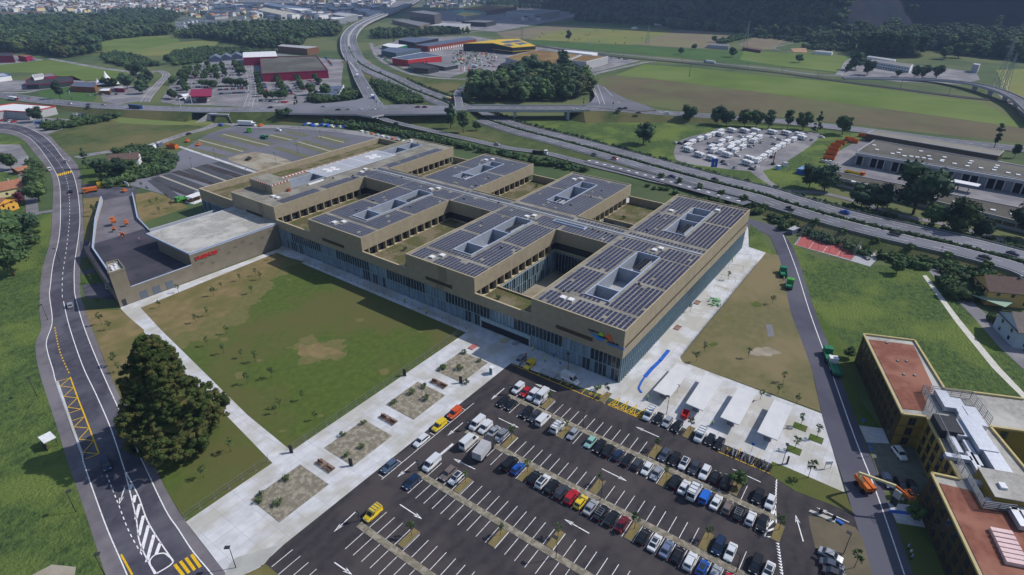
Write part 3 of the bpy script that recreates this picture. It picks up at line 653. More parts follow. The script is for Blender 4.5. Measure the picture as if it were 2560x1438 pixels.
# upper volume with roof and light wells
WELLS = [(12.3, 49.6, 11.6, 19.2, (19.6, 34.9)), (73.3, 103.8, 11.8, 19.1, (88.5, 96.5)), (13, 51, 65, 72.6, (20.5, 35.8)), (75, 105.6, 65.5, 73, (82, 98)),
         (13.4, 51.5, 118.8, 126.7, (21.2, 36.8)), (75.5, 106.5, 119.3, 126.8, (83, 99.5)), (12.5, 39, 176.5, 185.5, ()), (83, 108, 178, 186, (97,))]
up = [(0, 116, a, b_, ZR+.35, TRIM, BRONZE) for a, b_ in WG]+[(SP[0], SP[1], 0, 193, ZR+.35, TRIM, BRONZE)]
pr_ = .35
for k, (a, b_) in enumerate(WG): up.append((pr_, 116-pr_, a+pr_, b_-pr_, ZR, ROOFG, BRONZE))
up.append((SP[0]+pr_, SP[1]-pr_, pr_, 193-pr_, ZR, ROOFG, BRONZE))
for s0, s1, t0, t1, dv in WELLS:
    up.append((s0-.35, s1+.35, t0-.35, t1+.35, ZR+.4, COPING, WELL)); up.append((s0, s1, t0, t1, ZR-4.6, LGREY, WELL))
    for d in dv: up.append((d-.2, d+.2, t0, t1, ZR+.3, COPING, WELL))
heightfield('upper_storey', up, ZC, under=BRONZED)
# bronze band down to the glass on the outer faces
for a, b_ in WG: q = MB(HB); q.box(-.02, a-.02, ZG-.2, .9, b_, ZC, BRONZE); q.build('cladding_band', hosp)
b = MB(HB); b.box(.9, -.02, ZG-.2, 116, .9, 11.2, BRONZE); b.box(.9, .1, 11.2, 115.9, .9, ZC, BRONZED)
b.build('cladding_band', hosp)
for x in [(-.02, a, ZG-.2, .7, c, 12.0) for a, c in ((31, 53), (84, 107), (138.3, 161))]+[(115.3, a, ZG-.2, 116, c, 12.0) for a, c in ((31, 53), (84, 107), (138.3, 161))]+[(12.2, 31, ZG-.3, 12.7, 53, ZG+.75), (90.5, 31, ZG-.3, 91, 53, ZG+.75), (50, 193, 6, 115, 194, ZR)]:
    q = MB(HB); q.box(*x, BRONZE, top=TRIM); q.build('garden_parapet', hosp)
# long dark louvre slots
for t0, t1 in ((9.6, 21.9), (62.8, 74.8), (117.5, 130.5), (171, 183)):
    m = MB(HB); m.box(-.12, t0, 10.5, -.03, t1, 11.75, BRONZED); m.build('louvre', hosp)
# stair core on the north wing, with red and white markers
b = MB(HB); b.box(9.5, 175.5, ZR, 19, 192.2, ZR+4.2, BRONZE, top=ROOFG); tc_ = b.build('stair_tower', hosp)
for i in range(20):
    t = 175.5+.4+i*.83; q = MB(HB); q.box(9.4, t, ZR+3.7, 9.62, t+.42, ZR+4.3, RED if i % 2 else WHITE)
    q.build('marker_board', tc_)
for i in range(11):
    s = 9.9+i*.83; q = MB(HB); q.box(s, 175.4, ZR+3.7, s+.42, 175.62, ZR+4.3, RED if i % 2 else WHITE); q.build('marker_board', tc_)
# helicopter deck
hp = MB(HB); hp.box(38.5, 175.5, ZR+.02, 85.5, 191.3, ZR+.28, mat('helideck', 'a6aab4', '9a9ea9', .8, scale=.2)); hd = hp.build('helicopter_deck', hosp)
mkw = MB(HB)
for s in (38.6, 57.2, 66.4, 85.2): mkw.box(s, 175.6, ZR+.28, s+.28, 191.2, ZR+.3, WHITE)
for t in (175.6, 191): mkw.box(38.6, t, ZR+.281, 85.4, t+.25, ZR+.302, WHITE)
for c in (48, 75.8):
    for a, w_ in ((R(35), 0), (R(125), 0)):
        ca, sa = math.cos(a), math.sin(a); w2, l2 = 1.35, 4.3; zz = ZR+.31 if a < 1 else ZR+.314
        mkw.add([(c+x*ca-y*sa, 183.3+x*sa+y*ca, zz) for x, y in ((-l2, -w2), (l2, -w2), (l2, w2), (-l2, w2))], [(0, 1, 2, 3)], WHITE)
mkw.build('deck_marking', hd)
for c in (48, 75.8):
    q = MB(HB)
    for i in range(36):
        t, u = i*math.pi/18, (i+1)*math.pi/18
        q.add([(c+r*math.cos(x), 183.3+r*math.sin(x), ZR+.305) for r, x in ((5.6, t), (5.85, t), (5.85, u), (5.6, u))], [(0, 1, 2, 3)], CREAM)
    q.build('deck_ring', hd)
    me = text_mesh('H', 2.6, RED, .004, .05); p = HB(c-.9, 184.2, ZR+.33); o = link('letter', me, hd, p, R(-90)+R(35))
for i in range(24): q = MB(HB); q.box(38.4+i*1.96, 191.35, ZR+.1, 39.3+i*1.96, 191.6, ZR+.4, RED if i % 2 else WHITE); q.build('edge_marker', hd)
for i in range(18): q = MB(HB); q.box(22+i*.92, 191.3, ZR+.05, 22.8+i*.92, 192.2, ZR+.35, RED if i % 2 else WHITE); q.build('edge_marker', hd)
# chillers, skylight domes, pipes
FAN = MB().tube((0, 0, 0), (0, 0, .35), .62, .58, MGREY, 10, False).tube((0, 0, .1), (0, 0, .14), .55, .55, BLACK, 10).mesh('fan')
CHI = MB().box(-4.6, -1.35, .9, 4.6, 1.35, 2.6, LGREY).box(-4.5, -1.1, -1.5, 4.5, 1.1, .9, DGREY).mesh('chiller')
def chiller(s, t, n=7, rows=2):
    p = HB(s, t, ZR-3.1); a = HANG(s, t)
    c = link('chiller', CHI, hosp, p, a)
    for i in range(n):
        for j in range(rows): link('fan', FAN, c, (-4+i*8/(n-1), (-.6+j*1.2) if rows > 1 else 0, 2.6))
for s, t in ((42.5, 14.3), (81.5, 14.3), (43.5, 68), (44.5, 122)): chiller(s, t)
for s, t in ((79, 69), (79.5, 122.5)): chiller(s, t, 5, 1)
DOME = MB().box(-.95, -.95, 0, .95, .95, .35, LGREY).prism([(-.85, -.85), (.85, -.85), (.85, .85), (-.85, .85)], .35, .6, WHITE).mesh('skylight')
SKY = [(6.2, 23.5), (6.4, 20.9), (3.7, 74.6), (6.8, 72.7), (4.2, 127), (6.8, 124.6), (8, 172.8), (8, 169.6), (54.5, 15.4), (57.2, 14.1), (54, 69.5), (56.5, 67.5), (55.6, 123), (58.4, 121), (95, 25.5), (107, 10.5),
       (106.6, 78), (109.5, 75.7), (107, 131), (110, 129), (54.2, 167.8), (58.4, 170), (109, 188), (112, 190)]
for s, t in SKY: link('skylight', DOME, hosp, HB(s, t, ZR), HANG(s, t))
VENT = MB().tube((0, 0, 0), (0, 0, 1.1), .16, .16, STEEL).box(-.3, -.3, 0, .3, .3, .5, DGREY).mesh('roof_vent')
for s, t in ((10, 25.5), (28, 9), (36, 27), (57, 33), (58, 36), (57.4, 39), (58.2, 41.8), (24, 60), (38, 80), (60, 88), (62, 95), (55, 103), (30, 133), (18, 130), (60, 146), (34, 115), (76, 62), (90, 60), (70, 25), (86, 27), (100, 60), (48, 167), (46, 164), (40, 172), (110, 183), (72, 110), (84, 112)):
    link('roof_vent', VENT, hosp, HB(s, t, ZR), HANG(s, t))
q = MB(HB); q.box(51, 53.5, ZR, 53, 66.5, ZR+.6, WELL, top=DGREY) if 0 else None
q.box(56, 44.5, ZR, 58.4, 58.5, ZR+.5, COPING); q.box(56.4, 44.9, ZR+.5, 58, 58.1, ZR+.52, GLASSD); q.build('roof_light', hosp)
q = MB(HB); q.box(60.8, .8, ZR, 61.3, 165, ZR+.25, COPING); q.build('cable_tray', hosp)
q = MB(HB); q.box(26.5, 172.6, ZR+.1, 35, 173.3, ZR+.75, WHITE); q.build('duct', hosp)
q = MB(HB); q.box(15.5, 173, ZR, 17, 174.2, ZR+1.1, mat('brick_red_box', '7c3f3f', None, .7)); q.build('vent_box', hosp)
for s_ in (14, 24, 34):   # railing along the north roof
    pass
q = MB(HB)
for i in range(36): q.box(10+i*2.0, 174.45, ZR, 10.05+i*2.0, 174.5, ZR+1.1, STEEL)
q.box(10, 174.45, ZR+1.05, 80, 174.5, ZR+1.1, STEEL); q.box(10, 174.45, ZR+.5, 80, 174.5, ZR+.55, STEEL); q.build('railing', hosp)
# solar panels
pm = MB()
pm.box(-.86, -.55, .1, .86, .55, .13, PVF); pm.add([(-.83, -.52, .134), (.83, -.52, .134), (.83, .52, .134), (-.83, .52, .134)], [(0, 1, 2, 3)], PV)
PVM = pm.mesh('solar_panel')
pan = []
def blocked(s, t):
    for s0, s1, t0, t1, _ in WELLS:
        if s0-1.3 < s < s1+1.3 and t0-.9 < t < t1+.9: return True
    for a, c in SKY:
        if abs(s-a) < 2 and abs(t-c) < 1.9: return True
    return False
rr = random.Random(3)
def panels(s0, s1, t0, t1, gaps=()):
    t = t0+.95
    while t < t1-.9:
        s = s0+1.5
        while s < s1-1.3:
            if not blocked(s, t) and not any(abs(s-g) < .95 for g in gaps) and not 60.0 < s < 62 and rr.random() > .025: pan.append((s, t))
            s += 1.78
        t += 1.46
for k in (0, 1, 2): panels(.6, 49.7, *WG[k], gaps=(8.9, 29)); panels(66.7, 115.4, *WG[k], gaps=(92,)); panels(49.7, 66.7, *WG[k])
for a, c in ((31, 53), (84, 107), (138.3, 161)): panels(49.7, 66.7, a, c)
panels(5, 26, 161.2, 167.5); panels(28, 49, 161.2, 167.5); panels(50, 66, 160.5, 168.5); panels(67, 110, 161.2, 168)
pan.sort(key=lambda p: p[0]+(p[1])*1.0)
for i, (s, t) in enumerate(pan[:300]):
    link('solar_panel', PVM, hosp, HB(s, t, ZR), HANG(s, t))
q = MB()
for (s, t) in pan[300:]:
    c = Vector(HB(s, t, ZR)); a = HANG(s, t); ux, uy = math.cos(a), math.sin(a)
    P_ = lambda x, y, z: (c.x+x*ux-y*uy, c.y+x*uy+y*ux, ZR+z)
    q.add([P_(x_, y_, z_) for z_ in (.1, .13) for x_, y_ in ((-.86, -.55), (.86, -.55), (.86, .55), (-.86, .55))], [(0, 1, 5, 4), (1, 2, 6, 5), (2, 3, 7, 6), (3, 0, 4, 7), (4, 5, 6, 7)], PVF)
    q.add([P_(-.83, -.52, .134), P_(.83, -.52, .134), P_(.83, .52, .134), P_(-.83, .52, .134)], [(0, 1, 2, 3)], PV)
q.build('solar_field', hosp, kind='stuff')
# facade glazing: panels and vertical fins
GP = {}
def gpanel(w_, h, m): 
    k = (round(w_, 2), round(h, 2), m.name)
    if k not in GP: GP[k] = MB().box(-w_/2+.05, -.05, .08, w_/2-.05, .05, h-.08, m).mesh('glass_panel')
    return GP[k]
fins = MB(HB); slabs = MB(HB); rest = MB(HB); gcount = [0]
def facade(along, fixed, a0, a1, z0, z1, side, prim=False, pat=None, lim=True):
    "glazing on a wall: along 't' (s fixed) or 's' (t fixed); side = outward sign"
    n = max(1, int(round((a1-a0)/1.36))); w_ = (a1-a0)/n
    for i in range(n):
        c = a0+(i+.5)*w_
        dark = pat(c, z0) if pat else rr.random() < .3
        m = GLASSD if dark else GLASS
        s, t = (fixed+side*.06, c) if along == 't' else (c, fixed+side*.06)
        if prim and gcount[0] < 300:
            gcount[0] += 1
            o = link('glass_panel', gpanel(w_, z1-z0, m), hosp, HB(s, t, z0), HANG(s, t)+(math.pi/2 if along == 't' else 0))
        else:
            if along == 't': rest.box(s-.05, c-w_/2+.05, z0+.08, s+.05, c+w_/2-.05, z1-.08, m)
            else: rest.box(c-w_/2+.05, t-.05, z0+.08, c+w_/2-.05, t+.05, z1-.08, m)
    for i in range(n+1):
        c = a0+i*w_
        if along == 't': fins.box(fixed+(side*.1 if side > 0 else -.42), c-.04, z0, fixed+(.42 if side > 0 else -.1), c+.04, z1, FIN)
        else: fins.box(c-.04, fixed+(.1 if side > 0 else -.42), z0, c+.04, fixed+(.42 if side > 0 else -.1), z1, FIN)
    if along == 't': slabs.box(fixed-.16, a0, z1-.12, fixed+.16, a1, z1+.1, FIN)
    else: slabs.box(a0, fixed-.16, z1-.12, a1, fixed+.16, z1+.1, FIN)
p1 = lambda c, z: (z > 3 and (int(c/9.5) % 3 != 1)) or (z < 1 and int(c/12) % 4 == 0 and int(c) % 5 < 3)
facade('t', .5, .5, 31.3, .1, 4.25, -1, True, p1); facade('t', .5, .5, 84, 4.25, 8.35, -1, True, p1); facade('t', .5, 50.8, 84, .1, 4.25, -1, True, p1)
facade('t', .5, 84, 193, 4.25, 8.35, -1, True, p1); facade('t', .5, 84, 193, .1, 4.25, -1, True, p1)
p2 = lambda c, z: False
facade('s', .5, .5, 115.5, .1, 4.25, -1, False, p2); facade('s', .5, .5, 115.5, 4.25, 8.3, -1, False, lambda c, z: 50 < c < 62)
facade('s', 31+.05, 12.7, SP[0], .1, 8.3, 1, False, None); facade('s', 53-.05, 12.7, SP[0], .1, 4.2, -1, False, None); facade('s', 53-.05, 12.7, SP[0], 4.2, 8.3, -1, False, None)
facade('t', SP[0]-.05, 31.5, 52.5, .1, 8.3, -1, False, lambda c, z: True); facade('t', 12.25, 31.5, 52.5, .1, 8.3, 1, False, None)
facade('s', 53-.05, SP[1], 91, .1, 8.3, -1, False, None); facade('t', 91-.05, 31.5, 52.5, .1, 8.3, -1, False, None)
facade('t', 2.6, 195, 227, .1, 6.0, -1, False, None)
rest.build('glazing', hosp, kind='stuff'); fins.build('facade_fins', hosp, kind='stuff'); slabs.build('floor_edge', hosp)
# ground-floor passage to the entrance court: flat dark panel, inner shade put into its colour, pale soffit
q = MB(HB); q.box(.3, 31.3, .02, .46, 50.8, 2.85, mat('passage_shade', '2a2d35', None, .6)); q.box(-.1, 31.3, 2.85, .5, 50.8, 4.25, FIN); q.box(-.05, 31, .0, .3, 31.5, 4.25, LGREY); q.box(-.05, 50.6, 0, .3, 51.1, 4.25, LGREY); q.build('entrance_passage', hosp)
# colonnade piers and dark window bands along the courts
def colonnade(t, s0, s1, sg):
    s = s0+2; pier = MB(HB)
    while s < s1-1:
        pier.box(s, min(t, t-sg*1.6), ZG, s+.5, max(t, t-sg*1.6), ZC, BRONZE); s += 4.3
    pier.box(s0, min(t, t-sg*.35), ZG, s1, max(t, t-sg*.35), ZG+.35, TRIM)
    pier.box(s0, min(t-sg*1.5, t-sg*1.62), ZG+.5, s1, max(t-sg*1.5, t-sg*1.62), ZG+2.9, WIN); pier.build('colonnade', hosp)
for k in (1, 2, 3):
    a = WG[k][0]; colonnade(a, 1, SP[0], -1); colonnade(a, SP[1], 115, -1)
for k in (0, 1, 2):
    a = WG[k][1]; colonnade(a, 1, SP[0], 1); colonnade(a, SP[1], 115, 1)
# logo and lettering on the front
DK = mat('sign_dark', '2b2f3c', None, .5); SB = mat('sign_blue', '1f86d6', None, .5); SG = mat('sign_lime', '9fc238', None, .5); SO = mat('sign_orange', 'd2603f', None, .5)
def fpoly(name, pts, m, par):   # pts as (t, z) on the front face
    n = len(pts); q = MB(HB)
    q.add([(-.03, t, z) for t, z in pts]+[(-.28, t, z) for t, z in pts], [tuple(range(n)), tuple(range(n, 2*n))[::-1]]+[(i, n+i, n+(i+1) % n, (i+1) % n) for i in range(n)], m)
    return q.build(name, par)
sg = MB(HB); sg.box(-.1, 8.0, 13.1, -.03, 8.1, 13.2, DK); sgo = sg.build('hospital_sign', hosp)
fpoly('logo_water', [(10.6, 13.35), (4.9+1.2, 12.85), (6.9, 11.75)], SB, sgo)
fpoly('logo_hill', [(8.0, 13.75), (7.3, 14.65), (6.6, 14.5), (6.0, 13.8), (6.7, 13.55)], SG, sgo)
fpoly('logo_mountain', [(5.75, 13.9), (4.8, 15.0), (4.5, 14.9), (3.3, 12.95), (3.6, 12.85)], SO, sgo)
for txt, t, z, sz, m in (('HOPITAL', 11.2, 13.75, .85, DK), ('RIVIERA', 7.7, 13.0, .75, DK), ('CHABLAIS', 4.9, 12.3, .7, DK), ('VAUD-VALAIS', 5.1, 11.5, .85, SB)):
    me = text_mesh(txt, sz*1.05, m, .06, .02); o = link('sign_lettering', me, sgo)
    p = HB(-.12, t, z); ang = HANG(0, t)
    o.matrix_world = Matrix.Translation(p) @ Matrix(((0, 0, -1, 0), (-1, 0, 0, 0), (0, 1, 0, 0), (0, 0, 0, 1)))
    o.location = p; o.rotation_euler = Matrix(((0, 0, -1), (-1, 0, 0), (0, 1, 0))).to_euler()
# garden shrubs come later

# ------------------------------------------------------------------ emergency annexe
ann = root('emergency_building', 'low emergency wing with grey roof, asphalt deck and red URGENCES letters left of the hospital', 'annexe', (63.9, 213.2, 0))
def AL(p): return (p[0]-63.9, p[1]-213.2, p[2]) if len(p) > 2 else (p[0]-63.9, p[1]-213.2)
b = MB()
deck = [AL(q) for q in ((64.3, 213.4), (128.6, 213.4), (128.8, 262.0), (98.8, 262), (98.6, 268), (75.2, 268), (68.4, 236))]
b.prism(deck, -.3, 4.6, BRUSH, top=mat('deck_asphalt', '3f3e48', '37363f', .92, scale=.2, c3='484650', s3=.06)); b.build('vehicle_deck', ann)
# hall
hall = [AL(q) for q in ((91.0, 213.2), (129.0, 213.2), (129.6, 245.2), (98, 243), (91.2, 238.5))]
roofp = [AL(q) for q in ((90.8, 213.0), (129.2, 213.0), (129.8, 245.3), (90.9, 245.3))]
b = MB(); b.prism(hall, 4.5, 10.1, BRUSH); b.build('wall', ann)
b = MB(); b.prism(roofp, 9.9, 10.6, COPING, top=ROOFU, bot=True); b.build('roof', ann)
b = MB()
n = len(roofp)
for i in range(n):
    a, d = roofp[i], roofp[(i+1) % n]; b.bar((*a, 10.67), (*d, 10.67), .35, .2, COPING)
b.build('roof_edge', ann)
# front wall with brushed panels, one continuous face
b = MB(); b.box(0, -.12, -.1, 26.9, .2, 5.9, BRUSH); b.box(26.9, -.12, -.1, 64.6, .1, 10.0, BRUSH); b.build('front_wall', ann)
b = MB(); b.bar((5.2, .04, 5.98), (27, .04, 5.98), .4, .16, COPING); b.build('parapet_cap', ann)
for x in (7.0, 11.4, 16.1):
    q = MB(); q.box(x, -.2, .1, x+2.6, -.13, 3.0, mat('shutter', '6d7784', '606a77', .5, .3, scale=2, wave=(3, 'Z', 0, .3, '525a66'))); q.build('garage_shutter', ann)
q = MB(); q.box(.9, -.19, .05, 2.3, -.125, 2.6, DGREY); q.build('door', ann)
for x, z in ((37.2, 7.6), (41, 5.0), (34, 3.4), (44, 6.3), (47.6, 7.4), (51, 5.4), (56, 6.2), (60, 7.9), (30, 4.6)):
    q = MB(); q.box(x, -.16, z, x+1.5, -.124, z+.9, mat('dull_panel', '77746e', '6d6a65', .35, .4)); q.build('facade_panel', ann)
# stair tower at the corner
tw = [AL(q) for q in ((63.9, 213.05), (69.0, 213.05), (70.9, 222.2), (67.4, 222.9))]
b = MB(); b.prism(tw, -.1, 12.6, BRUSH, top=ROOFU); b.build('corner_tower', ann)
b = MB()
for i in range(4): a, d = tw[i], tw[(i+1) % 4]; b.bar((*a, 13.0), (*d, 13.0), .35, .8, BRUSH)
b.build('tower_parapet', ann)
b = MB()
for x, y in ((2.2, 2.5), (3.4, 2.8), (2.8, 4.6), (4.3, 5.2)): b.box(x, y, 12.6, x+.8, y+1.2, 13.3, WHITE)
b.tube((4.9, 6.8, 12.6), (4.9, 6.8, 13.8), .25, .25, STEEL); b.tube((5.5, 6.4, 12.6), (5.5, 6.4, 13.8), .25, .25, STEEL); b.build('tower_plant', ann)
# long parapet walls: left flank and ramp, right rail
def wall_run(name, pts, th, m, capm, par):
    q = MB()
    for (x0, y0, a0, c0), (x1, y1, a1, c1) in zip(pts, pts[1:]):
        d = Vector((x1-x0, y1-y0)).normalized(); n_ = Vector((d.y, -d.x))*th/2
        vs = [(*AL((x0+s*n_.x, y0+s*n_.y)), z) for s in (-1, 1) for z in (a0, c0)]+[(*AL((x1+s*n_.x, y1+s*n_.y)), z) for s in (-1, 1) for z in (a1, c1)]
        q.add(vs, [(0, 1, 5, 4), (3, 2, 6, 7), (2, 0, 4, 6), (0, 2, 3, 1), (4, 5, 7, 6)], m); q.add(vs, [(1, 3, 7, 5)], capm)
    return q.build(name, par)
rampL0 = G(250, 492, 2.4); rampL1 = G(258, 492, 2.4)
wall_run('flank_wall', [(68.0, 222.6, -.1, 6.0), (76.4, 262, -.1, 5.6), (92.5, 300, -.1, 4.4), (rampL0.x+.5, rampL0.y, -.1, 2.6)], .5, LGREY, COPING, ann)
wall_run('ramp_wall', [(98.8, 262, -.1, 5.4), (104, 285, -.1, 4.6), (G(331,484,1.5).x, G(331,484,1.5).y, -.1, 2.0)], .4, LGREY, COPING, ann)
wall_run('deck_parapet', [(98.8, 262.2, 4.6, 5.8), (128.6, 262.2, 4.6, 5.8)], .5, LGREY, COPING, ann)
q = MB()
P0 = [AL(p) for p in ((76.3, 260), (98.6, 260), (113, 330), (97, 330))]
q.prism([(76.0-63.9, 266-213.2), (98.6-63.9, 266-213.2), (G(331,488).x-64.4, G(331,488).y-213.2), (rampL0.x-62.5, rampL0.y-213.2)], -.3, [4.58, 4.58, .15, .15], LGREY, top=PAVE); q.build('ramp', ann)
me = text_mesh('URGENCES', 1.75, RED, .16, .05)
o = link('sign_lettering', me, ann, (28.6, -.3, 7.2)); o.rotation_euler = (R(90), 0, 0)
q = MB()
for i in range(6): q.box(62.5+.0*i, 54, 4.7, 63, 58, 5, STEEL) if 0 else None
for i in range(5): q.box(36+i*5.6, 48.9, 5.1, 40.6+i*5.6, 49.2, 5.6, WHITE)
q.build('deck_railing', ann)
# ------------------------------------------------------------------ motorway, ramps, viaduct, overpass
MED = [(2640,690,3),(2560,658,3),(2416,619,3),(2305,594,3),(2208,572,3),(2096,544,3),(1971,508,2.5),(1900,485,2.2),(1772,453,1.5),(1644,418,.8),(1516,382,.4),(1379,345,.3),(1282,320,.3),(1190,288,.3),(1107,253,.3),(1030,223,.3),(974,195,.4),(918,170,.6),(885,145,1.5),(872,112,4),(876,84,6),(904,58,8),(960,34,10),(1016,12,12),(1043,-2,12),(1075,-22,12)]
MP = smoothpts(W3(MED), 6)
k0 = len(MP)
b = MB()
ribbon(b, MP, -13.4, -1.6, .2, ROADF, 3.6, LGREY); ribbon(b, MP, 1.6, 13.4, .2, ROADF, 3.6, LGREY); ribbon(b, MP, -1.6, 1.6, .16, MEADOW)
b.build('motorway', kind='structure')
mk = MB()
for s in (-1, 1):
    for o_ in (2.2, 12.3): ribbon(mk, MP, s*o_-.13, s*o_+.13, .26, WPAINT)
    dashes(mk, MP[:14*6], s*5.9, .2, 6, 9, .26, WPAINT); dashes(mk, MP[:14*6], s*9.2, .2, 6, 9, .26, WPAINT)
    dashes(mk, MP[14*6:], s*5.9, .3, 8, 10, .27, WPAINT)
mk.build('road_marking', kind='structure')
# grassy slopes under the motorway
b = MB()
A = offs(MP, -13.4); B_ = offs(MP, -20); C_ = offs(MP, 13.4); D_ = offs(MP, 19); n = 18*6
vs = [(x, y, z+.1) for x, y, z in A[:n]]+[(x, y, -.05) for x, y, z in B_[:n]]+[(x, y, z+.1) for x, y, z in C_[:n]]+[(x, y, -.05) for x, y, z in D_[:n]]
b.add(vs, [(i, i+1, n+i+1, n+i) for i in range(n-1)]+[(2*n+i+1, 2*n+i, 3*n+i, 3*n+i+1) for i in range(n-1)], ROUGHG); b.build('embankment', kind='structure')
# bridge parapets + piers of the viaduct
vd = root('viaduct', 'long concrete motorway viaduct curving up over the industrial area at the top of the picture', 'viaduct', (MP[20*6][0], MP[20*6][1], 0))
def rel(P, o): return [(x-o.location.x, y-o.location.y, z) for x, y, z in P]
VP = MP[18*6:]
for s in (-13.6, 13.2):
    q = MB(); ribbon(q, rel(VP, vd), s, s+.5, 1.1, LGREY, 2.4, LGREY); q.build('parapet', vd)
q = MB(); ribbon(q, rel(VP, vd), -1.5, 1.5, .9, LGREY, .8, LGREY); q.build('central_barrier', vd)
q = MB(); ribbon(q, rel(VP, vd), -9, 9, -.2, MGREY, 1.8, MGREY); q.build('deck', vd)
for p in resample(rel(VP[8:], vd), 34)[:32]:
    q = MB(); q.box(-3.5, -1.2, -.5, 3.5, 1.2, p[2]-1.6, LGREY); q.build('pier', vd, loc=(p[0], p[1], 0), rz=.5)
# guard rails beside the lower motorway
for s, lab in ((-13.2, 'galvanised guard rail along the far edge of the motorway'), (13.2, 'galvanised guard rail along the near edge of the motorway')):
    q = MB(); P = MP[:17*6]; ribbon(q, P, s-.08, s+.08, .95, STEEL, .35, STEEL)
    for p in resample(offs(P, s), 4): q.box(p[0]-.06, p[1]-.06, p[2], p[0]+.06, p[1]+.06, p[2]+.9, STEEL)
    tag(q.build('guard_rail'), lab, 'guard rail')
# concrete retaining wall with mid grey face on the hospital side
P = [p for p in MP[:8*6]]
q = MB(); ribbon(q, P, -14.0, -13.45, .75, LGREY, 4.2, MGREY)
tag(q.build('retaining_wall'), 'grey concrete retaining wall below the motorway, behind the clipped shrubs', 'wall')
# ramp beside the hospital
R1 = road('slip_road', [(925,284,6.6),(950,293,5),(974,303,3.6),(1057,323,1.5),(1169,348,.3),(1266,370,.3),(1356,382,.3),(1420,397,.3),(1484,414,.3),(1560,432,.3),(1640,452,.6),(1700,463,1)], 7, ROADF, z=.22, centre=None, skirt=3, sm=ROUGHG)
road('slip_road', [(876,120,3),(880,150,2),(895,188,3),(912,220,5),(930,250,6.6),(940,268,6.9)], 12, ROADF, z=.45, centre='dash', skirt=6, sm=ROUGHG)
road('slip_road', [(1148,268,6.5),(1146,250,5),(1143,236,3),(1150,226,2),(1172,216,1),(1240,205,.4)], 7, ROADF, z=.3, centre=None, skirt=4, sm=ROUGHG)
SLP = [(1452,266,7.2),(1478,255,6),(1487,242,4.6),(1482,226,2.4),(1470,213,.6),(1500,212,.6),(1530,230,2.8),(1565,248,5),(1620,266,5.8),(1640,276,5.4),(1602,279,5.6),(1518,273,7)]
Q = [G(*p) for p in SLP]; MB().prism([tuple(p) for p in Q], -.1, [p[2]+.2 for p in SLP], ROUGHG, top=ROADF).build('slip_road', kind='structure')
mk = MB()
for a, c in (((1476,214,.7),(1490,240,4.8)), ((1494,213,.8),(1512,262,6.6)), ((1508,218,1.4),(1548,258,5.8)), ((1486,222,1.8),(1500,262,6.8))): a, c = (*G(*a), a[2]+.3), (*G(*c), c[2]+.3); mk.bar(a, c, .3, .04, WPAINT)
mk.build('road_marking', kind='structure')
OV = [(-80,232,.3),(0,238,.4),(90,250,.8),(174,259,2.2),(261,266,3.6),(350,270,4.6),(437,273,5.4),(540,275,6.2),(640,275,6.6),(780,274,6.8),(918,273,7),(1057,271,7.2),(1200,271,7.4),(1340,272,7.4),(1435,272,7.2),(1518,273,6.6),(1602,279,5.2),(1690,285,3.8),(1780,291,2.6),(1940,303,1.2),(2000,309,.8),(2138,324,.5),(2333,349,.5),(2560,374,.5),(2660,386,.5)]
OP = smoothpts(W3(OV), 5)
b = MB(); ribbon(b, OP, -9, 9, .25, ROADF, .9, LGREY); b.build('road', kind='structure')
mk = MB(); ribbon(mk, OP, -8.5, -8.3, .3, WPAINT); ribbon(mk, OP, 8.3, 8.5, .3, WPAINT); dashes(mk, OP[30:90], -4, .25, 4, 5, .3, WPAINT); dashes(mk, OP, 0, .3, 4, 5, .3, WPAINT); dashes(mk, OP[40:90], 3, .25, 4, 5, .3, WPAINT)
mk.build('road_marking', kind='structure')
q = MB(); Q = [G(x, y, 7.3) for x, y in ((700,266),(830,257),(890,250),(914,243),(940,250),(962,263),(1010,261),(1140,267),(1140,284),(960,286),(930,292),(890,286),(700,283))]; q.prism([tuple(p) for p in Q], 6.2, 7.35, LGREY, top=ROADF); q.build('road_junction', kind='structure')
# embankments each side except at the bridge
def emb(i0, i1, name='embankment', slope=(0, 0)):
    n = i1-i0; P = OP[i0:i1]; A, B_ = offs(P, -9.2), offs(P, 9.2)
    C1 = [(a[0], a[1], 0) for a in P]
    o1 = []; o2 = []
    for k in range(n):
        h = P[k][2]; Q = offs(P, -9.4-1.6*h)[k]; o1.append((Q[0], Q[1], -.05)); Q = offs(P, 9.4+1.6*h)[k]; o2.append((Q[0], Q[1], -.05))
    b = MB(); vs = [(x, y, z+.1) for x, y, z in A]+o1+[(x, y, z+.1) for x, y, z in B_]+o2
    b.add(vs, [(k, k+1, n+k+1, n+k) for k in range(n-1)]+[(2*n+k+1, 2*n+k, 3*n+k, 3*n+k+1) for k in range(n-1)], ROUGHG)
    # closed ends
    for e, d_, sl_ in ((0, -1, slope[0]), (n-1, 1, slope[1])):
        t_ = (Vector(P[min(e+1, n-1)])-Vector(P[max(e-1, 0)])); t_.z = 0; t_ = t_.normalized()*d_*P[e][2]*1.5*sl_
        a2, b2 = (A[e][0]+t_.x, A[e][1]+t_.y, -.05), (B_[e][0]+t_.x, B_[e][1]+t_.y, -.05)
        b.add([A[e], o1[e], a2, b2, o2[e], B_[e]], [(0, 1, 2), (0, 2, 3, 5), (5, 3, 4)], ROUGHG)
    b.build(name, kind='structure')
emb(0, 34); emb(36, 60, slope=(0, 1)); emb(71, len(OP), slope=(1, 0))
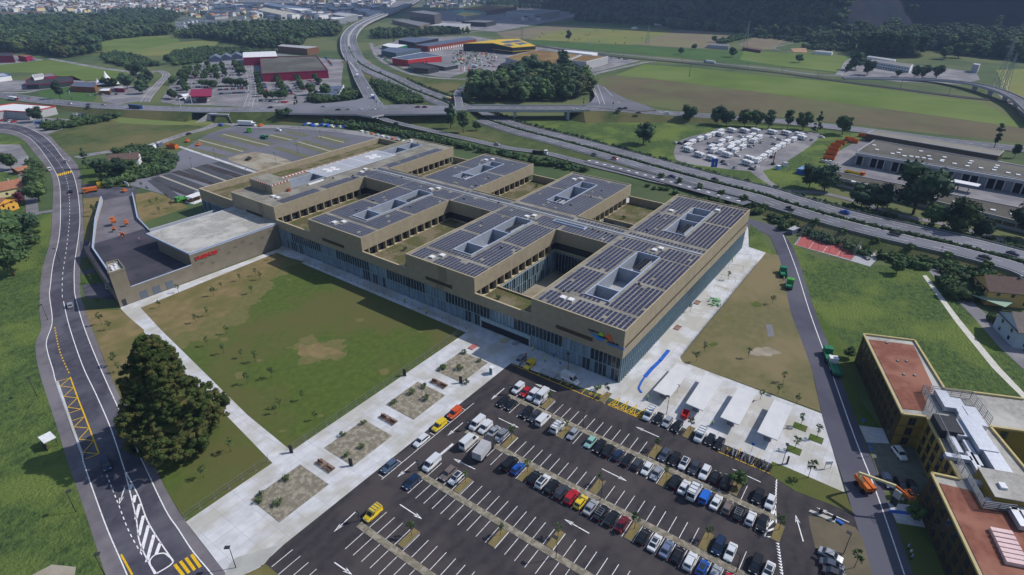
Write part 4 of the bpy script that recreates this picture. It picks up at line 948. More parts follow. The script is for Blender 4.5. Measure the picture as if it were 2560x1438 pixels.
# bridge over the motorway
br = root('road_bridge', 'concrete road bridge carrying the cross road over the motorway beside the round wood', 'bridge', (OP[65][0], OP[65][1], 0))
BP = rel(OP[59:73], br)
for s in (-9.4, 9.0):
    q = MB(); ribbon(q, BP, s, s+.4, 1.2, LGREY, 2.0, LGREY); q.build('parapet', br)
q = MB(); ribbon(q, BP, -8.8, 8.8, -.3, MGREY, .9, LGREY); q.build('deck', br)
for i in (4, 10):
    q = MB(); a = BP[i]; q.box(-1, -8, -.3, 1, 8, a[2]-.5, LGREY); q.build('pier', br, loc=(a[0], a[1], 0), rz=math.atan2(BP[i+1][1]-BP[i][1], BP[i+1][0]-BP[i][0]))
# tunnel mouth under the embankment
tp = G(550, 303); tn = root('underpass', 'concrete underpass portal with splayed wing walls in the grass embankment', 'underpass', (tp.x, tp.y, 0), math.atan2(OP[37][1]-OP[33][1], OP[37][0]-OP[33][0]))
q = MB(); q.box(-8.5, -1, -.2, -6.8, 14, 5.2, LGREY); q.box(6.8, -1, -.2, 8.5, 14, 5.2, LGREY); q.box(-8.5, -1, 4.5, 8.5, 14, 5.6, LGREY); q.build('portal', tn)
q = MB(); q.prism([(-8.5, -1), (-8.3, -.4), (-15, -8), (-15.4, -8.6)], -.2, [5.6, 5.6, .4, .4], LGREY); q.build('wing_wall', tn)
q = MB(); q.prism([(8.5, -1), (8.3, -.4), (15, -8), (15.4, -8.6)], -.2, [5.6, 5.6, .4, .4], LGREY); q.build('wing_wall', tn)
q = MB(); q.box(-6.8, 10, -.1, 6.8, 13.9, 4.5, BLACK); q.build('tunnel_shade', tn)  # black block paints in the darkness inside the underpass
# local roads
lr = [
 ([(927,108),(935,128),(946,145),(974,164),(1030,186),(1113,197),(1200,195),(1263,172),(1300,160)], 6.5),
 ([(122,147),(160,154),(209,163),(260,172),(322,180),(360,190)], 7),
 ([(-60,240),(0,232),(61,232),(104,224),(183,213),(230,205),(290,200),(330,190)], 7),
 ([(362,256),(372,240),(385,225),(402,205),(415,192),(412,183),(395,178),(375,182)], 8),
 ([(620,268),(625,250),(630,235),(628,205),(622,170),(615,150)], 8),
 ([(440,260),(540,262),(620,266),(700,263),(760,252),(830,236),(850,228)], 8),
 ([(549,305),(520,320),(464,335),(420,350),(380,363),(300,376),(240,385),(190,395)], 7),
 ([(549,303),(620,316),(720,318),(850,328),(950,342),(1000,348)], 9),
 ([(1462,193),(1500,182),(1560,168),(1616,156),(1640,155)], 7),
 ([(1360,116),(1490,131),(1600,141),(1735,154),(1850,165),(1940,174),(2036,187),(2096,190),(2160,194),(2230,198),(2310,200)], 9),
 ([(1940,295),(1700,300)], 0.1),
 ([(2110,250),(2105,180)], .1),
 ([(2096,188),(2110,172),(2120,155),(2140,142)], 7),
 ([(1990,106),(1955,114),(1935,120),(1960,128),(2060,134),(2140,140)], 4),
 ([(2060,350),(2000,356),(1860,330),(1790,326),(1740,332)], .1),
 ([(1958,475),(2000,480),(2060,484),(2160,510),(2230,535),(2400,570),(2560,620),(2640,640)], 4.5),
 ([(1480,170),(1262,205)], .1),
 ([(30,395),(48,420),(60,440),(70,470),(78,500),(82,540)], 5),
 ([(0,428),(40,420),(60,430)], 4),
 ([(88,535),(118,530),(133,528)], 4),
 ([(2520,375),(2600,380)], .1),
 ([(1300,45),(1400,42),(1440,38),(1465,30)], 7), ([(1040,95),(1200,78),(1300,62),(1400,48)], 7),
 ([(2500,236),(2520,255),(2545,270),(2560,290),(2600,310)], 5),
]
for i, (p, w_) in enumerate(lr):
    if w_ > 1: road('road', p, w_, YARD if i not in (9,) else ROADF, z=.16+.004*(i % 5), centre=None if w_ < 6.4 else 'dash', edge=w_ > 6.6, ew=.2)
# railway
RP = smoothpts(W3([(1323,111),(1490,137),(1735,160),(1940,182),(2096,203),(2200,216),(2316,232),(2420,245),(2514,254),(2640,268)]), 5)
b = MB(); ribbon(b, RP, -5, 5, .45, mat('track_ballast', '56504e', '474240', .95, scale=.4), 0.5); b.build('railway', kind='structure')
b = MB()
for o_ in (-3.1, -1.6, 1.6, 3.1): ribbon(b, RP, o_-.09, o_+.09, .6, STEEL, .12)
b.build('rails', kind='structure')
# curved flyover at the right edge
FP = smoothpts(W3([(2110,196,.5),(2230,197,1),(2330,200,2.5),(2400,206,4.5),(2450,214,6),(2500,228,6.5),(2540,246,6.5),(2562,262,6.5),(2600,300,6.5)]), 5)
fl = root('flyover', 'slim curved concrete flyover on piers crossing the railway at the right edge', 'bridge', (FP[20][0], FP[20][1], 0))
q = MB(); ribbon(q, rel(FP, fl), -5, 5, .2, ROADF, 1.2, LGREY); q.build('deck', fl)
for s in (-5.2, 4.9):
    q = MB(); ribbon(q, rel(FP, fl), s, s+.35, 1.0, LGREY, 1.9, LGREY); q.build('parapet', fl)
for i in (19, 23, 27, 31):
    a = rel(FP, fl)[i]; q = MB(); q.box(-2.2, -.8, -.3, 2.2, .8, a[2]-.9, LGREY); q.build('pier', fl, loc=(a[0], a[1], 0), rz=1.2)
mk = MB(); CH = smoothpts(W3([(1470,402,.6),(1560,425,.7),(1640,446,1),(1720,468,1.4),(1800,490,1.8),(1870,510,2.2)]), 4); ribbon(mk, CH, -4, 4, .23, ROADF); dashes(mk, CH, 0, 1.3, 2, 4, .3, WPAINT); CH = smoothpts(W3([(874,156,2.4),(884,168,2.4),(896,184,2.6)]), 4); dashes(mk, CH, 0, 2.4, 1, 1.5, .6, WPAINT); mk.build('chevron_marking', kind='structure')
# ------------------------------------------------------------------ mountain foot
foot = [(1180,2),(1340,20),(1500,40),(1640,52),(1800,62),(1900,78),(2040,98),(2150,108),(2330,92),(2460,100),(2600,110),(2800,120)]
FT = smoothpts([tuple(G(*p)) for p in foot], 8)
def hill():
    b = MB(); N = len(FT); M = 36; V = []
    away = Vector((FW.x, FW.y)).normalized()
    import mathutils
    for i, p in enumerate(FT):
        a = Vector(FT[max(i-1, 0)]); c = Vector(FT[min(i+1, N-1)]); t = (c-a).normalized(); n_ = Vector((-t.y, t.x))
        if n_.dot(away) < 0: n_ = -n_
        n_ = (n_*.5+away*.8).normalized()
        u = i/(N-1); steep = .45+.5*min(1, max(0, (u-.35)/.3))
        for j in range(M):
            d = (j/(M-1))**1.4*1500
            q = Vector(p)+n_*d; h = d*steep*(.55+.45*min(1, d/200))
            nz = mathutils.noise.fractal(Vector((q.x/160, q.y/160, 0)), 1, 2, 5)
            V.append((q.x, q.y, -.4+h+nz*min(d*.16, 38)))
    F_ = [(i*M+j, (i+1)*M+j, (i+1)*M+j+1, i*M+j+1) for i in range(N-1) for j in range(M-1)]
    half = [f for f in F_ if (f[0]//M)/(N-1) > .60 and True]
    b.add(V, [f[::-1] for f in F_ if f not in set(half)] if 0 else [f for f in F_ if (f[0]//M)/(N-1) <= .60], mat('hill_grass', '44583a', '35482f', .95, scale=.01, c3='5a6a42', s3=.004, bump=1, bs=4), True)
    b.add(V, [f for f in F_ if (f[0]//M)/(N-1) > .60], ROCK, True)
    o = b.build('mountainside', kind='structure'); return o, V, N, M
hill_o, HV, HN, HM = hill()
me = hill_o.data
bm = bmesh.new(); bm.from_mesh(me); bmesh.ops.remove_doubles(bm, verts=bm.verts, dist=.01); bmesh.ops.recalc_face_normals(bm, faces=bm.faces); bm.to_mesh(me); bm.free()
# ------------------------------------------------------------------ yellow health building, lower right
YH = 10.0
yp = {k: G(x, y, YH) for k, (x, y) in dict(A=(2159.6,833.7), B=(2287,849.5), C=(2361.7,970), D=(2560,995.6), E=(2257,1033.3), F=(2318,1040.6), G=(2401,1196.6), H=(2330,1181), J=(2476,1064.5), K=(2560,1076)).items()}
yr = root('yellow_building', 'ochre clinic building with dark windows, red gravel roof and silver roof plant at lower right', 'building', (yp['A'].x, yp['A'].y, 0))
ro = lambda p: (p[0]-yp['A'].x, p[1]-yp['A'].y)
dirV = (yp['E']-yp['A']).normalized(); dirU = Vector((-dirV.y, dirV.x)); dirU = dirU if dirU.x > 0 else -dirU
g_ = {k: Vector(ro(v)) for k, v in yp.items()}
far_s = g_['H']+(G(2452,1438,YH)-G(2330,1181,YH)).normalized()*60
# three volumes: north bar, link, south bar, east wing
barN = [g_['A'], g_['B'], g_['C'], g_['F'], g_['E']]
lnk = [g_['C'], g_['C']+(g_['D']-g_['C'])*.25, g_['J']+(g_['K']-g_['J'])*.0, g_['G']+dirU*16+dirV*6, g_['G'], g_['F']]
east = [g_['C']+(g_['D']-g_['C'])*.25, g_['D']+(g_['D']-g_['C'])*.6, g_['K']+(g_['K']-g_['J'])*1.2, g_['J']]
barS = [g_['H'], g_['G'], g_['G']+dirU*16+dirV*6, g_['G']+dirU*22+dirV*70, far_s+dirU*2, far_s]
for nme, pl_, top in (('north_block', barN, TERRA), ('link_block', lnk, ROOFU), ('east_block', east, ROOFU), ('south_block', barS, TERRA)):
    P = [tuple(p) for p in pl_]
    b = MB(); b.prism(P, -.3, YH-.5, OCHRE, top=ROOFU); o = b.build(nme, yr)
    c = Vector((sum(p[0] for p in P)/len(P), sum(p[1] for p in P)/len(P)))
    if top is TERRA:
        q = MB(); q.prism([tuple(Vector(p)+(c-Vector(p)).normalized()*2.6) for p in P], YH-.5, YH-.38, top); q.build('red_gravel', o)
def ycap(a, c):
    q = MB(); q.bar((*a, YH-.22), (*c, YH-.22), .5, .44, OCHRED); q.build('parapet', yr)
for a, c in ((barN[0], barN[1]), (barN[1], barN[2]), (barN[3], barN[4]), (barN[4], barN[0]), (barN[3], g_['G']), (barS[0], barS[1]), (barS[5], barS[0]), (g_['C'], g_['D']), (g_['J'], g_['K']), (g_['J'], g_['G']+dirU*16+dirV*6)): ycap(a, c)
WMY = {}
def ywin(a, c, rows=(.9, 3.9, 6.9), ww=1.5, hh=1.9, gp=1.55, n_out=None):
    a, c = Vector(a), Vector(c); L_ = (c-a).length; t = (c-a)/L_; nn = n_out
    k = int((L_-.8)/(ww+gp)); x0 = (L_-k*(ww+gp)+gp)/2
    if (ww, hh) not in WMY:
        WMY[(ww, hh)] = (MB().box(-ww/2, -.06, 0, ww/2, .06, hh, WIN).mesh('window'), MB().box(-ww/2-.12, -.04, -.12, ww/2+.12, .04, 0, BRONZED).box(-ww/2-.12, -.04, hh, ww/2+.12, .04, hh+.12, BRONZED).box(-.05, -.09, 0, .05, .09, hh, BRONZED).mesh('window_frame'))
    for z in rows:
        for j in range(k):
            p = a+t*(x0+j*(ww+gp)+ww/2)+nn*.03
            o = link('window', WMY[(ww, hh)][0], yr, (p.x, p.y, z), math.atan2(t.y, t.x)); link('window_frame', WMY[(ww, hh)][1], o, (0, 0, 0), 0)
west = -dirU
ywin(barN[0], barN[4], n_out=west); ywin(barN[4], barN[3], n_out=dirV, gp=1.3); ywin(barN[3], g_['G'], n_out=west, gp=1.5)
ywin(barS[0], barS[5], n_out=west); ywin(g_['J'], g_['K'], n_out=dirV, gp=1.6); ywin(g_['J'], g_['G']+dirU*16+dirV*6, n_out=dirU)
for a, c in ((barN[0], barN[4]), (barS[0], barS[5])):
    q = MB(); q.bar((*(Vector(a)-dirU*.02+dirV*.1), 4.7), (*(Vector(c)-dirU*.02-dirV*.1), 4.7), .08, 9.6, FACB); q.build('west_face_sheet', yr)  # thin dark brown sheet over two west faces
q = MB()
for z in (3.35, 6.35):
    for a, c in ((barN[0], barN[4]), (barN[4], barN[3]), (barN[3], g_['G']), (barS[0], barS[5])): q.bar((*a, z), (*c, z), .14, .12, BRONZED)
q.build('string_course', yr)
# roof plant: ducts, cabinets, screen
def at(px, py, z): p = G(px, py, z); return ro(p)
def ybox(name, px, py, l, w_, h, z, m, ang=0, par=yr):
    x, y = at(px, py, z+h/2); q = MB(); q.box(-l/2, -w_/2, 0, l/2, w_/2, h, m); return q.build(name, par, loc=(x, y, z), rz=math.atan2(dirV.y, dirV.x)+ang)
ZT = YH-.5
DUCT = mat('silver_duct', 'c9ccd6', 'b9bdc9', .4, .5, scale=1)
for px, py, l, w_, h in ((2362,1002,7,2.6,1.3),(2400,1025,8,2.4,1.2),(2435,1045,7,2.8,1.3),(2395,1075,6,2.6,1.6),(2440,1090,12,3.6,2.2),(2472,1120,20,1.1,1.0),(2505,1168,16,1.2,1.0),(2535,1220,16,1.2,1.0),(2552,1270,10,1.4,1.0),(2380,1100,9,1.2,1.0),(2395,1145,1.3,5,1.0),(2430,1135,8,1.2,1.0),(2435,1158,6,1.2,1.0),(2492,1165,11,3.2,2.0),(2478,1215,1.3,6,1.0),(2520,1250,6,1.3,1.1),(2500,1260,1.3,5,1.1),(2540,1290,6,1.3,1.1)):
    ybox('roof_duct', px, py, l, w_, h, ZT+.3, DUCT)
ybox('plant_cabinet', 2367, 1068, 6, 4.5, 2.2, ZT, DGREY)
hut = ybox('roof_hut', 2510, 1225, 8, 7, 2.6, ZT, OCHRE); q = MB(); q.box(-4.1, -3.6, 2.6, 4.1, 3.6, 2.75, ROOFU); q.build('hut_roof', hut)
ybox('skylight', 2507, 1215, 1.6, 1.2, .5, ZT+2.75, WHITE)
SCR = [at(*p, ZT+1.5) for p in ((2307,968),(2430,985),(2480,1050))]+[at(2307,968,ZT+1.5), at(2410,1170,ZT+1.5), at(2460,1260,ZT+1.5), at(2540,1270,ZT+1.5)]
def fence_run(par, pts, z, h, n_, m, name='screen'):
    q = MB()
    for a, c in zip(pts, pts[1:]):
        for i in range(n_+1):
            zz = z+h*i/n_; q.bar((*a, zz), (*c, zz), .09, .14, m)
        L_ = (Vector(c)-Vector(a)).length; k = max(1, int(L_/2))
        for i in range(k+1):
            p = Vector(a).lerp(Vector(c), i/k); q.box(p.x-.05, p.y-.05, z, p.x+.05, p.y+.05, z+h, m)
    return q.build(name, par)
fence_run(yr, SCR[:3], ZT, 2.2, 4, STEEL); fence_run(yr, SCR[3:], ZT, 2.2, 5, STEEL)
for i in range(7):
    ybox('insulation_pack', 2503+i*6.5, 1330+i*13, .9, 3.6, .8, ZT+.15, mat('wrapped_pack', 'd8c0c0', 'cdb0b2', .5, scale=1))
for px, py in ((2218,857),(2245,902),(2267,903),(2260,936),(2287,938)): ybox('roof_outlet', px, py, .7, .5, .3, ZT+.1, STEEL)

# ------------------------------------------------------------------ houses
def house(name, label, px, py, l, w_, h, rh, ang, wall, roofm, group=None, over=.6, win=True, cat='house', chim=True, z=0, loc=None):
    g = G(px, py) if loc is None else loc
    r = root(name, label, cat, (g[0], g[1], z), ang, group=group)
    MB().box(-l/2, -w_/2, -.3, l/2, w_/2, h, wall).build('wall', r)
    b = MB(); a, c = l/2+over, w_/2+over; hh = h-.15
    b.add([(-a, -c, hh), (a, -c, hh), (a, 0, hh+rh), (-a, 0, hh+rh), (-a, c, hh), (a, c, hh)], [(0, 1, 2, 3), (3, 2, 5, 4)], roofm)
    b.add([(-a, -c, hh-.2), (a, -c, hh-.2), (a, c, hh-.2), (-a, c, hh-.2), (-a, -c, hh), (a, -c, hh), (a, c, hh), (-a, c, hh)], [(0, 1, 5, 4), (2, 3, 7, 6), (3, 2, 1, 0)], roofm)
    ro_ = b.build('roof', r)
    q = MB(); e = .02
    q.add([(-l/2+e, -w_/2, h-.1), (-l/2+e, w_/2, h-.1), (-l/2+e, 0, h+rh*w_/(w_+2*over)-.2), (l/2-e, -w_/2, h-.1), (l/2-e, w_/2, h-.1), (l/2-e, 0, h+rh*w_/(w_+2*over)-.2)], [(0, 2, 1), (3, 4, 5)], wall); q.build('gable', r)
    if chim: MB().box(l*.2, -.4, h+rh*.4, l*.2+.7, .3, h+rh+.7, LGREY).build('chimney', ro_)
    if win:
        me = MB().box(-.55, -.05, 0, .55, .05, 1.2, WIN).mesh('window')
        for zz in ([1.0, 3.7] if h > 4.5 else [1.0]):
            for s in (-1, 1):
                for x in (-l*.3, 0, l*.3): link('window', me, r, (x, s*(w_/2+.02), zz), 0)
                for y in (-w_*.22, w_*.22): link('window', me, r, (s*(l/2+.02), y, zz), R(90))
    return r
def angpx(a, c): 
    d = G(*c)-G(*a); return math.atan2(d.y, d.x)
house('house', 'white house with large brown roof among hedges beside the north car park', 318, 412, 15, 11, 4.5, 2.8, angpx((290,405),(345,400)), WHITE, TILEB)
house('house', 'orange tiled bungalow with solar panels on its roof at the left edge', 12, 486, 17, 12, 4, 2.8, angpx((0,470),(40,462)), CREAM, TILE)
house('house', 'yellow house with tiled roof below the orange tiled bungalow at the left edge', 2, 528, 11, 10, 5, 2.2, angpx((-10,520),(22,522)), mat('yolk_render', 'c9983e', None, .8), TILE)
house('garden_shed', 'small tiled car shelter at the end of the narrow lane', 55, 432, 6, 6, 2.4, 1.4, 0.2, WOODM, TILE, cat='shed', win=False, chim=False)
house('house', 'yellow house with dark brown roof and shutters below the motorway at right', 2500, 748, 15, 11.5, 5.6, 3.6, angpx((2470,690),(2548,697)), mat('pale_ochre_render', 'c0a266', None, .8), TILEB)
house('house', 'pale blue house with grey tiles at the right edge', 2572, 850, 15, 13, 6, 3.6, angpx((2480,690),(2555,697)), mat('pale_blue_render', 'a6b4c4', None, .8), mat('grey_tiles', '7c7370', '6d6462', .85, scale=.8))
cp_ = root('carport', 'pale green flat carport roof in front of the yellow house', 'carport', (G(2470,762)[0], G(2470,762)[1], 0), angpx((2440,741),(2498,762)))
MB().box(-5.5, -3, 2.5, 5.5, 3, 2.65, mat('pale_green_roof', '8fa694', None, .7)).build('roof', cp_)
for x in (-5, 5):
    for y in (-2.6, 2.6): MB().box(x-.08, y-.08, 0, x+.08, y+.08, 2.5, STEEL).build('post', cp_)

# ------------------------------------------------------------------ works depot on the right
SHB = mat('shed_steel', '8e939c', '858a93', .6, .2, scale=.3)
dp = block('maintenance_depot', 'long grey depot hall with open dark bays and roof domes on the right', 'depot', [(2142,380),(2185.5,351),(2640,431),(2640,463)], 7.5, SHB, mat('depot_roof', '5a5854', '4e4c49', .95, scale=.1, c3='64625d', s3=.02), parapet=.4, pm=LGREY)
a, c = G(2142,380,7.5), G(2640,463,7.5); o_ = dp.location; L_ = (c-a).length; t = (c-a)/L_; nn = Vector((t.y, -t.x)); 
if nn.dot(Vector((o_.x, o_.y))-a) > 0: nn = -nn
rz = math.atan2(t.y, t.x)
for j in range(24):
    x = 3+j*L_/24.5; p = a+t*x+nn*.05; q = MB(); dark = j % 6 in (0, 2, 3, 5)
    q.box(-L_/60, -.1, 0, L_/60, .1, 5.2, BLACK if dark else SHB); q.build('bay_door_or_shade', dp, loc=(p.x-o_.x, p.y-o_.y, 0), rz=rz)  # black panels stand for the shade inside open bays, grey ones are doors
    p = a+t*(x-L_/49)+nn*.9; q = MB(); q.box(-.25, -.9, 0, .25, .3, 5.9, LGREY); q.build('pillar', dp, loc=(p.x-o_.x, p.y-o_.y, 0), rz=rz)
q = MB(); A_ = a-Vector(o_[:2])+nn*.9; C_ = c-Vector(o_[:2])+nn*.9; q.bar((*A_, 6.6), (*C_, 6.6), 1.8, 1.7, LGREY); q.build('fascia', dp)
dm = MB().box(-1, -1, 0, 1, 1, .5, WHITE).mesh('roof_dome')
for px, py in ((2185,364),(2192,375),(2250,375),(2246,383),(2231,385),(2261,391),(2278,392),(2293,394),(2302,379),(2309,396),(2325,399),(2322,391),(2356,401),(2361,394),(2354,404),(2386,410),(2418,416),(2424,409),(2428,404),(2452,421),(2485,426),(2493,415),(2489,420),(2520,433),(2545,438)):
    p = G(px, py, 7.6); link('roof_dome', dm, dp, (p.x-o_.x, p.y-o_.y, 7.5), 0)
sh = block('salt_shed', 'long low open storage shed behind the depot hall', 'shed', [(2167,334),(2183,325),(2510,377),(2497,389.5)], 5, BRONZED, mat('fibre_roof', '86837e', '7b7873', .95, scale=.1), parapet=.15, pm=LGREY)
fb = block('workshop_wing', 'low grey workshop wing with ribbon windows facing the motorway', 'building', [(2041,431),(2055,423),(2640,538),(2620,572)], 4.6, LGREY, mat('depot_roof2', '595650', '4e4b47', .95, scale=.1), parapet=.35, pm=LGREY, windows=[(3, 1.6, 3.2, 4.6, .6, WIN)])
o_ = fb.location
for px, py in ((2095,447),(2133,455),(2172,463),(2212,471),(2341,497),(2387,506),(2434,516),(2482,526),(2532,537)):
    p = G(px, py, 4.7); link('roof_dome', dm, fb, (p.x-o_.x, p.y-o_.y, 4.6), 0)
cn = root('fuel_canopy', 'white slanted fuel canopy standing in the depot yard', 'canopy', (*G(2392,474), 0), angpx((2352,462),(2427,477)))
MB().box(-9, -3, 4.2, 9, 3, 4.5, WHITE).build('roof', cn)
for x in (-5, 0, 5): MB().box(x-.2, -.2, 0, x+.2, .2, 4.2, STEEL).build('post', cn)

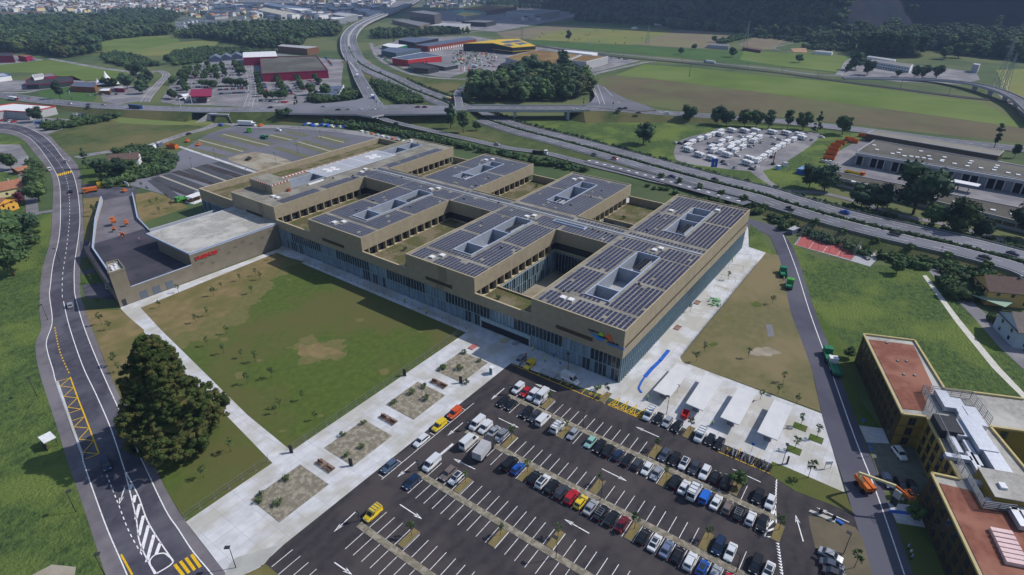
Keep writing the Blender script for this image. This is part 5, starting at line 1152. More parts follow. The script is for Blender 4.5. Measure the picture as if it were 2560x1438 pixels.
# ------------------------------------------------------------------ retail and industrial buildings
PUR = CRIM
bl = [
 ('store', 'flat white roofed store with bright red fascia at the left edge', 'shop', [(-40,270),(37,259.5),(139,267),(69.5,281),(12,277.5),(-50,286)], 6, LGREY, WHITE, .6, RED),
 ('shopping_centre', 'large shopping centre with crimson walls and dark grey roof between its tree lined car parks', 'mall', [(650,143),(792,141),(820,177),(655,186)], 8, CRIM, mat('mall_roof', '585753', '4c4b48', .95, scale=.05, c3='63625d', s3=.02), .8, CRIM),
 ('entrance_hall', 'white roofed crimson hall attached behind the shopping centre', 'hall', [(607,131),(689,128),(693,141),(607.5,144)], 10, CRIM, WHITE, 0, None),
 ('timber_barn', 'long brown timber hall with pale flat roof behind the shopping centre', 'hall', [(693,115),(705,111),(797,117),(767,121.5)], 9, WOODM, LGREY, 0, None),
 ('solar_shed', 'low shed with blue solar roof beside the motorway slip road', 'shed', [(790,234),(808,217),(860,213),(847,236.5)], 5, WHITE, SLATE, .2, None),
 ('restaurant', 'dark low restaurant with red sign band near the left roundabout', 'restaurant', [(64,201),(86,191),(180,193),(184,204),(95,212),(66,213)], 4.5, mat('dark_green_cladding', '363f42', None, .7), DGREY, .5, CRIM),
 ('white_house', 'white two storey house behind the dark restaurant', 'house', [(80,188),(106,184),(110,191),(84,195)], 7, WHITE, LGREY, .2, None),
 ('grey_shop', 'grey roofed shop beside the white house near the left roundabout', 'shop', [(108,186),(130,183),(140,190),(113,193)], 6.5, CRIM, MGREY, .2, None),
 ('timber_restaurant', 'rambling timber restaurant with grey roof beside its car park', 'restaurant', [(176,216),(187,206),(240,207),(236,219)], 5, mat('orange_wood', '8a5638', '7a4a30', .8, scale=.5), SLATE, .2, None),
 ('kiosk', 'small white roofed kiosk in the restaurant car park', 'kiosk', [(247,227),(255,222),(276,221),(273,227)], 3.6, WOODM, WHITE, 0, None),
 ('red_kiosk', 'small grey roofed kiosk with red front in the restaurant car park', 'kiosk', [(285,220),(288,216),(309,216),(309,221)], 4, CRIM, LGREY, 0, None),
 ('crimson_store', 'crimson fronted store at the left edge beyond the meadow', 'shop', [(-30,141),(-10,133),(30,132),(33,141)], 8, CRIM, DGREY, .4, CRIM),
 ('crimson_shop', 'smaller crimson shop beside the crimson fronted store', 'shop', [(44,139),(60,136),(80,139),(64,143)], 6, CRIM, BROOF, .2, CRIM),
 ('car_dealer', 'blue and white garage at the left edge beside parked cars', 'garage', [(-40,188),(10,183),(27,189),(-30,196)], 5, WHITE, LGREY, .5, BLUE),
 ('black_hall', 'black warehouse with white window slots beyond the slate roofed hall', 'warehouse', [(996,100),(1021,93),(1096,96),(1038,107)], 9, mat('blackblue', '22272f', None, .7), SLATE, 0, None),
 ('brick_hall', 'long slate roofed brick hall with loading doors beside the yellow and black hall', 'hall', [(1039,112),(1071,116),(1191,98),(1169,93)], 8, mat('brick_wall', '7d3f38', '6f3731', .8, scale=.5), SLATE, 0, None),
 ('green_shed', 'small green shed with pale roof in the industrial estate', 'shed', [(955,113),(970,108),(1018,113),(985,121)], 5.5, mat('fir_green', '1f6a44', None, .7), WHITE, 0, None),
 ('blue_hall', 'slate blue roofed hall with dark cladding between the green shed and the striped building', 'hall', [(953,126),(973,118),(1052,122),(990,133)], 8, mat('teal_grey', '4a5c68', None, .7), SLATE, 0, None),
 ('striped_building', 'red and white striped commercial building with grey roof', 'building', [(980,145),(1056,131),(1104,140),(1075,143),(1020,150)], 8, mat('stripe_wall', 'b03038', 'a52c34', .7, scale=.3), SLATE, .3, WHITE),
 ('showroom', 'glass fronted car showroom with flat dark roof beside the motorway', 'showroom', [(1019,160),(1050,157),(1097,168),(1070,173),(1036,170)], 5.5, WIN, DGREY, .4, DGREY),
 ('showroom_annex', 'low dark showroom annex behind the glass fronted car showroom', 'showroom', [(1066,158),(1100,156),(1145,162),(1112,168)], 4.5, WIN, MGREY, .3, LGREY),
 ('brown_roof_mall', 'grey warehouse store with brown planted roof behind the round wood', 'warehouse', [(1264,144),(1300,134),(1345,126),(1450,137),(1418,150),(1368,166),(1320,160)], 8, LGREY, BROOF, .5, LGREY),
 ('brown_roof_store', 'grey store with brown planted roof beside the loading yard', 'shop', [(1424,151),(1455,138),(1520,142),(1466,155)], 9, LGREY, BROOF, .5, WHITE),
 ('white_canopy_hall', 'long white roofed strip behind the brown roofed stores', 'hall', [(1398,127),(1412,125),(1494,132),(1480,137)], 7, WHITE, WHITE, 0, None),
 ('grey_hotel', 'tall dark grey slab building beside the viaduct', 'hotel', [(1023,30),(1060,26),(1102,33),(1086,38)], 22, mat('slab_grey', '5b585c', '504d51', .8, scale=.2, wave=(.5, 'X', 0, .3, '45434a')), MGREY, .5, None),
 ('retail_hall', 'white retail hall with orange sign beside the grey slab building', 'shop', [(1073,64),(1115,58),(1176,60),(1150,68)], 12, LGREY, LGREY, .4, WHITE),
 ('low_brown_hall', 'low brown hall in front of the grey slab building', 'hall', [(980,50),(1010,48),(1075,58),(1050,66)], 8, mat('taupe_wall', '6e6259', None, .8), MGREY, .3, None),
 ('yellow_roof_hall', 'white hall with bright yellow roof beyond the dark retail block', 'warehouse', [(1140,36),(1160,30),(1206,35),(1162,41)], 13, LGREY, YEL, 0, None),
 ('dark_retail_block', 'dark retail block with small signs beside the brown field', 'shop', [(1154,54),(1190,50),(1240,52),(1215,57)], 9, DGREY, MGREY, .3, None),
 ('white_superstore', 'big white and grey superstore at the far end of the green field', 'shop', [(1265,30),(1300,24),(1400,27),(1335,36)], 15, LGREY, MGREY, .5, WHITE),
 ('orange_trim_store', 'low store with long orange fascia behind the yellow roofed hall', 'shop', [(1160,22),(1215,15),(1292,18),(1215,27)], 12, mat('brownish', '7a6a5a', None, .8), BROOF, .8, ORANGE),
 ('teal_roof_shed', 'teal roofed sheds behind the yellow roofed hall', 'shed', [(1120,30),(1165,24),(1216,30),(1170,33)], 9, LGREY, mat('teal_roof', '5b9a8e', None, .7), 0, None),
 ('long_white_hall', 'longest white roofed factory hall in the top left industrial estate', 'factory', [(660,11),(676,7),(780,22),(752,27)], 14, SHB, WHITE, 0, None),
 ('grey_factory', 'grey walled factory in front of the longest white roofed hall', 'factory', [(645,25),(662,19),(738,33),(702,37)], 13, LGREY, mat('dusty_roof', 'a8a49a', None, .9), 0, None),
 ('white_warehouse', 'grey and white warehouse beside the start of the viaduct', 'warehouse', [(827,35),(848,31),(894,36),(862,41)], 13, SHB, LGREY, 0, WHITE),
 ('flat_store_hall', 'low pale hall between the white warehouse and the viaduct', 'hall', [(895,27),(912,23),(975,30),(948,35)], 9, WHITE, LGREY, 0, None),
 ('barn_hall', 'dark red barn like hall with pale roof behind the white warehouse', 'barn', [(812,21),(828,17),(885,20),(845,26)], 9, mat('dull_red', '6f4340', None, .8), LGREY, 0, None),
 ('barracks', 'long grey barracks building with white walls beyond the railway', 'building', [(2177,152),(2186,150),(2283,161),(2276,168)], 7, WHITE, mat('barrack_roof', '7a7776', None, .9), .2, None),
 ('barracks_annex', 'pale roofed annex behind the long grey barracks', 'building', [(2168,142),(2174,140),(2240,149),(2238,153)], 6, WHITE, LGREY, .2, None),
 ('site_hut', 'long pale hut beside the gravel bank beyond the railway', 'hut', [(2035,128),(2040,126),(2083,129),(2080,132)], 4, WHITE, LGREY, 0, None),
 ('stable_hut', 'low dark red shed beside the field track', 'shed', [(1857,119),(1862,116),(1905,122),(1902,126)], 4, mat('dull_red', '6f4340', None, .8), TILEB, 0, None),
 ('field_barn', 'grey field barn near the ploughed field', 'barn', [(1768,112),(1776,108),(1824,111),(1822,116)], 5, LGREY, MGREY, 0, None),
 ('quarry_roof', 'pale flat canopy roof at the foot of the wooded slope', 'canopy', [(1798,48),(1812,46),(1848,49),(1842,51)], 6, BRONZED, LGREY, 0, None),
 ('observation_hut', 'small grey tower block in the yard right of the barracks', 'tower', [(2432,161),(2438,158),(2452,160),(2448,164)], 9, LGREY, LGREY, .3, None),
 ('apartment_block', 'long white apartment block with balconies beyond the left wood', 'flats', [(48,31),(60,26),(110,29),(104,35)], 12, WHITE, TILEB, 0, None),
 ('apartment_block', 'white stepped apartment block beside the red roofed house beyond the left wood', 'flats', [(146,36),(160,30),(190,27),(186,34)], 12, WHITE, MGREY, 0, None),
 ('apartment_block', 'white apartment row at the left edge beyond the left wood', 'flats', [(-20,34),(-10,29),(45,31),(44,36)], 11, WHITE, TILEB, 0, None),
 ('big_white_hall', 'large pale factory at the top edge left of the viaduct', 'factory', [(590,5),(620,0),(750,2),(740,8)], 12, LGREY, MGREY, 0, None),
]
for nme, lab, cat_, pts, z, wl_, rf, par, pm_ in bl:
    wn = None
    if nme in ('apartment_block', 'white_house', 'barracks', 'grey_hotel', 'barracks_annex'):
        hh = z-1
        wn = [(e, k*3+1, k*3+2.3, 2.6, 1.4, WIN) for e in (0, 3) for k in range(int(hh/3))]
    if nme in ('brick_hall', 'shopping_centre', 'striped_building', 'black_hall', 'brown_roof_store'): wn = [(e, .2, 3.8, 3, 3.2, WHITE if nme == 'brick_hall' else WIN) for e in (1, 3)]
    block(nme, lab, cat_, pts, z, wl_, rf, parapet=par, pm=pm_, windows=wn)
# fuel station with crimson canopy
fs = root('fuel_station', 'fuel station with crimson canopy in front of the shopping centre car park', 'fuel station', (*G(503,250), 0))
P = [Vector(G(*p, 6))-Vector(fs.location[:2]) for p in ((477,224),(530,222),(528,241),(474,242))]
MB().prism([tuple(p) for p in P], 5.2, 6.2, CRIM, bot=True).build('canopy_roof', fs)
for u in (.2, .8):
    for v in (.25, .75):
        p = (P[0]*(1-u)+P[1]*u)*(1-v)+(P[3]*(1-u)+P[2]*u)*v; MB().box(p.x-.3, p.y-.3, 0, p.x+.3, p.y+.3, 5.2, WHITE).build('pillar', fs)
        MB().box(p.x-.5, p.y+1.5, 0, p.x+.5, p.y+2.5, 1.8, WHITE).build('pump', fs)
q = MB()
c_ = G(468,240,3)
for i in range(8):
    t, u = math.pi*i/8, math.pi*(i+1)/8; x = c_.x-fs.location.x; y = c_.y-fs.location.y
    q.add([(x-6+7*0, y+7*math.cos(t), 5*math.sin(t)), (x+6, y+7*math.cos(t), 5*math.sin(t)), (x+6, y+7*math.cos(u), 5*math.sin(u)), (x-6, y+7*math.cos(u), 5*math.sin(u))], [(0, 1, 2, 3)], WHITE)
q.build('car_wash_shell', fs)
# yellow and black hall with folded roof
YB = root('yellow_black_hall', 'big black hall with folded yellow roof carrying solar panels beside the brown field', 'warehouse', (*G(1240,150), 0))
yo = Vector(YB.location[:2]); F_ = lambda px, py, z: tuple(Vector(G(px, py, z))-yo)
a1, a2, a3, a4, a5, a6 = F_(1158,109,11), F_(1232,108,13), F_(1281,119,10), F_(1339,115,10), F_(1296,97.5,13), F_(1245,99,13)
q = MB(); BK = mat('hall_black', '25272c', None, .6)
foot_ = [a1, a2, a3, a4, a5, a6]; q.prism(foot_, -.3, [10.6, 12.6, 9.6, 9.6, 12.6, 12.6], BK); q.build('wall', YB)
q = MB(); q.prism(foot_, [10.6, 12.6, 9.6, 9.6, 12.6, 12.6], [11.2, 13.2, 10.2, 10.2, 13.2, 13.2], YEL); q.build('roof', YB)
mid = (Vector(a2)+Vector(a3)+Vector(a4)+Vector(a5))/4
for dx, dy in ((-.28, .1), (.25, .12), (-.1, -.3), (.3, -.25)):
    u, v = .5+dx*.8, .5+dy
    p = (Vector(a2)*(1-u)+Vector(a5)*u)*(1-v)+(Vector(a3)*(1-u)+Vector(a4)*u)*v; z = 13.2*(1-v)+10.2*v
    e1 = (Vector(a5)-Vector(a2))*.17; e2 = (Vector(a3)-Vector(a2))*.17; hz = (10.2-13.2)*.17
    m = MB(); m.add([(*(p-e1-e2), z-hz+.3), (*(p+e1-e2), z-hz+.3), (*(p+e1+e2), z+hz+.3), (*(p-e1+e2), z+hz+.3)], [(0, 1, 2, 3)], SLATE); m.build('solar_array', YB)
m = MB()
for u, v in ((a1, a2), (a2, a3), (a3, a4)): m.bar((*(Vector(u)*1.004), 4.6), (*(Vector(v)*1.004), 4.6), .5, .8, YEL)
m.build('yellow_band', YB)
# marquee tents
for i, (px, py, r_, h) in enumerate(((247,214,5,7), (256,214,5,6.5), (271,213,11,14), (288,214,7,7))):
    g = G(px, py); t_ = root('marquee', ['leftmost small white peaked tent behind the clipped trees', 'second small white peaked tent from the left behind the clipped trees', 'tallest white peaked tent behind the clipped trees', 'white tent right of the tallest peak behind the clipped trees'][i], 'tent', (g.x, g.y, 0))
    q = MB(); n = 12; prof = [(1, 2.2), (.6, 3.2), (.28, .55*h), (.1, .82*h), (.02, h)]
    vs = [(r_*rr_*math.cos(2*math.pi*k/n), r_*rr_*math.sin(2*math.pi*k/n), z) for rr_, z in prof for k in range(n)]
    q.add(vs, [(j*n+k, j*n+(k+1) % n, (j+1)*n+(k+1) % n, (j+1)*n+k) for j in range(len(prof)-1) for k in range(n)], WHITE, True); q.build('canopy', t_)
    q = MB(); q.tube((0, 0, 0), (0, 0, h), .15, .1, STEEL); q.build('pole', t_)
# glasshouses beside the mall
for i, (px, py) in enumerate(((541,152), (567,149), (593,146))):
    g = G(px, py); house('greenhouse', ['left', 'middle', 'right'][i]+' one of three grey glasshouses beside the shopping centre', px, py, 26, 15, 4, 4, angpx((px, py), (px+3, py-10)), SLATE, mat('glasshouse_glass', '64707c', '5b6672', .3, .2, scale=.2), cat='greenhouse', win=False, chim=False, over=.1)
# white terraced houses
TH = None
k = 0
for row, (x0, y0, x1, y1, n) in enumerate(((447,62,500,52,5), (447,69,500,66,4), (505,55,640,66,10), (552,70,650,78,6))):
    for j in range(n):
        t = (j+.5)/n; px, py = x0+(x1-x0)*t, y0+(y1-y0)*t+3; g = G(px, py)
        if TH is None:
            TH = root('terraced_house', 'white terraced house with a half round gable beyond the far meadow', 'house', (g.x, g.y, 0), 0, group='white terraced houses with rounded gables')
            MB().box(-9, -7, -.3, 9, 7, 5.5, WHITE).build('wall', TH)
            q = MB()
            for i in range(6):
                a_, b2 = math.pi*i/12, math.pi*(i+1)/12
                q.add([(-9+16*math.sin(a_), -7.2, 5.4+6*math.cos(a_)-2), (-9+16*math.sin(b2), -7.2, 5.4+6*math.cos(b2)-2), (-9+16*math.sin(b2), 7.2, 5.4+6*math.cos(b2)-2), (-9+16*math.sin(a_), 7.2, 5.4+6*math.cos(a_)-2)], [(0, 1, 2, 3)], DGREY)
                q.add([(-9+16*math.sin(a_), -7.2, 5.4+6*math.cos(a_)-2), (-9+16*math.sin(b2), -7.2, 5.4+6*math.cos(b2)-2), (-9+16*math.sin(b2), -7.2, 5.2), (-9+16*math.sin(a_), -7.2, 5.2)], [(0, 1, 2, 3)], WHITE)
            q.build('roof', TH)
            for x in (-5, 0, 5): MB().box(x-1, -7.15, 1, x+1, -7, 3.4, WIN).build('window', TH)
            TH.rotation_euler.z = R(-35)
        else: clone(TH, loc=(g.x, g.y, 0), rz=R(-35)+rnd.uniform(-.1, .1))
# far town: individual houses and sheds
protos = []
for lab, wl_, rf, l, w_, h, rh in (('pale house with brown tiled roof in the far town', WHITE, TILEB, 15, 11, 7, 3.5), ('cream house with red tiled roof in the far town', CREAM, TILE, 14, 11, 6.5, 3.2), ('white apartment block with flat roof in the far town', WHITE, LGREY, 30, 13, 12, .3),
        ('long pale hall with grey roof in the far industrial estate', LGREY, SLATE, 46, 24, 8, 2), ('white roofed hall in the far industrial estate', SHB, WHITE, 40, 22, 8, 1.2)):
    r = house('far_house' if h < 8 and l < 20 else ('far_block' if h > 10 else 'far_hall'), lab, 0, 0, l, w_, h, rh, 0, wl_, rf, group=lab.split(' with')[0].replace(' roofed', '')+' group', chim=False, loc=(0, 0), cat='house' if l < 20 else 'building')
    protos.append(r)
def inpoly(x, y, P):
    c = False; j = len(P)-1
    for i in range(len(P)):
        if (P[i][1] > y) != (P[j][1] > y) and x < (P[j][0]-P[i][0])*(y-P[i][1])/(P[j][1]-P[i][1])+P[i][0]: c = not c
        j = i
    return c
used = [False]*5; placed = []
def town(poly, n, kinds, gap, seed):
    rr = random.Random(seed); k = 0; tries = 0
    xs = [p[0] for p in poly]; ys = [p[1] for p in poly]
    while k < n and tries < 6000:
        tries += 1
        px, py = rr.uniform(min(xs), max(xs)), min(ys)+(max(ys)-min(ys))*rr.random()
        if not inpoly(px, py, poly): continue
        g = G(px, py)
        if any((g.x-a)**2+(g.y-b_)**2 < gap*gap for a, b_ in placed): continue
        if min((g.x-p[0])**2+(g.y-p[1])**2 for p in MP[::3]) < 45**2: continue
        placed.append((g.x, g.y)); i = rr.choice(kinds); a = rr.choice((.3, .3, 1.9, rr.uniform(0, 3)))
        if not used[i]: used[i] = True; protos[i].location = (g.x, g.y, 0); protos[i].rotation_euler = (0, 0, a)
        else: clone(protos[i], loc=(g.x, g.y, 0), rz=a, scale=(rr.uniform(.8, 1.4), rr.uniform(.9, 1.3), rr.uniform(.8, 1.25)))
        k += 1
town([(-80,1.5),(640,1.5),(560,22),(430,30),(330,38),(230,30),(100,27),(-80,33)], 230, (0, 0, 0, 1, 2, 2), 16, 5)
FH = MB(); rh = random.Random(31)
for poly, n_h in (([(-80,1.5),(640,1.5),(560,24),(430,30),(330,38),(230,32),(100,29),(-80,34)], 620), ([(560,3),(1010,3),(930,30),(880,46),(700,46),(640,40),(560,25)], 160), ([(1075,2),(1420,6),(1380,14),(1250,12),(1130,20),(1060,16)], 90)):
    for k_ in range(n_h):
        px, py = rh.uniform(poly[0][0], poly[1][0]), rh.uniform(1.5, 38)
        if not inpoly(px, py, poly): continue
        g = G(px, py); a_ = rh.choice((.3, 1.87)); l_, w_, h_ = rh.uniform(5, 14), rh.uniform(4, 7), rh.uniform(5, 11); ca, sa = math.cos(a_), math.sin(a_)
        if min((g.x-p[0])**2+(g.y-p[1])**2 for p in MP[::4]) < 40**2: continue
        FH.tf = lambda x, y, z: (g.x+x*ca-y*sa, g.y+x*sa+y*ca, z); rm = rh.choice((TILEB, LGREY, TILE, MGREY, WHITE)); FH.box(-l_, -w_, 0, l_, w_, h_, rh.choice((WHITE, WHITE, CREAM, LGREY)), top=rm); FH.add([(-l_, -w_, h_), (l_, -w_, h_), (l_, 0, h_+2.5), (-l_, 0, h_+2.5), (-l_, w_, h_), (l_, w_, h_)], [(0, 1, 2, 3), (3, 2, 5, 4)], rm)
FH.tf = None; tag(FH.build('far_town_houses'), 'dense mass of small houses in the far town', None, None, 'stuff')
town([(-80,1.5),(640,1.5),(560,14),(200,18),(-80,18)], 40, (2, 2, 0), 26, 8)
town([(560,3),(1010,3),(940,24),(880,50),(840,62),(700,50),(640,45),(560,25)], 85, (3, 4, 4, 2, 0), 30, 6)
town([(1075,2),(1420,6),(1380,14),(1250,12),(1130,24),(1060,20)], 30, (3, 4, 1, 0), 40, 9)
town([(420,28),(640,30),(700,48),(560,48),(420,44)], 26, (0, 1, 3), 28, 10)
town([(1260,50),(1300,46),(1580,52),(1700,62),(1655,66),(1580,58)], 5, (0, 1), 26, 11)
# ------------------------------------------------------------------ vehicles
CC = {'white': 'd8dadf', 'black': '1b1c22', 'silver': '9b9fa8', 'dark grey': '3d3f48', 'slate': '4a5261', 'red': 'b3202d', 'dark red': '6f1a26', 'yellow': 'e2c22e', 'blue': '1f57b0', 'dark blue': '1c2f4e', 'orange': 'd4582a',
      'mint': '8fbdb4', 'taupe': '776b66', 'grey blue': '6a7694', 'green': '2f7a55', 'bright blue': '2468c8', 'steel blue': '4f6078', 'bright green': '4fae50', 'beige': 'b0a68e'}
LAMP = mat('lamp_glass', 'd9dde2', None, .2, spec=.8); TAIL = mat('tail_light_red', 'a01c20', None, .3)
PART = {}
def loft(mb, st, m, cap=True):
    "st: list of (x, half width, z bottom, z top)"
    n = 8; V = []
    for x, w_, zb, zt in st:
        V += [(x, -w_*.85, zb), (x, -w_, zb+(zt-zb)*.25), (x, -w_*.98, zb+(zt-zb)*.75), (x, -w_*.82, zt), (x, w_*.82, zt), (x, w_*.98, zb+(zt-zb)*.75), (x, w_, zb+(zt-zb)*.25), (x, w_*.85, zb)]
    F_ = [(i*n+k, (i+1)*n+k, (i+1)*n+(k+1) % n, i*n+(k+1) % n) for i in range(len(st)-1) for k in range(n)]
    F_ = [f[::-1] for f in F_]
    F_ += [tuple(range(n)), tuple(range((len(st)-1)*n, len(st)*n))[::-1]]
    mb.add(V, F_, m, False)
KINDS = {  # length, width, height, belt height, cabin: rear base, rear top, front top, front base ; bonnet height
 'hatchback': (4.15, 1.78, 1.48, .93, -1.95, -1.45, .35, 1.15, .86),
 'saloon': (4.6, 1.82, 1.44, .92, -1.65, -.95, .45, 1.2, .84),
 'estate': (4.65, 1.84, 1.5, .94, -2.2, -1.85, .45, 1.2, .86),
 'suv': (4.5, 1.9, 1.68, 1.05, -2.1, -1.7, .4, 1.15, 1.0),
 'minivan': (4.7, 1.88, 1.78, 1.05, -2.25, -1.95, .6, 1.5, .98),
 'small van': (4.4, 1.85, 1.85, 1.08, -2.15, -2.05, .55, 1.3, 1.0),
 'van': (5.1, 1.98, 2.05, 1.15, -2.5, -2.45, 1.1, 1.85, 1.1),
 'large van': (5.7, 2.02, 2.6, 1.25, -2.8, -2.75, 1.2, 2.0, 1.15),
}
def car_parts(kind):
    if kind in PART: return PART[kind]
    L_, Wd, H_, BZ, rb, rt, ft, fb_, bz = KINDS[kind]; hl, hw = L_/2, Wd/2; van = 'van' in kind and kind != 'minivan'; D = {}
    PH = paint('body_paint', '888888')
    q = MB()
    zt = lambda x: BZ if x < fb_ else bz
    loft(q, [(-hl, hw*.86, .38, BZ*.82), (-hl+.1, hw*.95, .25, BZ*.98), (-hl+.5, hw, .2, BZ), (fb_, hw, .2, BZ), (fb_+(hl-fb_)*.55, hw*.98, .2, bz*.95), (hl-.18, hw*.9, .22, bz*.84), (hl, hw*.74, .36, bz*.62)], PH)
    tw_ = hw*(.78 if not van else .9)
    cv = [(rb, -hw*.9, BZ-.02), (fb_, -hw*.88, BZ-.02), (fb_, hw*.88, BZ-.02), (rb, hw*.9, BZ-.02), (rt, -tw_, H_), (ft, -tw_*.97, H_), (ft, tw_*.97, H_), (rt, tw_, H_)]
    # pillars and roof: body coloured shell, slightly inside the glass
    q.add(cv, [(4, 5, 6, 7), (0, 1, 5, 4), (1, 2, 6, 5), (2, 3, 7, 6), (3, 0, 4, 7)], PH, False)
    mid = (rt+ft)/2
    q.add([(rt+.1, -tw_*.86, H_+.035), (ft-.06, -tw_*.84, H_+.025), (ft-.06, tw_*.84, H_+.025), (rt+.1, tw_*.86, H_+.035)], [(0, 1, 2, 3)], PH)
    D['body'] = q.mesh('body')
    def pane(i, j, k, l, mg=.1, nm='windscreen', off=.025, u0=0, u1=1):
        A = [Vector(cv[t]) for t in (i, j, k, l)]; n_ = (A[1]-A[0]).cross(A[3]-A[0]).normalized()*off
        f = lambda u, v: tuple((A[0]*(1-u)+A[1]*u)*(1-v)+(A[3]*(1-u)+A[2]*u)*v+n_)
        q = MB(); q.add([f(u0+mg*(u1-u0), .12), f(u1-mg*(u1-u0), .12), f(u1-mg*(u1-u0), .88), f(u0+mg*(u1-u0), .88)], [(0, 1, 2, 3)], WIN); return q.mesh(nm)
    D['windscreen'] = pane(1, 2, 6, 5, .05); D['rear_window'] = pane(3, 0, 4, 7, .08, 'rear_window')
    if van: D['side_window_1'] = pane(0, 1, 5, 4, .08, 'side_window', .025, .72, 1); D['side_window_2'] = pane(2, 3, 7, 6, .08, 'side_window', .025, 0, .28)
    else: D['side_window_1'] = pane(0, 1, 5, 4, .07, 'side_window'); D['side_window_2'] = pane(2, 3, 7, 6, .07, 'side_window')
    wh = MB().tube((0, -.11, 0), (0, .11, 0), .33, .33, BLACK, 12).tube((0, -.13, 0), (0, .13, 0), .19, .19, STEEL, 8); D['wheel'] = wh.mesh('wheel')
    D['headlight'] = MB().box(-.12, -.2, -.08, .05, .2, .08, LAMP).mesh('headlight'); D['tail_light'] = MB().box(-.04, -.1, -.14, .06, .1, .14, TAIL).mesh('tail_light')
    D['spec'] = (hl, hw, BZ, bz, H_, rt, ft, tw_)
    PART[kind] = D; return D
BODY = {}
T_ = 'first second third fourth fifth sixth seventh eighth ninth'.split()
ORD = ['first', 'second', 'third', 'fourth', 'fifth', 'sixth', 'seventh', 'eighth', 'ninth', 'tenth', 'eleventh', 'twelfth', 'thirteenth', 'fourteenth', 'fifteenth', 'sixteenth', 'seventeenth', 'eighteenth', 'nineteenth', 'twentieth']+['twenty '+x for x in T_]
def car(kind, colour, x, y, rz, label, group, z=0, rack=False, roofc=None, parts=True, name=None):
    D = car_parts(kind); k = (kind, colour)
    if k not in BODY:
        me = D['body'].copy(); me.materials[0] = paint('paint_'+colour.replace(' ', '_'), CC[colour]); BODY[k] = me
    r = root(name or ('parked_van' if 'van' in kind and kind != 'minivan' else 'parked_car'), label, 'van' if 'van' in kind and kind != 'minivan' else 'car', (x, y, z), rz, group)
    hl, hw, BZ, bz, H_, rt, ft, tw_ = D['spec']
    link('body', BODY[k], r)
    for p in ('windscreen', 'rear_window'): link(p, D[p], r)
    for p in ('side_window_1', 'side_window_2'): link('side_window', D[p], r)
    if parts:
        for sx in (-hl*.62, hl*.64):
            for sy in (-1, 1): link('wheel', D['wheel'], r, (sx, sy*(hw-.08), .33))
        for sy in (-1, 1):
            link('headlight', D['headlight'], r, (hl-.12, sy*hw*.62, bz*.72)); link('tail_light', D['tail_light'], r, (-hl+.02, sy*hw*.8, BZ*.75))
    if roofc: q = MB(); q.box(rt+.25, -tw_*.75, H_+.035, ft-.1, tw_*.75, H_+.055, WIN); q.build('sunroof', r)
    if rack:
        q = MB()
        for i in range(4): xx = rt+.3+i*(ft-rt-.5)/3; q.box(xx, -tw_, H_+.04, xx+.09, tw_, H_+.14, STEEL)
        q.box(rt+.2, -tw_, H_+.1, ft-.1, -tw_+.08, H_+.16, STEEL); q.box(rt+.2, tw_-.08, H_+.1, ft-.1, tw_, H_+.16, STEEL); q.build('roof_rack', r)
    return r
pi = math.pi
def row(xc, entries, rowname, group):
    "entries: (y, kind, colour, faces +x?, extras)"
    n = len(entries)
    for i, e in enumerate(entries):
        y, kind, col = e[:3]; fwd = e[3]; ex = e[4] if len(e) > 4 else {}
        nb = []
        if i > 0: nb.append(entries[i-1][2]+' '+entries[i-1][1])
        if i < n-1: nb.append(entries[i+1][2]+' '+entries[i+1][1])
        det = ' with roof rack' if ex.get('rack') else (' with dark roof' if ex.get('roofc') else '')
        pos = ('between '+' and '.join(nb)) if len(nb) == 2 else ('next to '+nb[0])
        lab = f"{col} {kind}{det}, {ORD[i]} in {rowname}"
        car(kind, col, xc+ex.pop('dx', 0), y, (0 if fwd else pi)+rnd.uniform(-.02, .02), lab, group, **ex)
row(107.2, [(74.5,'small van','white',0),(71.9,'hatchback','red',0),(69.5,'small van','white',0),(67,'large van','white',0,dict(dx=.4))], 'top strip nearest the hospital', 'cars in the car park')
row(107.0, [(31.3,'saloon','slate',0),(28.8,'estate','black',0),(26.4,'hatchback','white',0,dict(roofc=1)),(23.9,'suv','dark grey',0),(21.4,'suv','white',0),(19,'hatchback','black',1),(16.6,'minivan','black',1),(9.4,'suv','black',0),(6.8,'hatchback','white',0)], 'the right group above the top strip', 'cars in the car park')
row(100.3, [(74.5,'estate','black',0),(72,'hatchback','black',0),(66.8,'suv','black',0),(64.3,'estate','dark grey',0),(61.7,'van','white',1),(57.2,'van','white',1,dict(rack=True)),(52.8,'hatchback','silver',0),(47.8,'hatchback','mint',0),(45.3,'estate','black',0),(42.9,'suv','black',1),(40.4,'hatchback','dark blue',1),(37.8,'saloon','black',1),(35.2,'hatchback','dark grey',1),(32.8,'hatchback','white',0),(30.4,'saloon','silver',0),(26,'suv','black',1)], 'the group below the top strip', 'cars in the car park')
row(100.0, [(23.7,'saloon','white',1),(21.3,'large van','white',1,dict(rack=True)),(18.9,'small van','bright blue',1),(16.4,'saloon','white',1),(13.9,'hatchback','taupe',1),(11.5,'estate','black',1,dict(rack=True)),(9,'hatchback','white',1),(6.6,'suv','black',0)], 'the right group below the top strip', 'cars in the car park')
row(118.5, [(40.3,'van','white',0,dict(rack=True)),(37.8,'hatchback','black',0),(35.3,'hatchback','silver',0),(32.6,'saloon','black',0),(26.6,'van','white',0,dict(rack=True)),(24.1,'hatchback','black',0),(21.8,'saloon','black',0)], 'the row against the shelter plaza', 'cars in the car park')
row(89.2, [(74.6,'van','white',0),(72,'small van','white',0),(69.5,'saloon','silver',0),(67,'estate','silver',0,dict(rack=True)),(12.3,'minivan','dark blue',0),(9.9,'saloon','white',0),(5,'minivan','black',0),(2.6,'saloon','white',0,dict(roofc=1))], 'the row above the second strip', 'cars in the car park')
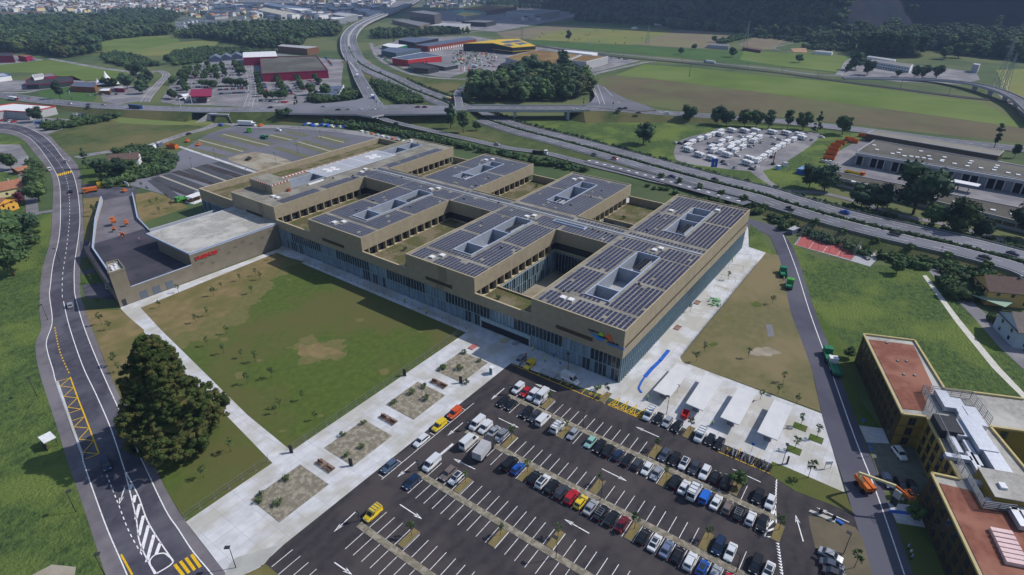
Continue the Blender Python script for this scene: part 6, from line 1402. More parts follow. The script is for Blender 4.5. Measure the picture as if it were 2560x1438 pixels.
row(82.7, [(72,'large van','white',1),(59.6,'van','black',1),(57.3,'hatchback','blue',1),(52.9,'hatchback','black',1),(50.4,'suv','white',1,dict(roofc=1)),(47.9,'suv','black',1),(45.4,'estate','dark grey',1),(42.9,'suv','red',1),(40.5,'hatchback','yellow',1),(38,'saloon','silver',1),(35.5,'estate','black',1,dict(rack=True)),(33,'estate','black',1),(30.5,'saloon','dark red',1)], 'the row below the second strip', 'cars in the car park')
row(82.4, [(25.6,'hatchback','black',1),(23.1,'saloon','white',1,dict(roofc=1)),(20.6,'saloon','grey blue',1),(18.2,'hatchback','black',1),(15.7,'suv','white',1),(13.2,'hatchback','blue',1,dict(roofc=1)),(10.8,'saloon','silver',1),(8.3,'hatchback','red',1)], 'the right group below the second strip', 'cars in the car park')
row(72.0, [(74.6,'van','white',0),(69.5,'estate','taupe',0),(67.1,'hatchback','white',0,dict(roofc=1))], 'the row above the third strip', 'cars in the car park')
car('estate', 'dark blue', 65.2, 74.5, pi, 'dark blue estate car alone below the third gravel strip', 'cars in the car park')
car('small van', 'yellow', 53.9, 74.9, pi, 'yellow van alone at the head of the lowest gravel strip', 'cars in the car park', rack=True)
car('suv', 'steel blue', 65.6, 82, pi, 'steel blue car parked along the plaza kerb', 'cars along the plaza kerb')
car('estate', 'white', 76.3, 82, pi, 'white estate car along the plaza kerb', 'cars along the plaza kerb')
car('small van', 'yellow', 82.9, 82, pi, 'yellow van parked along the plaza kerb', 'cars along the plaza kerb')
car('small van', 'orange', 88.9, 82, pi, 'orange van parked along the plaza kerb', 'cars along the plaza kerb')
car('minivan', 'silver', 118.6, 81.7, pi, 'silver people carrier in the first yellow bay before the hospital', 'cars in the yellow bays', rack=True)
car('small van', 'yellow', 118.4, 78.2, pi, 'yellow van in the second yellow bay before the hospital', 'cars in the yellow bays')
car('large van', 'white', 119.2, 64.8, -pi/2-.1, 'white van parked lengthways across the yellow bays', 'cars in the yellow bays')
def pcar(kind, col, px, py, qx, qy, label, group, z=0, **k):
    "car centred at a photo point, nose towards q"
    a, c = G(px, py, z+.7), G(qx, qy, z+.7); return car(kind, col, a.x, a.y, math.atan2(c.y-a.y, c.x-a.x), label, group, z=z, **k)
pcar('saloon','silver',2077,1387,2103,1400,'uppermost of the three saloons at the bottom right island','cars by the brown island')
pcar('saloon','slate',2080,1412,2106,1422,'middle of the three saloons at the bottom right island','cars by the brown island')
pcar('saloon','dark grey',2088,1434,2112,1444,'lowest of the three saloons at the bottom right island','cars by the brown island')
pcar('suv','white',2249,1133,2262,1150,'white car in the paved court of the ochre building','cars in the clinic court')
pcar('suv','dark blue',2217,1202,2228,1222,'dark car nearest the road in the clinic court','cars in the clinic court')
pcar('hatchback','black',2252,1210,2263,1230,'middle black car of three in the clinic court','cars in the clinic court')
pcar('saloon','black',2281,1217,2289,1238,'black car nearest the ochre wall in the clinic court','cars in the clinic court')
pcar('minivan','dark blue',265,1160,272,1182,'dark people carrier driving through the big tree shadow','cars on the west road')
pcar('hatchback','silver',175,762,172,745,'silver hatchback driving on the west road','cars on the west road')
pcar('hatchback','black',176,478,177,465,'black hatchback driving past the crossing on the west road','cars on the west road')
pcar('hatchback','silver',270,716,268,702,'silver car parked against the emergency deck wall','cars near the west road')
pcar('small van','white',124,423,121,415,'white van on the pavement near the yellow crossing','cars near the west road')
pcar('hatchback','silver',168,402,176,399,'silver car turning into the side road','cars near the west road')
far_cars = [('hatchback','silver',166,257,0),('hatchback','dark red',73,248,0),('hatchback','black',104,252,0),('hatchback','silver',131,254,0),('saloon','black',127,260,0),('saloon','silver',175,259,3),('saloon','dark grey',221,262,3.4),('saloon','black',220,268,3.4),('saloon','silver',259,262,3.6),('saloon','black',676,269,6.7),('saloon','silver',809,267,7),('saloon','black',845,275,7),('saloon','silver',871,274,7),('saloon','white',898,274,7),('saloon','white',933,274,7),('saloon','dark red',1044,268,7.3),('saloon','dark red',1062,268,7.3),
 ('saloon','grey blue',940,296,5),('saloon','dark blue',991,309,3),('saloon','silver',1242,361,.5),('saloon','white',918,220,5),('hatchback','white',950,259,6.5),('small van','white',1668,284,4.4),('saloon','black',1595,283,5.5),('saloon','black',1545,278,6.5),('saloon','dark red',1562,271,6.5),('saloon','black',1550,272,6.5),('small van','white',1440,276,7.4),
 ('saloon','slate',1486,386,.8),('saloon','dark red',1537,396,.9),('saloon','dark blue',1680,442,1.2),('saloon','black',1788,449,1.8),('saloon','silver',861,145,2),('saloon','black',951,181,.8),('saloon','silver',854,105,4.2),('saloon','grey blue',1054,227,.6),('saloon','white',906,174,.8),('saloon','black',890,163,1),('saloon','silver',882,99,4.6),('saloon','white',941,44,9.6),('saloon','silver',950,41,9.8),('saloon','black',976,35,10.5),('saloon','dark grey',905,68,7.4),
 ('saloon','black',1976,522,2.9),('saloon','blue',2112,531,3.2),('saloon','black',2238,584,3.3),('saloon','black',2462,644,3.3),('saloon','dark blue',2532,635,3.3)]
MPv = [Vector(p[:2]) for p in MP]; OPv = [Vector(p[:2]) for p in OP]; R1v = [Vector(p[:2]) for p in R1]
for i, (kd, col, px, py, z) in enumerate(far_cars):
    g = G(px, py, z+.6); best = None
    for L_ in (MPv, OPv, R1v):
        j = min(range(1, len(L_)-1), key=lambda j: (L_[j]-g).length); d = (L_[j]-g).length
        if best is None or d < best[0]: t = L_[j+1]-L_[j-1]; best = (d, math.atan2(t.y, t.x))
    where = 'on the motorway' if (best and py < 250 and px > 840) or px > 1450 and py > 380 else ('on the bridge road' if 1000 < px < 1700 else 'on the cross road')
    nb = ['beside the left roundabout', 'west of the big junction', 'at the big junction', 'near the road bridge', 'beside the caravan field', 'behind the sports cage', 'near the right edge'][0 if px < 200 else 1 if px < 700 else 2 if px < 1000 else 3 if px < 1500 else 4 if px < 1900 else 5 if px < 2300 else 6]
    car(kd, col, g.x, g.y, best[1]+(pi if i % 2 else 0), f"{col} car driving {where} {nb}, {ORD[i % 20]} one", 'cars driving on the main roads', z=z+.22, parts=False, name='moving_car')
# lorries, buses, trucks
def lorry(name, label, px, py, qx, qy, cab, boxm, z=0, L_=10, H_=3.4, cat='lorry', tank=False, flat=False, grp=None):
    a, c = G(px, py, z+1.5), G(qx, qy, z+1.5); r = root(name, label, cat, (a.x, a.y, z), math.atan2(c.y-a.y, c.x-a.x), grp)
    if cat == 'bus':
        q = MB(); q.box(-L_/2, -1.25, .35, L_/2, 1.25, H_, cab); q.build('body', r)
        q = MB(); q.box(-L_/2+.4, -1.28, 1.5, L_/2-.3, 1.28, 2.6, WIN); q.box(L_/2-.02, -1.1, 1.3, L_/2+.04, 1.1, 2.8, WIN); q.build('window_band', r)
    else:
        q = MB(); q.box(L_/2-2.1, -1.2, .5, L_/2-.1, 1.2, 2.7, cab); q.box(L_/2-.1, -1.15, .5, L_/2, 1.15, 1.5, cab); q.build('cab', r)
        q = MB(); q.box(L_/2-.12, -1.05, 1.6, L_/2-.02+.02, 1.05, 2.5, WIN); q.box(L_/2-1.3, -1.23, 1.6, L_/2-.5, 1.23, 2.4, WIN); q.build('windscreen', r)
        q = MB(); q.box(-L_/2, -.5, .5, L_/2-2, .5, .95, DGREY); q.build('chassis', r)
        if tank: q = MB(); q.tube((-L_/2, 0, 2.1), (L_/2-2.5, 0, 2.1), 1.15, 1.15, boxm, 12); q.build('tank', r)
        elif flat:
            q = MB(); q.box(-L_/2, -1.2, .95, L_/2-2.3, 1.2, 1.15, boxm)
            for s in (-1, 1): q.box(-L_/2, s*1.2-.05, 1.15, L_/2-2.3, s*1.2+.05, 1.75, boxm)
            q.box(-L_/2-.05, -1.2, 1.15, -L_/2+.05, 1.2, 1.75, boxm); q.build('tipper_body', r)
        else: q = MB(); q.box(-L_/2, -1.25, .95, L_/2-2.25, 1.25, H_, boxm); q.build('box_body', r)
    wm = MB().tube((0, -.2, 0), (0, .2, 0), .5, .5, BLACK, 10).mesh('wheel')
    for x in (-L_/2+1, -L_/2+2.3, L_/2-1.4):
        for s in (-1, 1): link('wheel', wm, r, (x, s*1.05, .5))
    return r
bm_ = paint('bus_blue', '1c3c74'); wm_ = WHITE
lorry('coach', 'dark blue coach driving on the cross road at the left', 339, 268, 320, 266, bm_, None, 4.5, 13, 3.5, 'bus')
lorry('lorry', 'white and grey lorry waiting at the left roundabout', 34, 247, 48, 249, CRIM, WHITE, 0, 12)
lorry('lorry', 'white box lorry parked in front of the embankment', 617, 310, 640, 311, WHITE, WHITE, 0, 14, 3.8)
lorry('lorry', 'white lorry coming down the slip road', 894, 190, 898, 200, WHITE, WHITE, 3, 9)
lorry('lorry', 'blue and white lorry waiting at the big junction', 932, 243, 936, 252, BLUE, WHITE, 6.5, 9)
lorry('tanker', 'white and orange tanker lorry on the motorway near the round wood', 1119, 246, 1140, 252, ORANGE, CREAM, .3, 15, tank=True, cat='tanker')
lorry('lorry', 'white lorry with blue stripe on the far road beyond the railway', 1774, 155, 1750, 152, BLUE, WHITE, 0, 16)
lorry('flatbed_lorry', 'white cab flatbed lorry on the slip road beside the hospital', 1350, 379, 1362, 380, WHITE, DGREY, .3, 10, flat=True)
lorry('box_truck', 'black lorry with pale grey box in the second parking row', 1210, 1121, 1225, 1102, DGREY, LGREY, 0, 7.2, 2.9)
lorry('pickup_truck', 'green tipper truck parked on the east road beside its twin', 1959, 679, 1957, 668, GREEN, GREEN, 0, 6.2, flat=True, cat='truck')
lorry('pickup_truck', 'brighter green tipper truck with a worker beside it on the east road', 1975, 709, 1978, 698, LGREEN, GREEN, 0, 6.0, flat=True, cat='truck')
lorry('tipper_truck', 'teal truck standing ahead of the white cabbed truck by the ochre building', 2073, 887, 2068, 872, GREEN, GREEN, 0, 7, flat=True, cat='truck')
lorry('tipper_truck', 'teal tipper with white cab behind the other teal truck', 2088, 915, 2082, 899, WHITE, GREEN, 0, 8, flat=True, cat='truck')
lorry('works_van', 'orange crew van with trailer at the emergency ramp entrance', 225, 474, 213, 476, ORANGE, ORANGE, 0, 6.5, 2.6, cat='van')
lorry('tipper_truck', 'orange and yellow recovery truck in the depot yard', 2137, 431, 2150, 434, ORANGE, YEL, 0, 11, flat=True, cat='truck')
lorry('tipper_truck', 'green tipper among the new parking rows', 660, 341, 672, 345, GREEN, GREEN, 0, 8, flat=True, cat='truck')
lorry('pickup_truck', 'green pickup beside the white site cabin north of the hospital', 452, 496, 440, 500, LGREEN, LGREEN, 0, 6, flat=True, cat='truck')
lorry('white_van_lorry', 'white delivery lorry with green logo by the industrial estate', 1188, 166, 1200, 168, WHITE, WHITE, 0, 9)
pcar('small van', 'white', 697, 325, 710, 327, 'white van standing by the new north car park', 'site vehicles')
pcar('small van', 'blue', 553, 313, 562, 314, 'blue van near the underpass mouth', 'site vehicles')
pcar('saloon', 'black', 472, 334, 480, 331, 'black car on the road from the underpass', 'site vehicles')
# trailers and skips
def skip(label, px, py, l, w_, h, m, ang, nme='skip', cat='skip', z=.4, grp=None):
    g = G(px, py); r = root(nme, label, cat, (g.x, g.y, 0), ang, grp)
    q = MB(); q.box(-l/2, -w_/2, z, l/2, w_/2, z+.12, m)
    for a in ((-l/2, -w_/2, l/2, -w_/2+.1), (-l/2, w_/2-.1, l/2, w_/2), (-l/2, -w_/2, -l/2+.1, w_/2), (l/2-.1, -w_/2, l/2, w_/2)): q.box(a[0], a[1], z+.12, a[2], a[3], z+h, m)
    q.build('tub', r); q = MB()
    for x in (-l/2+.5, l/2-.7): q.box(x, -w_/2+.1, 0, x+.25, w_/2-.1, z, DGREY)
    q.build('skid', r); return r
SKL = ['at the top of the stack', 'second from the top', 'third from the top', 'fourth from the top', 'fifth from the top', 'lowest, nearest the depot yard', 'beside the salt shed', 'behind the others by the hedge']
for i, (px, py) in enumerate(((2124,352),(2100,361),(2089,368),(2083,377),(2078,387),(2072,399),(2158,343),(2132,357))):
    skip('orange container in the depot yard, '+SKL[i], px, py, 6.5, 2.4, 2.0, ORANGE, angpx((2070,380),(2095,384)), 'container', 'container', grp='orange containers in the depot yard')
skip('yellow works trailer behind the orange crew van', 262, 468, 6, 2.4, 2.6, YEL, angpx((244,470),(275,466)), 'trailer', 'trailer')
skip('grey flatbed trailer in the yellow bays before the hospital', 1371, 937, 5, 2.2, .25, LGREY, angpx((1350,925),(1395,945)), 'trailer', 'trailer')
skip('red waste trailer by the bus shelters', 1712, 1042, 2.8, 1.7, 1.0, RED, .1, 'trailer', 'trailer')
skip('orange site cabin at the edge of the new north car park', 432, 371, 7, 3, 2.7, ORANGE, angpx((420,371),(443,373)), 'site_cabin', 'cabin', .1)
skip('green waste container among the new parking rows', 624, 331, 5, 2.5, 2.4, LGREEN, 1.2, 'container', 'container')
# caravans
def caravan(label, px, py, ang, l=6.2, motor=False, awn=None, grp='caravans on the gravel field'):
    g = G(px, py+3); r = root('motorhome' if motor else 'caravan', label, 'motorhome' if motor else 'caravan', (g.x, g.y, 0), ang, grp)
    if 'cv' not in PART:
        q = MB(); prof = [(-3.1, .5), (-3.15, 1.4), (-2.8, 2.55), (2.7, 2.6), (3.1, 1.6), (2.9, .5)]
        vs = [(x, -1.15, z) for x, z in prof]+[(x, 1.15, z) for x, z in prof]; n = 6
        q.add(vs, [tuple(range(n))[::-1], tuple(range(n, 2*n))]+[(i, (i+1) % n, n+(i+1) % n, n+i) for i in range(n)], WHITE)
        q.box(-.4, -.4, 2.55, .4, .3, 2.7, LGREY); PART['cv'] = q.mesh('body')
        q = MB()
        for x in (-2.2, -.6, 1.2): q.box(x, -1.18, 1.3, x+1, 1.18, 1.95, WIN)
        q.box(3.0, -.8, 1.4, 3.08, .8, 2.0, WIN); PART['cw'] = q.mesh('window_band')
        PART['cwh'] = MB().tube((0, -1.2, .35), (0, 1.2, .35), .35, .35, BLACK, 8).mesh('wheel')
        PART['caw'] = MB().add([(-2.4, 1.2, 2.45), (2.4, 1.2, 2.45), (2.4, 4.2, 2.0), (-2.4, 4.2, 2.0), (-2.4, 1.2, 2.4), (2.4, 1.2, 2.4), (2.4, 4.2, 1.95), (-2.4, 4.2, 1.95)], [(0, 1, 2, 3), (7, 6, 5, 4), (0, 3, 7, 4), (1, 5, 6, 2), (3, 2, 6, 7)], MGREY).mesh('awning')
    link('body', PART['cv'], r); link('window_band', PART['cw'], r)
    link('wheel', PART['cwh'], r, (0, 0, 0)); r.scale = (l/6.2*1.22, 1.2, 1.15)
    if awn: link('awning', PART['caw'], r, (0, 0, 0), 0 if awn > 0 else pi)
    return r
X3 = lambda x, y: (1680+x/6.737, 290+y/6.737)
U_ = angpx(X3(1440,755), X3(1920,450)); A2 = angpx(X3(400,640), X3(540,690))
cvs = [(255,515,U_,0),(268,585,A2,0),(335,455,U_,1),(465,400,U_,1),(600,360,U_,1),(690,320,U_,0),(790,320,A2,0),(815,275,U_,1),(1000,255,A2,1),(1215,262,A2,0),(1400,262,A2,0),(1680,285,A2,1),(1915,300,A2,0),(2140,330,A2,1),(2170,375,A2,0),(2040,410,U_,0),(1930,455,U_,0),(1850,510,U_,0),(1770,550,U_,0),(1700,600,U_,0),(1615,650,U_,0),(1525,710,U_,0),(1440,765,U_,0),(1265,810,A2,0),(1300,735,A2,0),
 (455,670,A2,0),(660,730,A2,0),(665,540,U_,0),(790,535,U_,0),(830,450,U_,1),(950,405,U_,0),(1000,540,U_,0),(830,610,U_,0),(970,570,U_,0),(920,670,A2,1),(1060,600,U_,1),(1180,540,U_,1),(1090,480,U_,0),(1190,445,U_,0),(1290,390,U_,0),(1380,430,U_,0),(1350,345,U_,0),(1460,375,U_,1),(700,595,U_,0),(1000,500,U_,0)]
spots_ = ['left edge', 'upper left', 'top row', 'top right', 'right diagonal row', 'lower right', 'bottom left', 'centre']
for i, (x, y, a, aw) in enumerate(cvs):
    zone = 0 if x < 400 else 1 if x < 850 and y < 400 else 2 if y < 300 else 3 if x > 1880 else 4 if x > 1430 else 5 if x > 1200 and y > 650 else 6 if y > 640 else 7
    same = sum(1 for (xx, yy, _, _2) in cvs[:i] if (0 if xx < 400 else 1 if xx < 850 and yy < 400 else 2 if yy < 300 else 3 if xx > 1880 else 4 if xx > 1430 else 5 if xx > 1200 and yy > 650 else 6 if yy > 640 else 7) == zone)
    caravan(f"white caravan{' with awning' if aw else ''}, {ORD[same]} in the {spots_[zone]} of the caravan field", *X3(x, y), a, awn=aw)
for i, (x, y, col) in enumerate(((70,445,'white'),(140,460,'black'),(235,430,'black'),(635,460,'silver'),(985,335,'silver'),(1160,343,'white'),(1050,395,'white'),(1700,355,'white'),(1955,360,'silver'),(1810,395,'silver'),(1505,443,'silver'),(1310,510,'silver'),(1385,500,'silver'),(1725,470,'silver'),(860,765,'black'),(900,805,'silver'),(1068,862,'silver'),(1350,890,'dark grey'),(1685,690,'black'),(1100,665,'white'),(1430,850,'white'),(2520,350,'white'),(2360,400,'silver'),(395,590,'dark grey'),(360,550,'silver'))):
    p = X3(x, y); pcar('hatchback', col, *p, p[0]+5, p[1]+(1 if i % 2 else -2), f"{col} car among the caravans, {ORD[i]} one from the left row", 'cars among the caravans', parts=False)
DC = MB()
def lot(px0, py0, px1, py1, n, group, lab, seed, ang=None):
    lab = lab.split('|')
    rr = random.Random(seed)
    for i in range(n):
        t = (i+.5)/n; px, py = px0+(px1-px0)*t, py0+(py1-py0)*t; g = G(px, py)
        col = rr.choice(['white', 'silver', 'black', 'dark grey', 'dark blue', 'red', 'silver', 'grey blue'])
        if seed >= 113:
            a_ = angpx((px0, py0), (px1, py1))+pi/2; ca, sa = math.cos(a_), math.sin(a_); DC.tf = lambda x, y, z: (g.x+x*ca-y*sa, g.y+x*sa+y*ca, z); pm_ = paint('paint_'+col.replace(' ', '_'), CC[col])
            DC.box(-2.1, -.85, .3, 2.1, .85, .95, pm_); DC.prism([(-1.5, -.75), (1, -.75), (1, .75), (-1.5, .75)], .95, 1.5, WIN, top=pm_); continue
        r = root('parked_car', f"{col} car, {ORD[i]} in the {lab[0]}", 'car', (g.x, g.y, .1), (angpx((px0, py0), (px1, py1))+pi/2) if ang is None else ang, group)
        D = car_parts('hatchback'); k = ('hatchback', col)
        if k not in BODY:
            me = D['body'].copy(); me.materials[0] = paint('paint_'+col.replace(' ', '_'), CC[col]); BODY[k] = me
        link('body', BODY[k], r); link('windscreen', D['windscreen'], r); link('rear_window', D['rear_window'], r)
for k, (a, b_, c, d, n) in enumerate(((660,210,668,236,8),(692,212,700,240,8),(706,212,722,236,7),(738,212,748,226,5),(752,212,762,226,5),(776,203,800,214,6),(424,240,470,240,10),(440,222,620,215,26),(440,212,620,206,22),(452,196,610,188,16),(455,182,610,172,14),(470,170,610,160,12),(812,142,830,165,8),(455,178,520,176,9),(530,175,612,170,12),(445,196,540,192,12),(560,203,620,198,10),(440,228,470,226,6),(545,226,620,222,14),(548,236,625,232,14),(655,214,664,238,6),(716,214,730,238,6),(748,208,760,226,5),(640,252,720,258,10),(596,180,604,212,8))):
    lot(a, b_, c, d, n, 'small cars in the shopping centre car park', ('first line right of the entrance avenue|second line right of the avenue|third line right of the avenue|fourth line right of the avenue|fifth line right of the avenue|line before the solar shed|line behind the fuel station|lowest long line left of the avenue|second lowest long line left of the avenue|third lowest long line left of the avenue|third highest line of the mall park|second highest line of the mall park|line at the mall back|line under the upper left trees|line under the upper right trees|middle line of the left trees|middle line near the avenue|short line left of the fuel station|line right of the fuel station|lower line right of the fuel station|sixth line right of the avenue|seventh line right of the avenue|eighth line right of the avenue|line beside the exit verge|line at the avenue left side'.split('|'))[k], 100+k)
for k, (a, b_, c, d, n) in enumerate(((0,155,90,152,12),(8,147,30,146,4),(215,240,300,236,5),(180,288,215,288,4),(1170,68,1240,62,12),(835,50,880,58,14),(850,46,900,50,10),(1270,38,1400,40,12),(1150,160,1240,168,8),(1380,172,1395,178,3),(1525,146,1570,150,7),(5,302,40,306,4),(2050,405,2080,408,3))):
    lot(a, b_, c, d, n, 'small cars in distant yards', ('line at the crimson store|row before the crimson store|timber restaurant car park|yard right of the red fascia store|line before the dark retail block|yard beside the viaduct|upper yard beside the viaduct|line before the white superstore|line before the yellow black hall|loading yard of the brown store|yard right of the brown store|line left of the red store|depot yard corner'.split('|'))[k], 200+k)
rr = random.Random(55)
for k in range(230):
    u, v = rr.random(), rr.random(); px = 1130+110*u; py = 128+32*v+rr.uniform(-4, 4)
    if k > 150: px, py = rr.uniform(955, 1010), rr.uniform(118, 150)
    g = G(px, py); DC.tf = lambda x, y, z: (g.x+x, g.y+y, z); s_ = rr.uniform(.5, 1.6); DC.box(-s_, -s_*.6, 0, s_, s_*.6, rr.uniform(.6, 2.4), rr.choice((LGREY, MGREY, DGREY, MGREY, BROOF, CREAM, STEEL, DGREY, WOODM, LGREY, ORANGE, GREEN, WHITE)))
DC.tf = None; tag(DC.build('distant_yard_clutter'), 'small cars and stored goods filling the distant yards', None, None, 'stuff')
# ------------------------------------------------------------------ trees
def crown_mesh(name, seed, rx, rz, zc, n=16, leafm=LEAF, q=26, ls=.5, cone=0, sub=1, lump=.42, solid=True):
    rr = random.Random(seed); b = MB(); base = bmesh.new(); bmesh.ops.create_icosphere(base, subdivisions=sub, radius=1)
    vs0 = [v.co.copy() for v in base.verts]; fs0 = [[v.index for v in f.verts] for f in base.faces]; base.free()
    for i in range(n):
        t = rr.random(); ph = rr.uniform(0, 2*pi); ct = rr.uniform(-1, 1) if not cone else 2*t-1
        st = math.sqrt(max(0, 1-ct*ct)); k = rr.uniform(.45, .8)
        if cone: st = (1-(ct+1)/2*cone)*rr.uniform(.5, .95); k = 1
        c = Vector((rx*k*st*math.cos(ph), rx*k*st*math.sin(ph), zc+rz*(k if not cone else .95)*ct))
        r_ = rx*lump*rr.uniform(.7, 1.15)*((1-(ct+1)/2*cone*.6) if cone else 1)
        sq = rr.uniform(.65, .9)
        vs = [tuple(c+Vector((v.x, v.y, v.z*sq))*r_*rr.uniform(.78, 1.08)) for v in vs0]
        if solid: b.add(vs, fs0, leafm, False)
        for j in range(q):
            d = Vector((rr.gauss(0, 1), rr.gauss(0, 1), rr.gauss(0, 1))).normalized(); p = c+Vector((d.x, d.y, d.z*sq))*r_*rr.uniform(.95 if solid else .1, 1.22)
            u = Vector((rr.gauss(0, 1), rr.gauss(0, 1), rr.gauss(0, 1))).normalized(); v = u.cross(d).normalized(); u = (u-d*.3).normalized(); s = ls*rr.uniform(.5, 1.1)
            b.add([tuple(p-u*s), tuple(p+v*s*.6), tuple(p+u*s), tuple(p-v*s*.6)], [(0, 1, 2, 3)], leafm)
    return b.mesh(name)
def trunk_mesh(h, r0, limbs=5, seed=1, spread=2.0):
    rr = random.Random(seed); b = MB(); b.tube((0, 0, -.2), (0, 0, h*.55), r0, r0*.7, BARK, 7); b.tube((0, 0, h*.55), (rr.uniform(-.3, .3), rr.uniform(-.3, .3), h), r0*.7, r0*.3, BARK, 6)
    for i in range(limbs):
        a = 2*pi*i/limbs+rr.random(); z = h*rr.uniform(.4, .75); b.tube((0, 0, z), (math.cos(a)*spread, math.sin(a)*spread, z+spread*.8), r0*.4, r0*.12, BARK, 5)
    return b.mesh('trunk')
TM = {}
def treekind(k):
    if k in TM: return TM[k]
    if k == 'round': v = [(crown_mesh('crown', 10+i, 4.6, 4.3, 5.9, 26, LEAF, 46, .5, lump=.38), trunk_mesh(5, .26, 5, i, 2.0)) for i in range(3)]
    elif k == 'dark': v = [(crown_mesh('crown', 20+i, 4.6, 4.5, 5.9, 26, LEAFD, 46, .5, lump=.38), trunk_mesh(5, .26, 5, i, 2.0)) for i in range(3)]
    elif k == 'tall': v = [(crown_mesh('crown', 30+i, 3.4, 6, 7.8, 26, LEAFD, 44, .45, lump=.42), trunk_mesh(8, .25, 5, i, 1.4)) for i in range(2)]
    elif k == 'poplar': v = [(crown_mesh('crown', 40+i, 2.4, 9, 12, 24, LEAFD, 22, .5, lump=.6), trunk_mesh(14, .3, 3, i, 1)) for i in range(2)]
    elif k == 'small': v = [(crown_mesh('crown', 50+i, 2.1, 2.0, 2.9, 14, LEAFS, 60, .28, lump=.4), trunk_mesh(2.6, .1, 4, i, 1)) for i in range(3)]
    elif k == 'young': v = [(crown_mesh('crown', 60+i, .8, 1.3, 2.4, 10, LEAFS, 20, .17, lump=.45, solid=False), trunk_mesh(3.2, .05, 5, i, .45)) for i in range(4)]
    elif k == 'bush': v = [(crown_mesh('crown', 70+i, 1.2, .9, 1.0, 10, LEAFS, 34, .2, lump=.5, solid=False), trunk_mesh(.8, .06, 3, i, .5)) for i in range(3)]
    elif k == 'copper': v = [(crown_mesh('crown', 80, 3.4, 3, 4.6, 14, REDLEAF, 24, .5), trunk_mesh(4, .2, 4, 0, 1.4))]
    elif k == 'conifer': v = [(crown_mesh('crown', 85, 2.6, 5.5, 6.2, 22, LEAFD, 20, .5, cone=.95, lump=.34), trunk_mesh(8, .2, 0, 0, 1))]
    TM[k] = v; return v
def tree(kind, px, py, label, group=None, h=1.0, name='tree', cat='tree', z=0, world=None, i=None):
    v = treekind(kind); cm, tm = v[(i if i is not None else rnd.randrange(99)) % len(v)]
    g = world or G(px, py)
    r = root(name, label, cat, (g[0], g[1], z), rnd.uniform(0, 6.28), group); r.scale = (h*rnd.uniform(.9, 1.1), h*rnd.uniform(.9, 1.1), h)
    link('trunk', tm, r); link('crown', cm, r); return r
# giant sequoia
g = G(452, 1112)
sq = root('giant_sequoia', 'huge old conifer tree on the lawn beside the west road', 'tree', (g.x, g.y, 0))
rr = random.Random(5); b = MB()
base = bmesh.new(); bmesh.ops.create_icosphere(base, subdivisions=1, radius=1); vs0 = [v.co.copy() for v in base.verts]; fs0 = [[v.index for v in f.verts] for f in base.faces]; base.free()
import mathutils
for i in range(1150):
    t = rr.random()**1.15; z = 1.2+t*29.5
    prof = 11.0*(min(1, .62+t*2.6))*(1-max(0, t-.1)**1.35*.98)
    ph = rr.uniform(0, 2*pi); bulge = 1+.2*math.sin(ph*3+t*9)+.12*math.sin(ph*7-t*5); rad = prof*bulge*rr.uniform(.84, 1.0)
    c = Vector((rad*math.cos(ph), rad*math.sin(ph), z)); r_ = rr.uniform(.5, 1.05)*(1-.25*t)
    vs = []
    for v in vs0:
        nz = mathutils.noise.noise(v*2.3+c); vs.append(tuple(c+Vector((v.x, v.y, v.z*.72))*r_*(1+.6*nz)))
    b.add(vs, fs0, SEQ)
    for j in range(55):
        d = Vector((rr.gauss(0, 1), rr.gauss(0, 1), rr.gauss(.3, 1))).normalized(); p = c+Vector((d.x, d.y, d.z*.75))*r_*rr.uniform(.85, 1.25)
        u = Vector((rr.gauss(0, 1), rr.gauss(0, 1), rr.gauss(0, 1))).normalized(); v = u.cross(d).normalized(); s = rr.uniform(.12, .3)
        b.add([tuple(p-u*s), tuple(p+v*s*.5), tuple(p+u*s), tuple(p-v*s*.5)], [(0, 1, 2, 3)], SEQ)
for k in range(9): b.add([(v.x*8.2*(1-k/9.5)**.7, v.y*8.2*(1-k/9.5)**.7, 3.5+k*2.9+v.z*2.6) for v in vs0], fs0, SEQ)
b.build('crown', sq)
q = MB(); q.tube((0, 0, -.3), (0, 0, 6), 1.5, 1.1, BARK, 10); q.tube((0, 0, 6), (0, 0, 28), 1.1, .15, BARK, 8)
for i in range(40):
    t = rr.random(); a = rr.uniform(0, 6.28); z = 3+t*22; l = 9*(1-t*.75); q.tube((0, 0, z), (l*math.cos(a), l*math.sin(a), z+l*.15), .28*(1-t*.6), .06, BARK, 5)
q.build('trunk', sq)
# lawn saplings, told apart by where they stand
LW = ['on the brown grass near the emergency wall', 'on the green lawn', 'near the diagonal path', 'along the plaza edge of the lawn']
spl = [(400,770),(447,732),(490,808),(520,790),(535,741),(600,703),(555,724),(640,690),(680,650),(652,700),(630,735),(520,865),(568,835),(605,895),(560,885),(640,905),(690,1035),(700,1020),(620,960),(758,1000),(790,1050),(680,945)]
for i, (px, py) in enumerate(spl): tree('young', px, py, f"young staked tree, {ORD[i % 20]} from the left{' and lowest' if i > 19 else ''} on the big lawn", 'saplings on the big lawn', rnd.uniform(.9, 1.25), name='sapling', i=i)
for i, (px, py) in enumerate(((255,812),(276,825),(290,915),(300,930),(578,1130),(510,1195),(235,530),(240,565),(225,640),(228,708),(238,540),(250,770))): tree('young', px, py, f"sapling number {['one','two','three','four','five','six','seven','eight','nine','ten','eleven','twelve'][i]} down the verge between the west road and the emergency wing", 'saplings along the west verge', rnd.uniform(1.0, 1.5), name='sapling', i=i)
for i, (px, py) in enumerate(((370,480),(378,515),(400,535),(430,520),(355,470),(420,500),(395,510))): tree('young', px, py, f"sapling {ORD[i]} from the left on the sandy slope by the emergency ramp", 'saplings on the sandy slope', 1.1, name='sapling', i=i)
